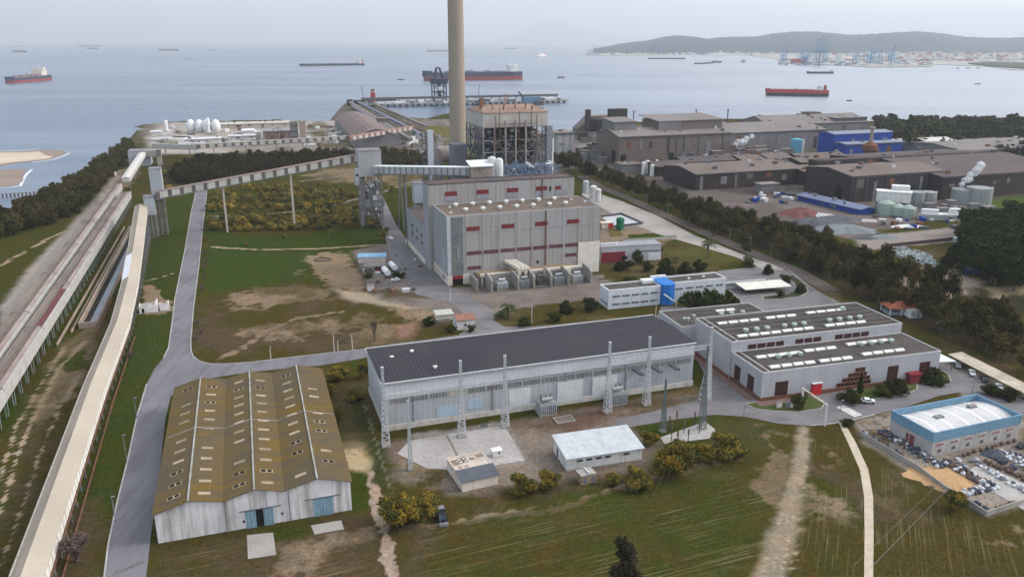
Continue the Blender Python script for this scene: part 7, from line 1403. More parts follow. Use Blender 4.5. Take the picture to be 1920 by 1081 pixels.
for k, (pa, yt, w) in enumerate((((546, 268), 229, 8), ((563, 268), 229, 7))): t = thing('tall_frame_tower', ('grey brown frame tower right of the brick factory', 'narrow pink brown tower, right of the pair by the brick factory')[k], 'tower', G(*pa), R(10)); q = t.location; z_ = GZ(q[0], q[1], yt); MB().box(0, w, 0, w, 0, z_).build('wall', (mat('frame_grey', (.22, .21, .21), (.17, .165, .17), .2, seam=(6, 'z', .3, .6)), mat('pink_tower', (.38, .29, .25), (.33, .25, .22), .2))[k], t); MB().box(-.4, w + .4, -.4, w + .4, z_, z_ + .8).build('roof', concr, t)
bm_ = mat('basin_concrete', (.42, .41, .40), (.36, .35, .34), .05, .9); bwat = mat('basin_water', (.20, .22, .23), (.17, .19, .20), .1, .3)
for px_, py_, rx, lb in ((322, 261, 24, 'large round pale basin near the tip of the shore platform'), (345, 258, 14, 'smaller basin right of the large round one'), (390, 260, 20, 'dark grey basin before the egg-shaped tanks')): t = thing('basin', lb, 'basin', G(px_, py_), R(15)); pl = [(rx * cos(i * pi / 10), rx * .8 * sin(i * pi / 10)) for i in range(20)]; MB().prism(pl, 0, 1.5).build('basin_wall', bm_, t); MB().prism([(x * .95, y * .93) for x, y in pl], 1.5, 1.6).build('basin_water', bwat if 'dark' in lb else bm_, t)
for k in range(70): t_ = MB().box(-2.5, 2.5, -1.5, 1.5, 0, rq.uniform(1.8, 4)).build('shore_unit', rq.choice([LWm, concr, steelg, brn, LWm]), loc=(*G(rq.uniform(300, 640), rq.uniform(236, 274)), 0), rz=rq.uniform(0, 1.5)); t_.scale = (rq.uniform(.7, 2.6), rq.uniform(.7, 2), 1); tag(t_, 'small pale unit scattered on the shore platform', 'plant unit', 'units on the shore platform')
block('shore_annexe', 'grey rectangular slab house before the dark wood', 'building', (335, 276), (385, 278), 22, 271, bm_, bm_, 0)
# belt line on posts crossing behind the wood
a0, b0 = G(290, 292), G(372, 297); gallery('conveyor_gallery', 'low long gallery on the edge of the dark wood near the shore', (*a0, 8), (*b0, 9), 5, 4, mat('olive_roof', (.30, .28, .25), (.25, .23, .21)), wpan, wpan, 0, 0, legs=[(15, .6), (45, .6)])
a0, b0 = G(372, 297), G(652, 283); gallery('conveyor_gallery', 'faint distant gallery with small white panels above the dark wood', (*a0, 10), (*b0, 12), 4, 3.6, mat('olive_roof', (.3, .28, .25)), brownw, wpan, 8, 3.2, legs=[(k, .6) for k in range(15, 180, 30)])
a0, b0 = G(655, 285), G(775, 266); gallery('conveyor_gallery', 'rust red distant gallery from the arched coal store to the right', (*a0, 12), (*b0, 14), 5, 4, mat('rust_red_roof', (.30, .17, .14), (.26, .15, .13)), mat('rust_red_side', (.26, .15, .13), (.22, .13, .11)), MATS['chalk_roof'], 9, 4, legs=[(20, .6), (60, .6)])
# arched coal store
cs = thing('coal_store', 'long round-roofed brown coal store beside the quay', 'coal store', G(664, 277), R(18)); 
w_, Ld = 50, 240; N = 14; ang_ = atan2(G(628, 236)[1] - G(664, 277)[1], G(628, 236)[0] - G(664, 277)[0]); cs.rotation_euler = (0, 0, ang_ - pi / 2)
Ld = hypot(G(628, 236)[0] - G(664, 277)[0], G(628, 236)[1] - G(664, 277)[1]); ca_, sa_ = cos(ang_ - pi / 2), sin(ang_ - pi / 2)
arch = [(0, 9), (7, 13), (17, 17.5), (25, 19), (33, 17.5), (43, 13), (w_, 9)]; MB().extr([(0, 0)] + arch + [(w_, 0)], 'y', 0, Ld).build('wall', mat('store_grey_wall', (0.217, 0.214, 0.217), (0.188, 0.180, 0.184), .03, rib=3, rib_dark=.93), cs)
s = MB()
for p, q in zip(arch, arch[1:]): s.slab([(p[0], -1, p[1] + .4), (q[0], -1, q[1] + .4), (q[0], Ld + 1, q[1] + .4), (p[0], Ld + 1, p[1] + .4)], .4)
s.build('roof', mat('store_roof', (0.191, 0.150, 0.139), (0.158, 0.124, 0.116), .03, .95, stain=(.15, .10, .09), stain_amt=.6, stretch=(1, .2, 1)), cs)
# quay, causeway pipes, jetty with ship unloader
jt = mat('jetty_deck', (.26, .25, .245), (.21, .20, .20), .05, .9); a0 = G(688, 201); b0 = G(862, 197); ag = atan2(b0[1] - a0[1], b0[0] - a0[0]); Lj = hypot(b0[0] - a0[0], b0[1] - a0[1])
j = thing('jetty', 'long concrete jetty on dark piers behind the chimney', 'jetty', a0, ag); Lj += 210
MB().box(0, Lj, 0, 24, 3.2, 4.6).build('deck', jt, j); s = MB(); [s.box(x, x + 4, .5, 4, -3, 3.2) for x in np.arange(2, Lj, 11)]; s.build('pier', mat('pier_dark', (.05, .05, .055), (.07, .07, .07)), j)
MB().box(0, Lj, 60, 66, 8, 12).build('belt_casing', mat('belt_casing', (.13, .13, .135), (.10, .10, .105)), j); MB().box(-5, Lj, 58, 76, 2.6, 3.8).build('outer_deck', jt, j); s = MB(); [s.box(x, x + 1.5, 60, 61.5, -3, 8) for x in np.arange(2, Lj, 16)]; s.build('pier', steeld, j)
s = MB(); [s.box(x, x + rq.uniform(4, 22), rq.uniform(2, 14), rq.uniform(16, 22), 4.6, rq.uniform(6, 9), rq.randrange(3)) for x in np.linspace(5, Lj - 30, 24)]; s.build('deck_gear', [steelg, LWm, steeld], j)
un = thing('ship_unloader', 'dark blue portal ship unloader crane standing on the jetty', 'crane', G(826, 193), ag); q = un.location; zt = GZ(q[0], q[1], 131); zb = GZ(q[0], q[1], 157); kk = (q[1] * cos(PITCH) + CAM_H * sin(PITCH)) / F_PX
wl_ = 15 * kk; db = mat('crane_dark_blue', (.035, .045, .075), (.05, .06, .09), .1, .7)
s = MB(); [s.beam((x, y, 4), (x, y, zb), 1.9) for x in (-wl_ * .75, wl_ * .75) for y in (0, 22)]; [s.beam((x, 0, z), (-x, 0, z + 9), .9) for x in (-wl_ * .75, wl_ * .75) for z in (8, 19, 30)]; [s.beam((-wl_ * .75, 0, z), (wl_ * .75, 0, z), 1.4) for z in (8, 19, 30, zb)]; [s.beam((x, 0, zb - 1), (x, 22, zb - 1), 1.4) for x in (-wl_ * .75, wl_ * .75)]; s.beam((-wl_ * .75, 22, 19), (wl_ * .75, 22, 19), 1.2); s.build('portal', db, un)
MB().box(-wl_ * .95, wl_ * .95, -3, 25, zb, zb + 9).build('machine_house', db, un); s = MB(); s.path([(-wl_ * .5, 8, zb + 9), (-wl_ * .25, 8, zt + 3), (wl_ * .15, 8, zt + 3), (wl_ * .5, 8, zb + 9)], 2.0); s.path([(-wl_ * .5, 16, zb + 9), (-wl_ * .25, 16, zt + 3), (wl_ * .15, 16, zt + 3), (wl_ * .5, 16, zb + 9)], 2.0); s.build('pylon', db, un); MB().box(-wl_ * .3, wl_ * .3, -3.3, -2.9, zb - 12, zb - 5).build('cabin', white, un); MB().box(-2.4, 2.4, 4, 14, 10, zb - 1).build('hopper', steeld, un); MB().beam((0, 24, zb + 5), (0, 70, zb + 7), 2.2).build('boom', db, un)
for k, (a_, b_, w) in enumerate((((655, 196), (770, 272), 5), ((672, 197), (790, 262), 4), ((700, 200), (800, 246), 4), ((660, 204), (745, 262), 3))):
    a0, b0 = G(*a_), G(*b_); t = thing('conveyor_line', ('leftmost low conveyor line along the quay', 'second low conveyor line along the quay', 'rightmost low conveyor line along the quay', 'thin pipe line along the quay')[k], 'conveyor', (0, 0), 0); MB().beam((*a0, 5), (*b0, 6), w, 3).build('casing', (rfl, mat('quay_blue', (.16, .19, .25), (.14, .16, .20)), rfl, steelg)[k], t); s = MB()
    for f in np.linspace(.05, .95, 9): x, y = a0[0] + (b0[0] - a0[0]) * f, a0[1] + (b0[1] - a0[1]) * f; s.beam((x, y, 0), (x, y, 4), .8)
    s.build('post', steelg, t)
for px_, py_, w, h_, lb, m_ in ((710, 240, 14, 12, 'brown transfer house on the quay', brn), (697, 232, 9, 7, 'small brown house among the quay conveyors', rfb), (783, 262, 8, 7, 'pale house near the chimney on the quay', LWm), (728, 254, 10, 6, 'low grey house where the quay lines meet', gry), (665, 196, 16, 7, 'dark shed at the seaward end of the quay', drk_), (652, 197, 9, 9, 'dark tank block at the corner of the quay', drk_)):
    t = thing('quay_house', lb, 'building', G(px_, py_), R(18)); MB().box(0, w, 0, w, 0, h_).build('wall', m_, t); MB().box(-.4, w + .4, -.4, w + .4, h_, h_ + .6).build('roof', rfl, t)
for k in range(40): t_ = MB().box(-2.5, 2.5, -1.5, 1.5, 0, rq.uniform(1.8, 5)).build('quay_unit', rq.choice([LWm, concr, steelg, brn, rfb]), loc=(*G(rq.uniform(700, 830), rq.uniform(240, 290)), 0), rz=rq.uniform(0, 1.5)); t_.scale = (rq.uniform(.7, 2.2), rq.uniform(.7, 2), 1); tag(t_, 'small brown or pale unit scattered behind the coal store', 'plant unit', 'units behind the coal store')
heap('long dark rubble bank right of the pier water', 830, 232, 40, 26, 6, mat('rubble_dark', (.13, .115, .10), (.17, .15, .13), .1, 1, fine=.4), 12)
# timber groyne in the shallows
s = MB(); a0, b0 = G(-40, 372), G(86, 364)
for f in np.linspace(0, 1, 18): x, y = a0[0] + (b0[0] - a0[0]) * f, a0[1] + (b0[1] - a0[1]) * f; s.beam((x, y, -2), (x, y, 2.2), .8)
t = thing('groyne', 'row of timber piles under a thin beam in the shallows at the left edge', 'groyne', (0, 0), 0); s.build('piles', mat('wet_timber', (.16, .12, .11), (.11, .085, .08)), t); MB().beam((*a0, 2.3), (*b0, 2.3), .9, .5).build('cap_beam', mat('grey_timber', (.30, .28, .27), (.25, .23, .22)), t)

# ------------------------------------------------------------------ ships
def ship(label, pl_, pr_, ydeck, cols, bow='l', sup=.86, suplen=.08, ysup=None, supcol=None, funnel=None, cranes=0, pipes=True, decksup=False, name='ship', cat='tanker', cont=0):
    """hull between waterline pixels l and r; bow end; superstructure position as a fraction from the bow"""
    a0, b0 = G(*pl_, -.6), G(*pr_, -.6); 
    if bow == 'r': a0, b0 = b0, a0
    L = hypot(b0[0] - a0[0], b0[1] - a0[1]); ag = atan2(b0[1] - a0[1], b0[0] - a0[0]); t = thing(name, label, cat, (*a0, -.6), ag)   # bow at x=0
    fb = max(2.0, GZ((a0[0] + b0[0]) / 2, (a0[1] + b0[1]) / 2, ydeck)); Bm = L * .155; low, up, deck = cols
    def outline(k): return [(0 + k, 0), (L * .05, Bm * .32), (L * .12, Bm * .48), (L * .9, Bm * .5), (L, Bm * .36), (L, -Bm * .36), (L * .9, -Bm * .5), (L * .12, -Bm * .48), (L * .05, -Bm * .32)]
    MB().prism(outline(L * .012), -2, fb * .5).build('lower_hull', low, t); MB().prism([(x, y * 1.006) for x, y in outline(0)], fb * .5, fb, mt=0).build('upper_hull', up, t)
    MB().prism([(x * .985 + L * .008, y * .94) for x, y in outline(L * .02)], fb, fb + L * .003 + .2).build('deck', deck, t); MB().prism([(0, 0), (L * .05, Bm * .34), (L * .08, Bm * .4), (L * .08, -Bm * .4), (L * .05, -Bm * .34)], fb + .1, fb + fb * .22).build('forecastle', up, t)
    hs = GZ((a0[0] + b0[0]) / 2, (a0[1] + b0[1]) / 2, ysup) - fb if ysup else L * .1; sc = supcol or shipw; xs = L * sup
    MB().box(xs - L * suplen / 2, xs + L * suplen / 2, -Bm * .42, Bm * .42, fb, fb + hs * .62).build('superstructure', sc, t); MB().box(xs - L * suplen * .4, xs + L * suplen * .15, -Bm * .5, Bm * .5, fb + hs * .62, fb + hs * .8).build('bridge', sc, t)
    MB().box(xs + L * suplen * .62, xs + L * suplen * 1.1, -Bm * .12, Bm * .12, fb, fb + hs * .85).build('funnel', funnel or sc, t); MB().beam((xs, 0, fb + hs * .8), (xs, 0, fb + hs * 1.15), L * .006 + .3).build('radar_mast', sc, t)
    if pipes: s = MB(); s.box(L * .1, L * (sup - suplen), -Bm * .05, Bm * .05, fb + .3, fb + hs * .12); [s.box(L * f, L * f + L * .012, -Bm * .4, Bm * .4, fb + .3, fb + hs * .18) for f in (.25, .45, .5, .65)]; s.beam((L * .48, 0, fb), (L * .48, 0, fb + hs * .4), L * .005 + .3); s.build('deck_pipes', deck, t)
    for k in range(cont): MB().box(L * (.12 + k * .14), L * (.24 + k * .14), -Bm * .42, Bm * .42, fb, fb + hs * (.3 + .12 * (k % 2))).build('cargo_stack', sc, t)
    return t
shipw = mat('ship_white', (.66, .66, .66), (.58, .58, .58), .02, .6, fine=.1); hr = mat('antifouling_red', (.26, .06, .055), (.21, .05, .05), .02, .7, fine=.1); hn = mat('navy_hull', (.035, .045, .085), (.05, .06, .095), .02, .6, fine=.1); hk = mat('black_hull', (.03, .035, .045), (.045, .05, .06), .02, .6); hred = mat('red_hull', (.42, .055, .06), (.36, .05, .055), .02, .6); dkr = mat('red_deck', (.36, .09, .08), (.30, .08, .07), .02, .8); dkg = mat('deck_grey', (.16, .17, .19), (.2, .2, .21), .02); hw_ = mat('grey_hull', (.30, .33, .37), (.26, .29, .33), .01)
ship('red and navy tanker sailing left near the left edge with a pale wake', (14, 157), (90, 150), 143, (hr, hn, mat('deck_brown', (.25, .16, .15), (.3, .22, .2))), 'l', .80, .13, 126, mat('cream_sup', (.62, .57, .52), (.56, .52, .47)))
ship('long dark low tanker with reddish bridge left of the chimney', (561, 124), (682, 122.5), 119.5, (hk, hk, dkg), 'l', .93, .05, 111, shipw, mat('red_funnel', (.45, .08, .08), (.4, .07, .07)))
ship('very large navy and red tanker passing behind the chimney', (792, 152), (976, 149), 135, (hr, hn, dkg), 'l', .90, .06, 119)
ship('bright red chemical tanker on the right of the bay', (1434, 179), (1553, 181), 168, (hk, hred, dkr), 'l', .86, .09, 157, shipw, hred)
ship('small dark cargo ship left of the red tanker, near the container port', (1512, 138), (1562, 138), 134, (hk, hk, shipw), 'l', .93, .07, 129)
ship('grey ship anchored in front at the far left', (24, 98), (50, 98), 95, (hk, hk, shipw), 'l', .7, .3, 91, cat='ship', pipes=False)
ship('two-tone long ship on the horizon at the far left', (10, 88.3), (52, 88.3), 86.2, (hw_, hw_, shipw), 'l', .8, .2, 83, cat='ship')
ship('long white and grey gas carrier, rear one of the overlapping pair', (147, 88), (196, 88), 84.5, (hw_, hw_, shipw), 'l', .85, .12, 81.5, cat='ship', cont=4)
ship('grey ship in front of the white gas carrier', (163, 92.5), (184, 92.5), 89.5, (hk, hw_, shipw), 'l', .8, .2, 87, cat='ship')
ship('dark cargo ship alone left of centre with a white bridge amidships', (297, 95), (335, 95), 92.4, (hk, hk, dkg), 'l', .6, .16, 89, cat='ship')
ship('tiny faint ship on the horizon left of the dark cargo ship', (219, 80.2), (243, 80.2), 79, (hw_, hw_, hw_), 'l', .7, .2, 77.4, cat='ship', pipes=False)
ship('small faint vessel right of the dark cargo ship', (391, 95.2), (403, 95.2), 93.6, (hk, hk, shipw), 'l', .6, .3, 92, cat='ship', pipes=False)
ship('tiny ship on the horizon above the long dark tanker', (614, 82), (641, 82), 80.6, (hw_, hw_, hw_), 'l', .7, .2, 79, cat='ship', pipes=False)
ship('long low grey ship just left of the chimney top', (800, 97), (850, 97), 94.6, (hw_, hk, dkg), 'l', .1, .06, 92.5, cat='ship')
ship('faint ship on the horizon right of the chimney', (946, 92), (969, 92), 90.4, (hw_, hw_, shipw), 'l', .2, .2, 88, cat='ship', pipes=False)
ship('white ferry with a red stern right of the chimney', (1005, 106.5), (1021, 105.5), 103, (shipw, shipw, shipw), 'l', .55, .5, 98, shipw, hred, cat='ferry', pipes=False)
ship('small dark tug following the very large tanker', (1045, 146), (1059, 146), 143.6, (hk, hk, shipw), 'l', .4, .35, 140.5, shipw, cat='tug', pipes=False)
ship('small dark tug left of the unloader crane', (745, 150), (759, 150), 148, (hk, hk, shipw), 'l', .5, .3, 145.5, shipw, cat='tug', pipes=False)
ship('small pilot boat right of the red tanker stern', (1587, 189.5), (1597, 189.5), 188, (hk, hk, shipw), 'l', .5, .3, 186.5, shipw, cat='boat', pipes=False)
ship('small boat alone on the bright water at the right', (1827, 158), (1838, 158), 156.4, (hk, hk, shipw), 'l', .7, .3, 155, shipw, cat='boat', pipes=False)
ship('small sailing vessel before the far breakwater', (1388, 117.5), (1397, 117.5), 115, (hw_, hw_, hw_), 'l', .5, .4, 110.5, hw_, cat='boat', pipes=False)
ship('dark long barge moored off the far breakwater', (1214, 111), (1284, 111), 108.6, (hk, hk, dkg), 'l', .9, .05, 107, cat='barge')
ship('dark barge nearest the small sailing vessel', (1303, 120.5), (1335, 119), 117.6, (hk, hk, dkg), 'l', .8, .1, 115.5, cat='barge'); ship('dark workboat right of the nearest barge', (1332, 117.6), (1353, 117.6), 114.8, (hk, hk, dkg), 'l', .3, .25, 112, cat='workboat')
ship('red container ship moored under the blue cranes', (1482, 119.5), (1512, 120), 112, (hred, hred, dkr), 'l', .8, .15, 108, hred, cat='container ship', cont=4)
for k, px_ in enumerate((1795, 1815, 1833)): ship(('left', 'middle', 'right')[k] + ' one of three tiny boats moored off the green far shore', (px_ - 4, 128.6), (px_ + 4, 128.6), 127.4, (hk, hk, shipw), 'l', .5, .3, 126.2, cat='boat', pipes=False)
# ship behind the jetty: red funnel and white house
ship('moored ship with a red tower-like funnel behind the jetty', (668, 190), (745, 188), 186.4, (hk, hk, dkg), 'r', .62, .06, 176, shipw, cat='ship')
t = thing('beacon_tower', 'red beacon tower with white bands beside the moored ship', 'beacon', G(700, 190), 0); q = t.location; z_ = GZ(q[0], q[1], 167); MB().box(-4, 4, -4, 4, 0, z_ - 3).build('tower', hred, t); MB().box(-5, 5, -5, 5, z_ * .75, z_ * .8).build('band', shipw, t); MB().box(-2.5, 2.5, -2.5, 2.5, z_ - 3, z_).build('lantern', steeld, t)
for px_, py_, yt, dx, lb in ((896, 197, 158, 6, 'slender grey crane jib rising behind the boiler roof'), (682, 192, 163, -5, 'thin grey crane jib at the seaward end of the quay')): t = thing('crane', lb, 'crane', G(px_, py_), 0); q = t.location; z_ = GZ(q[0], q[1], yt); MB().box(-4, 4, -4, 4, 0, 8).build('cab', steeld, t); MB().beam((0, 0, 8), (dx * .6, 0, z_), 1.1).build('jib', steelg, t)
t = thing('dock_crane', 'blue crane machinery on the jetty just right of the boiler roof', 'crane', G(1000, 200), ag); MB().box(-18, 14, 0, 12, 6, 16).build('body', mat('crane_blue', (.10, .18, .28), (.12, .20, .30)), t); MB().beam((-16, 4, 14), (-26, 4, 26), 2.4).build('boom', steeld, t); MB().box(2, 18, -3, 8, 2, 10).build('cab', steeld, t)
t = thing('dock_crane', 'dark grab machine on the jetty left of the boiler roof centre', 'crane', G(909, 198), ag); MB().box(-10, 10, 0, 10, 7, 11).build('body', steeld, t); MB().box(-16, -8, 0, 8, 3, 9).build('cab', steeld, t)
# pale wakes on the sea
wk = mat('wake_foam', (.46, .50, .53), (.36, .41, .45), .02, .5, fine=.1)
def wake(pts, w0, w1):
    c = [G(*p, -.55) for p in pts]; s = MB(); n = len(c)
    for i in range(n - 1): wa, wb = w0 + (w1 - w0) * i / n, w0 + (w1 - w0) * (i + 1) / n; s.face([(c[i][0], c[i][1] - wa, -.57), (c[i + 1][0], c[i + 1][1] - wb, -.57), (c[i + 1][0], c[i + 1][1] + wb, -.57), (c[i][0], c[i][1] + wa, -.57)])
    o_ = s.build('wake', wk); o_['kind'] = 'structure'
wake([(90, 149.5), (110, 148), (150, 146), (190, 141), (220, 139)], 3, 7)
s = MB(); fo = mat('surf_foam', (.62, .64, .66), (.50, .53, .56), .1, .7)
for pts in ([(38, 349), (42, 340), (46, 332), (52, 324), (60, 318)], [(0, 352), (20, 351), (36, 348)], [(60, 305), (100, 299), (120, 292), (130, 287)], [(0, 283.4), (40, 282), (75, 279.5)]):
    c = [(*G(*p, -.5), -.52) for p in pts]
    for p, q in zip(c, c[1:]): s.beam(p, q, 2.2, .06)
o_ = s.build('surf', fo); o_['kind'] = 'structure'
# ------------------------------------------------------------------ far harbour and town
cb = mat('port_crane_blue', (.05, .25, .42), (.07, .28, .44), .001, .7, fine=0)
def sts(label, px_, py_, ytop, wpx, group=None, boom=True, m=cb):
    q = G(px_, py_); z_ = GZ(*q, ytop); k = (q[1] * cos(PITCH) + CAM_H * sin(PITCH)) / F_PX; w = wpx * k; t = thing('port_crane', label, 'port crane', q, 0, group); s = MB(); th_ = max(2.0, w * .10)
    for x in (-w / 2, w / 2):
        for y in (0, 30): s.beam((x, y, 0), (x, y, z_ * (.55 if boom else 1)), th_)
    s.beam((-w / 2, 0, z_ * .5), (w / 2, 0, z_ * .5), th_); s.beam((-w / 2, 30, z_ * .5), (w / 2, 30, z_ * .5), th_); s.beam((-w / 2, 0, z_ * .5), (-w / 2, 30, z_ * .5), th_); s.beam((w / 2, 0, z_ * .5), (w / 2, 30, z_ * .5), th_); s.beam((-w / 2, 0, z_ * .25), (w / 2, 0, z_ * .25), th_ * .7); s.build('portal', m, t)
    s = MB()
    if boom: [s.beam((x, 0, z_ * .5), (x, -6, z_), th_ * .8) for x in (-w * .3, w * .3)]; s.beam((-w * .3, -6, z_ * .98), (w * .3, -6, z_ * .98), th_ * .6); s.beam((0, 30, z_ * .55), (0, 70, z_ * .55), th_)
    else: s.beam((-w * .9, 0, z_), (w * .9, 0, z_), th_)
    s.build('boom', m, t); return t
for k, (px_, yt, w) in enumerate(((1530, 72, 7), (1537, 68, 7), (1544, 73, 7))): sts('raised blue quay crane, ' + ('left', 'middle', 'right')[k] + ' of the tall cluster in the container port', px_, 123, yt, w, 'raised blue quay cranes')
sts('tall thin blue crane standing apart at the right of the container port', 1672, 124, 84, 4)
rf = random.Random(5)
for k in range(18): sts('low blue gantry crane among the container stacks', rf.uniform(1468, 1690), rf.uniform(112, 122), rf.uniform(93, 101) if k % 3 else rf.uniform(99, 106), rf.uniform(4, 7), 'low blue gantry cranes', boom=False)
gcr = mat('crane_grey_blue', (.13, .19, .28), (.16, .21, .29), .001, .7, fine=0)
for k in range(7): sts('grey blue crane in the cluster at the tip of the far breakwater', 1102 + k * 4.2, 103.5, (98, 93, 86, 83, 84, 86, 92)[k], 4.5, 'breakwater cranes', boom=k in (2, 3, 4, 5), m=gcr)
cms = [mat('box_' + n, c, tuple(x * .8 for x in c), .004, .8, fine=.1) for n, c in (('white', (.64, .64, .65)), ('red', (.40, .17, .16)), ('blue', (.13, .28, .42)), ('grey', (.34, .35, .38)), ('sand', (.54, .48, .44)), ('dark', (.12, .13, .15)))]
def far_box(name, label, cat, group, px_, py_, wpx, hpx, m, dep=30):
    q = G(px_, py_); k = (q[1] * cos(PITCH) + CAM_H * sin(PITCH)) / F_PX; o_ = MB().box(0, wpx * k, 0, dep, 0, hpx * k).build(name, m, loc=(*q, 0), rz=rf.uniform(-.3, .3)); tag(o_, label, cat, group)
for k in range(110): far_box('container_stack', 'stack of containers in the far port', 'container stack', 'container stacks of the far port', rf.uniform(1462, 1745), rf.uniform(112, 123.5), rf.uniform(3, 9), rf.uniform(1.2, 3.6), rf.choice(cms[:4] + [cms[2]] + [cms[3]]), 22)
for k in range(290): px_ = rf.uniform(1600, 1925) if k % 3 else rf.uniform(1330, 1925); far_box('town_building', 'pale block of the far town on the opposite shore', 'town building', 'blocks of the far town', px_, rf.uniform(101, 116) if px_ > 1500 else rf.uniform(97, 104), rf.uniform(2.5, 8), rf.uniform(1.5, 5.5), rf.choice([cms[0], cms[4], cms[0], cms[4], cms[3], cms[1]]), 25)
for k in range(60): far_box('port_shed', 'low dark cargo pile on the far breakwater', 'cargo pile', 'cargo on the far breakwater', rf.uniform(1136, 1330), rf.uniform(99.5, 103.5), rf.uniform(2, 6), rf.uniform(1., 3.2), rf.choice([cms[3], cms[5], cms[0], cms[5]]), 20)
for k, (px_, w) in enumerate(((1340, 30), (1262, 40), (1400, 24))): far_box('port_shed', ('long white warehouse roof on the far quay, right one', 'long white warehouse roof on the far quay, left one', 'pale store on the far quay before the hills')[k], 'warehouse', None, px_, 100.5, w, 1.6, cms[0], 40)
# ------------------------------------------------------------------ switchyard masts and beams
def lattice_mast(label, o, h, w0, w1, m, group=None, rz=TH, bw=.16, name='lattice_mast'):
    t = thing(name, label, 'lattice mast', o, rz, group); s = MB(); n = int(h / (w0 * .9)) + 2; W_at = lambda f: w0 + (w1 - w0) * min(1, f * 1.25)
    C4 = lambda f: [(sx * W_at(f) / 2, sy * W_at(f) / 2, h * f) for sx, sy in ((-1, -1), (1, -1), (1, 1), (-1, 1))]
    for i in range(n):
        a_, b_ = C4(i / n), C4((i + 1) / n)
        for k in range(4): s.beam(a_[k], b_[k], bw * 1.3); s.beam(a_[k], b_[(k + 1) % 4], bw); s.beam(a_[k], a_[(k + 1) % 4], bw)
    s.build('lattice', m, t); MB().box(-w0 * .6, w0 * .6, -w0 * .6, w0 * .6, 0, .35).build('footing', concr, t); MB().cbox(0, 0, h, w1 * 1.5, w1 * 1.5, .4).build('top_plate', m, t); return t
msts = [((724, 835), 690, 'first white lattice mast from the left, at the corner of the switchgear hall'), ((866, 818), 678, 'second white lattice mast from the left, on the concrete slab'), ((947, 800), 668, 'third white lattice mast from the left, beside the grey transformer'),
        ((1139, 772), 643, 'fourth white lattice mast from the left, right of the white shutters'), ((1212, 758), 633, 'fifth white lattice mast from the left, before the black exhaust ducts'), ((1325, 745), 615, 'rightmost white lattice mast, in the lane by the workshop')]
mp_ = []
for (b_, yt, lb) in msts: o_ = G(*b_); h_ = GZ(*o_, yt); mp_.append((o_, h_)); lattice_mast(lb, o_, h_, 2.1, .5, steelw, 'white portal masts before the switchgear hall', bw=.12)
lattice_mast('slimmer white lattice leg crossing beside the rightmost mast', (mp_[5][0][0] - 1.2, mp_[5][0][1] - 2.5), mp_[5][1] * .62, 3.0, .5, steelw)
def truss_beam(label, p, q, z, hh=1.1):
    p, q = np.array(p), np.array(q); L_ = hypot(*(q - p)); a_ = atan2(q[1] - p[1], q[0] - p[0]); t = thing('portal_beam', label, 'portal beam', (*p, 0), a_); s = MB(); n = int(L_ / 1.5)
    for y in (-.5, .5):
        for zz in (z, z + hh): s.beam((0, y, zz), (L_, y, zz), .14)
        for i in range(n): x0, x1 = L_ * i / n, L_ * (i + 1) / n; s.beam((x0, y, z if i % 2 else z + hh), (x1, y, z + hh if i % 2 else z), .1)
    for i in range(n): x0 = L_ * i / n; s.beam((x0, -.5, z), (x0 + L_ / n, .5, z), .09)
    s.build('truss', steelw, t); return t
truss_beam('white truss beam joining the first to the third mast along the roof edge', mp_[0][0], mp_[2][0], 14.6); truss_beam('white truss beam joining the fourth to the last mast over the roof corner', mp_[3][0], mp_[5][0], 17.2)
grn = mat('green_grey_mast', (.14, .17, .17), (.11, .13, .13))
for b_, yt, lb, w in (((1243, 808), 712, 'slim dark lattice pole left of the fenced switch posts', 1.5), ((1316, 803), 650, 'taller slim dark lattice pole right of the fenced switch posts', 1.8), ((770, 880), 752, 'thin pale lattice pole on the scrubby yard beside the slab', 1.1)): o_ = G(*b_); lattice_mast(lb, o_, GZ(*o_, yt), w, .3, grn if 'dark' in lb else steelw, bw=.12)
for k, (px_, py_, h_) in enumerate(((1259, 822, 5), (1268, 800, 5.5), (1282, 812, 4), (1302, 797, 4.5), (1290, 828, 4), (1270, 832, 4), (1255, 806, 4.5), (1311, 812, 4))): t = thing('switch_post', 'short insulator post on the fenced gravel pad', 'insulator post', G(px_, py_), 0, 'insulator posts on the gravel pad'); MB().beam((0, 0, 0), (0, 0, h_ * .6), .22).build('post', steeld, t); MB().lathe(0, 0, [(.22, h_ * .6), (.3, h_ * .75), (.2, h_ * .85), (.3, h_)], 8).build('insulator', MATS['bushing_brown'], t)
def lamp(label, px_, py_, yt, arm=0., m=white, w=.2): o_ = G(px_, py_); h_ = GZ(*o_, yt); t = thing('lamp_post', label, 'lamp post', o_); MB().tube((0, 0, 0), (0, 0, h_), w, w * .6, 8).build('post', m, t); MB().cbox(.3 + arm / 2, 0, h_ - .1, .9 + arm, .35, .2).build('lamp_head', steelg, t)
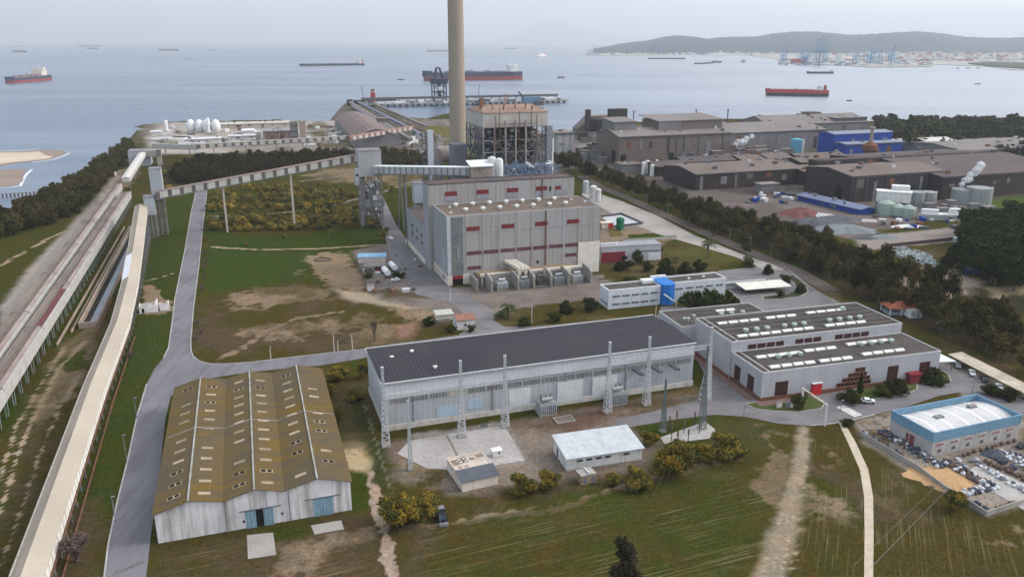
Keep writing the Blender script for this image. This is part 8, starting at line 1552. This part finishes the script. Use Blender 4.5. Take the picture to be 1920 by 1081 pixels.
for a_ in ((627, 660, 620, 'left of two pale posts by the junction behind the mossy warehouse'), (634, 658, 638, 'right of two pale posts by the junction behind the mossy warehouse'), (661, 655, 625, 'thin lamp post on the brown field edge'), (997, 610, 570, 'lamp post between the two round lawn bushes'), (1229, 598, 560, 'lamp post by the blue stair tower'), (1141, 800, 765, 'lamp post beside the road before the fourth mast'),
           (1394, 782, 760, 'small lamp post on the front road'), (1576, 770, 750, 'small lamp post at the zebra marking'), (1700, 745, 725, 'thin lamp post right of the white car'), (1822, 740, 705, 'lamp post on the road above the depot'), (1769, 605, 585, 'lamp post behind the dark parked car'), (1885, 660, 625, 'lamp post on the verge below the tree belt'), (238, 865, 815, 'left verge lamp post by the mossy warehouse'), (217, 978, 930, 'left verge lamp post near the bottom left'), (257, 785, 745, 'left verge lamp post above the mossy warehouse'), (845, 566, 540, 'thin post in front of the turbine hall gate'), (508, 672, 650, 'little lamp post beside the branch road')): lamp(a_[3], *a_[:3], m=steelg if a_[1] > 700 else white, w=.13)
# white height gate over the road
t = thing('height_gate', 'white height limit gate of two posts and a crossbar at the road', 'gate', (0, 0), 0); a0, b0 = G(1502, 765), G(1546, 798); za, zb_ = GZ(*a0, 727), GZ(*b0, 757)
MB().beam((*a0, 0), (*a0, za), .5).build('post', white, t); MB().beam((*b0, 0), (*b0, zb_), .5).build('post', white, t); MB().beam((*a0, za - .2), (*b0, zb_ - .2), .3).build('crossbar', mat('cream_bar', (.60, .56, .42), (.5, .46, .36)), t)
for k, px_ in enumerate((1458, 1475, 1483)): t = thing('utility_box', ('cream', 'pale grey', 'white')[k] + ' utility box on the lawn before the workshop corner', 'cabinet', G(px_, 765), TH); MB().box(0, 1.6 - k * .4, 0, .8, 0, 1.8).build('body', (creamw, steelg, white)[k], t); MB().box(-.1, 1.7 - k * .4, -.1, .9, 1.8, 1.9).build('lid', steelg, t)
# ------------------------------------------------------------------ vehicles
tyre = mat('tyre_rubber', (.02, .02, .02), (.03, .03, .03)); glass = mat('car_glass', (.03, .035, .04), (.04, .045, .05), rough=.15, spec=.6)
def car(label, px_, py_, a, body, sc=1., cat='car', name='parked_car'):
    t = thing(name, label, cat, G(px_, py_), a); t.location[2] = .16; s = MB()
    side = [(-2.1, .35), (-2.15, .75), (-1.95, .95), (-1.0, 1.0), (-.35, 1.42), (1.15, 1.45), (1.75, 1.05), (2.1, .95), (2.12, .4)]; s.extr(side, 'y', -.85, .85); s.build('body', body, t)
    s = MB(); s.extr([(-1.02, 1.01), (-.42, 1.40), (-.35, 1.32), (-.9, .98)], 'y', -.72, .72); s.extr([(1.2, 1.42), (1.74, 1.08), (1.7, 1.0), (1.1, 1.3)], 'y', -.72, .72); s.box(-.6, 1.15, -.875, .875, 1.0, 1.32); s.build('window', glass, t)
    for x in (-1.35, 1.35):
        for y in (-.82, .82): MB().tube((x, y - .1, .32), (x, y + .1, .32), .33, k=12).build('wheel', tyre, t)
    for y in (-.6, .6): MB().box(-2.17, -2.1, y - .2, y + .2, .62, .78).build('headlight', steelw, t)
    t.scale = (sc,) * 3; return t
cw_ = mat('car_white', (.70, .71, .72), (.66, .67, .68), rough=.3, spec=.5, fine=.03); cg = mat('car_grey', (.22, .23, .25), (.2, .21, .23), rough=.3, fine=.03); cdk = mat('car_black', (.03, .03, .035), (.04, .04, .045), rough=.3)
car('white hatchback driving on the road beside the long green island', 1627, 755, R(174), cw_); car('white car parked on the road at the foot of the lattice tower', 733, 449, R(120), cw_); car('silver car parked on the verge under the tree belt, right of the gatehouse', 1767, 610, R(150), cg)
for k, (px_, py_, m_) in enumerate(((1795, 688, cg), (1822, 702, cw_), (1845, 714, cdk), (1872, 728, cw_))): car(('grey', 'white', 'black', 'second white')[k] + ' car in the shade under the long cream carport', px_, py_, R(70), m_)
car('white pick-up beside the two tank trailers', 742, 527, R(15), cw_); car('black car at the right edge beside the depot', 1916, 838, R(30), cdk)
def tanker(label, px_, py_, a): 
    t = thing('tank_trailer', label, 'tank trailer', G(px_, py_), a); MB().tube((0, 0, 2.2), (8.5, 0, 2.2), 1.45, k=14).build('tank', MATS['bright_white_tank'], t); MB().box(-1.2, 9, -1, 1, .7, 1).build('chassis', steeld, t)
    for x in (1, 6.3, 7.7):
        for y in (-.95, .95): MB().tube((x, y - .2, .5), (x, y + .2, .5), .5, k=10).build('wheel', tyre, t)
tanker('front white cylindrical tank trailer by the grey shed', 728, 520, R(112)); tanker('rear white cylindrical tank trailer by the grey shed', 741, 510, R(112))
t = thing('open_shed', 'small shed with a pale blue roof left of the turbine hall', 'shed', G(672, 493), R(6)); MB().box(0, 14, 0, 5, 0, 3).build('wall', creamw, t); MB().slab([(-.4, -.4, 3.1), (14.4, -.4, 3.1), (14.4, 5.4, 3.8), (-.4, 5.4, 3.8)], .2).build('roof', mat('sky_blue_roof', (.22, .38, .52), (.18, .33, .46), .3), t)
t = thing('open_shed', 'small open shed with an old grey roof beside the tank trailers', 'shed', G(683, 510), R(4)); MB().slab([(0, 0, 3), (10.5, 0, 3), (10.5, 6.5, 4), (0, 6.5, 4)], .25).build('roof', mat('old_lead_roof', (.25, .24, .22), (.19, .18, .17), .5, rib=.8), t); s = MB(); [s.box(x, x + .2, y, y + .2, 0, 3) for x in (.3, 5, 10) for y in (.3, 6)]; s.build('post', steelg, t); MB().box(5, 9, 1, 5, 0, 1.2).build('stored_goods', redp, t)
t = thing('white_box', 'small white box house on the grass bend before the turbine hall', 'cabin', G(689, 546), R(5)); MB().box(0, 2.6, 0, 2.4, 0, 2.6).build('wall', white, t); MB().box(-.1, 2.7, -.1, 2.5, 2.6, 2.75).build('roof', steelg, t)
t = thing('white_box', 'flat white container on the grass left of the pale yellow shrubs', 'container', G(754, 548), R(5)); MB().box(0, 3.4, 0, 2, 0, 1.5).build('body', white, t); MB().box(-.05, 3.45, -.05, 2.05, 1.5, 1.6).build('lid', white, t)
for k in range(34):
    o_ = MB().box(-.7, .7, -.5, .5, 0, rq.uniform(.4, 1.5)).build('yard_junk', rq.choice([steelg, steeld, white, rusty, steelg]), loc=(*G(rq.uniform(675, 790), rq.uniform(478, 548)), 0), rz=rq.uniform(0, 3)); o_.scale = (rq.uniform(.6, 2), rq.uniform(.5, 1.8), 1); tag(o_, 'piece of junk lying in the yard left of the turbine hall', 'junk', 'junk in the yard left of the turbine hall')
# tractor by the mimosa
t = thing('tractor', 'dark blue tractor loader standing beside the large golden mimosas', 'tractor', G(828, 972), R(-75)); s = MB(); s.extr([(-1.8, .7), (-1.8, 1.5), (-.4, 1.6), (1.4, 1.3), (1.9, 1.2), (1.9, .6)], 'y', -.55, .55); s.build('body', mat('tractor_blue', (.035, .05, .09), (.05, .06, .09)), t)
s = MB(); s.extr([(-1.5, 1.55), (-1.3, 2.7), (-.1, 2.75), (.2, 1.55)], 'y', -.7, .7); s.build('cab', glass, t); MB().box(-1.5, .1, -.8, .8, 2.72, 2.86).build('cab_roof', steelg, t)
for x, r_ in ((-1.2, .85), (1.3, .6)):
    for y in (-.95, .95): MB().tube((x, y - .25, r_), (x, y + .25, r_), r_, k=14).build('wheel', tyre, t)
s = MB(); s.path([(-.3, -.7, 1.7), (2.2, -.7, 1.3), (2.9, -.7, .5)], .18); s.path([(-.3, .7, 1.7), (2.2, .7, 1.3), (2.9, .7, .5)], .18); s.build('loader_arm', steeld, t); MB().box(2.8, 3.5, -1.1, 1.1, .1, .8).build('bucket', steelg, t)
# ------------------------------------------------------------------ bale yard of the depot
wl = thing('yard_wall', 'low concrete wall round the bale yard of the blue banded depot', 'wall', (0, 0), 0); s = MB(); pts = [(*G(*p), .7) for p in ((1612, 816), (1650, 838), (1720, 880), (1770, 918), (1800, 935), (1848, 967), (1900, 950), (1960, 930))]; s.path(pts, .3, 1.4); s.build('wall', concr, wl); 
def rotten(label_, name, cat, group, meshes, p, q, n, rows, jit=.35, gap=1.2):
    a0, b0 = np.array(G(*p)), np.array(G(*q)); d = (b0 - a0) / np.linalg.norm(b0 - a0); nn_ = np.array((-d[1], d[0]))
    for i in range(n):
        for r_ in range(rows):
            c = a0 + (b0 - a0) * i / max(1, n - 1) + nn_ * r_ * gap + np.array((rq.uniform(-jit, jit), rq.uniform(-jit, jit))); o_ = bpy.data.objects.new(name, rq.choice(meshes)); COL.objects.link(o_); o_.location = (*c, .04); o_.rotation_euler = (0, 0, rq.uniform(0, 3)); o_.scale = (rq.uniform(.8, 1.25),) * 2 + (rq.uniform(.6, 1.3),); tag(o_, label_, cat, group)
def lump(m, seed, rx=.55, h=.9):
    r = random.Random(seed); bm = bmesh.new(); bmesh.ops.create_icosphere(bm, subdivisions=2, radius=1)
    for v in bm.verts: k = r.uniform(.82, 1.15); v.co = (v.co.x * rx * k, v.co.y * rx * k, max(0, (v.co.z * .55 + .5) * h * k))
    me = bpy.data.meshes.new('lump'); bm.to_mesh(me); bm.free(); me.materials.append(m); return me
bw_ = [lump(mat('bag_white', (.58, .60, .63), (.44, .46, .50), 1.2, fine=.3), i) for i in range(3)] + [lump(steelg, 8)]; bdk = [lump(mat('bale_navy', (.05, .06, .10), (.10, .11, .13), 1., fine=.4), i + 10) for i in range(3)]; bbr = [lump(mat('scrap_brown', (.16, .09, .07), (.10, .08, .07), 1., fine=.4), i + 20) for i in range(3)]; bmx = bdk + bbr[:2] + bw_[:1]
for args in (('white bulk bag in the row beside the concrete lane of the bale yard', 'bulk_bag', 'bulk bag', 'white bulk bags, row by the lane', bw_, (1822, 866), (1918, 922), 12, 2), ('white bulk bag in the upper row between the dark bales', 'bulk_bag', 'bulk bag', 'white bulk bags, upper row', bw_, (1868, 848), (1935, 885), 8, 3), ('white bag in the short row at the inner corner of the yard', 'bulk_bag', 'bulk bag', 'white bags, inner corner', bw_, (1795, 862), (1842, 905), 9, 1),
             ('navy bale in the dark rows of the bale yard', 'dark_bale', 'bale', 'navy bales', bdk, (1858, 858), (1900, 880), 6, 2), ('navy bale in the row furthest up by the depot wall', 'dark_bale', 'bale', 'navy bales by the depot', bdk, (1888, 850), (1930, 865), 5, 2), ('brown scrap lump between the rows of bags', 'scrap_lump', 'scrap', 'brown scrap lumps', bbr, (1846, 868), (1935, 905), 12, 2), ('dark grey scrap lump in the heap row beside the sand', 'scrap_lump', 'scrap', 'dark scrap beside the sand', bmx, (1768, 868), (1832, 905), 12, 3),
             ('black and white lump in the row at the lower wall', 'scrap_lump', 'scrap', 'lumps at the lower wall', bw_ + bdk, (1815, 930), (1868, 915), 9, 3, .3, .9), ('black scrap lump in the bottom corner of the yard', 'scrap_lump', 'scrap', 'black scrap in the bottom corner', bdk, (1820, 944), (1850, 960), 6, 2), ('dark scrap lump along the left side of the depot', 'scrap_lump', 'scrap', 'scrap along the depot', bmx, (1650, 812), (1760, 878), 22, 3, .6, 1.1), ('dark scrap lump along the outer yard wall', 'scrap_lump', 'scrap', 'scrap along the yard wall', bmx, (1618, 812), (1690, 855), 14, 1),
             ('rusty scrap lump before the front wall of the depot', 'scrap_lump', 'scrap', 'scrap before the depot front', bbr + bdk[:1], (1795, 858), (1900, 828), 11, 1), ('rusty scrap in the right bottom of the yard', 'scrap_lump', 'scrap', 'rusty scrap low right', bbr, (1868, 955), (1900, 945), 7, 1)): rotten(*args)
heap('ochre sand heap by the corner of the bale yard', 1790, 912, 5, 3.2, 1.0, mat('ochre_sand', (.42, .27, .14), (.36, .23, .12), .4), 31); heap('flat sand bed in the left corner of the bale yard', 1760, 893, 7, 4.5, .3, MATS['ochre_sand'], 32); heap('dark pallet heap in the bale yard near the depot', 1866, 852, 3.4, 2, 1.8, steeld, 33)
fan([(1806, 890), (1940, 968), (1940, 915), (1836, 868)], .04, mat('yard_concrete', (.36, .345, .33), (.30, .285, .27), .2), 'yard_slab')
# ------------------------------------------------------------------ bits round the works
for px_, py_, c_, lb, r_, h_ in ((1162, 430, mat('green_tank_paint', (.03, .16, .09), (.025, .13, .07)), 'dark green cylindrical tank behind the turbine hall', 2.3, 7.0), (1112, 372, white, 'white tall tank at the right end of the turbine hall', 2.6, 9), (1098, 362, steelw, 'grey twin of the white tank at the right end of the turbine hall', 2.4, 9), (1121, 378, white, 'white silo with a dark foot beside the turbine hall corner', 2.1, 9)):
    t = thing('storage_tank', lb, 'tank', G(px_, py_)); MB().lathe(0, 0, [(r_, 0), (r_, h_), (.4, h_ + .8)], 18).build('vessel', c_, t); MB().tube((r_ + .2, 0, 0), (r_ + .2, 0, h_), .15, k=5).build('ladder', steelg, t)
t = thing('pool_wall', 'low triangular retaining basin with dark kerb right of the turbine hall', 'basin', (0, 0), 0); s = MB(); s.path([(*G(*p), .6) for p in ((1128, 407), (1165, 402), (1205, 420), (1150, 426))], .9, 1.2); s.build('kerb_wall', steeld, t); s = MB(); s.prism([G(*p) for p in ((1128, 408), (1165, 404), (1203, 419), (1150, 425))], 0, .3); s.build('basin_floor', mat('pale_basin', (.42, .44, .45), (.36, .38, .39), .1), t)
t = thing('cabin', 'small pink and red cabin behind the turbine hall corner', 'cabin', G(1128, 429), TH); MB().box(0, 8, 0, 4, 0, 3.4).build('wall', creamw, t); MB().box(4.5, 7.5, -.3, -.05, 0, 2.8).build('door', brd, t); MB().box(-.2, 8.2, -.2, 4.2, 3.4, 3.6).build('roof', creamw, t)
t = thing('planter', 'long low white edged planter strip behind the pump house', 'planter', G(1168, 452), R(13)); MB().box(0, 34, 0, 3, 0, .9).build('edge', MATS['pale_basin'], t); MB().box(.4, 33.6, .4, 2.6, .9, 1.0).build('planting', grassm, t)
t = thing('weighhouse', 'tiny white pump cabin on the dirt road near the shore bank', 'cabin', G(204, 330), 0); MB().box(0, 5, 0, 4, 0, 3).build('wall', white, t); MB().box(-.2, 5.2, -.2, 4.2, 3, 3.2).build('roof', steelg, t)
t = thing('flow_box', 'dark square sump with pale rim in the brown yard', 'sump', G(808, 793)); s = MB()
t = thing('rubble', 'round dark manhole heap on the pale concrete slab', 'rubble', G(908, 798)); MB().lathe(0, 0, [(1.3, 0), (1.1, .4), (.4, .5)], 9).build('pile', mat('dark_rubble', (.08, .075, .07), (.12, .11, .10)), t); MB().lathe(0, 0, [(1.6, 0), (1.6, .12)], 9).build('rim', concr, t)
t = thing('pit_frame', 'rusty timber framed pit in the brown yard right of the slab', 'pit', G(1045, 795), R(19)); s = MB(); s.box(0, 6, 0, .3, 0, .4); s.box(0, 6, 3.7, 4, 0, .4); s.box(0, .3, .3, 3.7, 0, .4); s.box(5.7, 6, .3, 3.7, 0, .4); s.build('frame', concr, t); MB().box(.3, 5.7, .3, 3.7, .05, .2).build('floor', mat('pit_floor', (.16, .13, .11), (.12, .10, .09)), t)
t = thing('crater', 'round grey earth ring in the bare dirt field', 'earth ring', G(605, 487)); pts = [(4.2 * cos(i * pi / 8), 3.0 * sin(i * pi / 8), .2) for i in range(17)]; s = MB(); s.path(pts, 1.2, .7); s.build('rim', mat('dark_earth', (.13, .11, .08), (.10, .085, .06)), t)
# overhead line: two cables sinking to the bottom right
t = thing('overhead_line', 'two thin pale cables crossing over the bottom right field', 'cable', (0, 0)); a1 = (*G(1778, 914), 3.); 
for k, (p, q) in enumerate((((1778, 914), (1632, 1064)), ((1758, 908), (1600, 1060)))):
    s = MB(); a1 = (*G(*p, 2.), 2.); b1 = (*G(*q, 30.), 30.); s.tube(a1, b1, .035 if k == 0 else .02, k=5); s.build('cable', steelg, t)
bpy.data.objects.remove(bpy.data.objects['flow_box'])
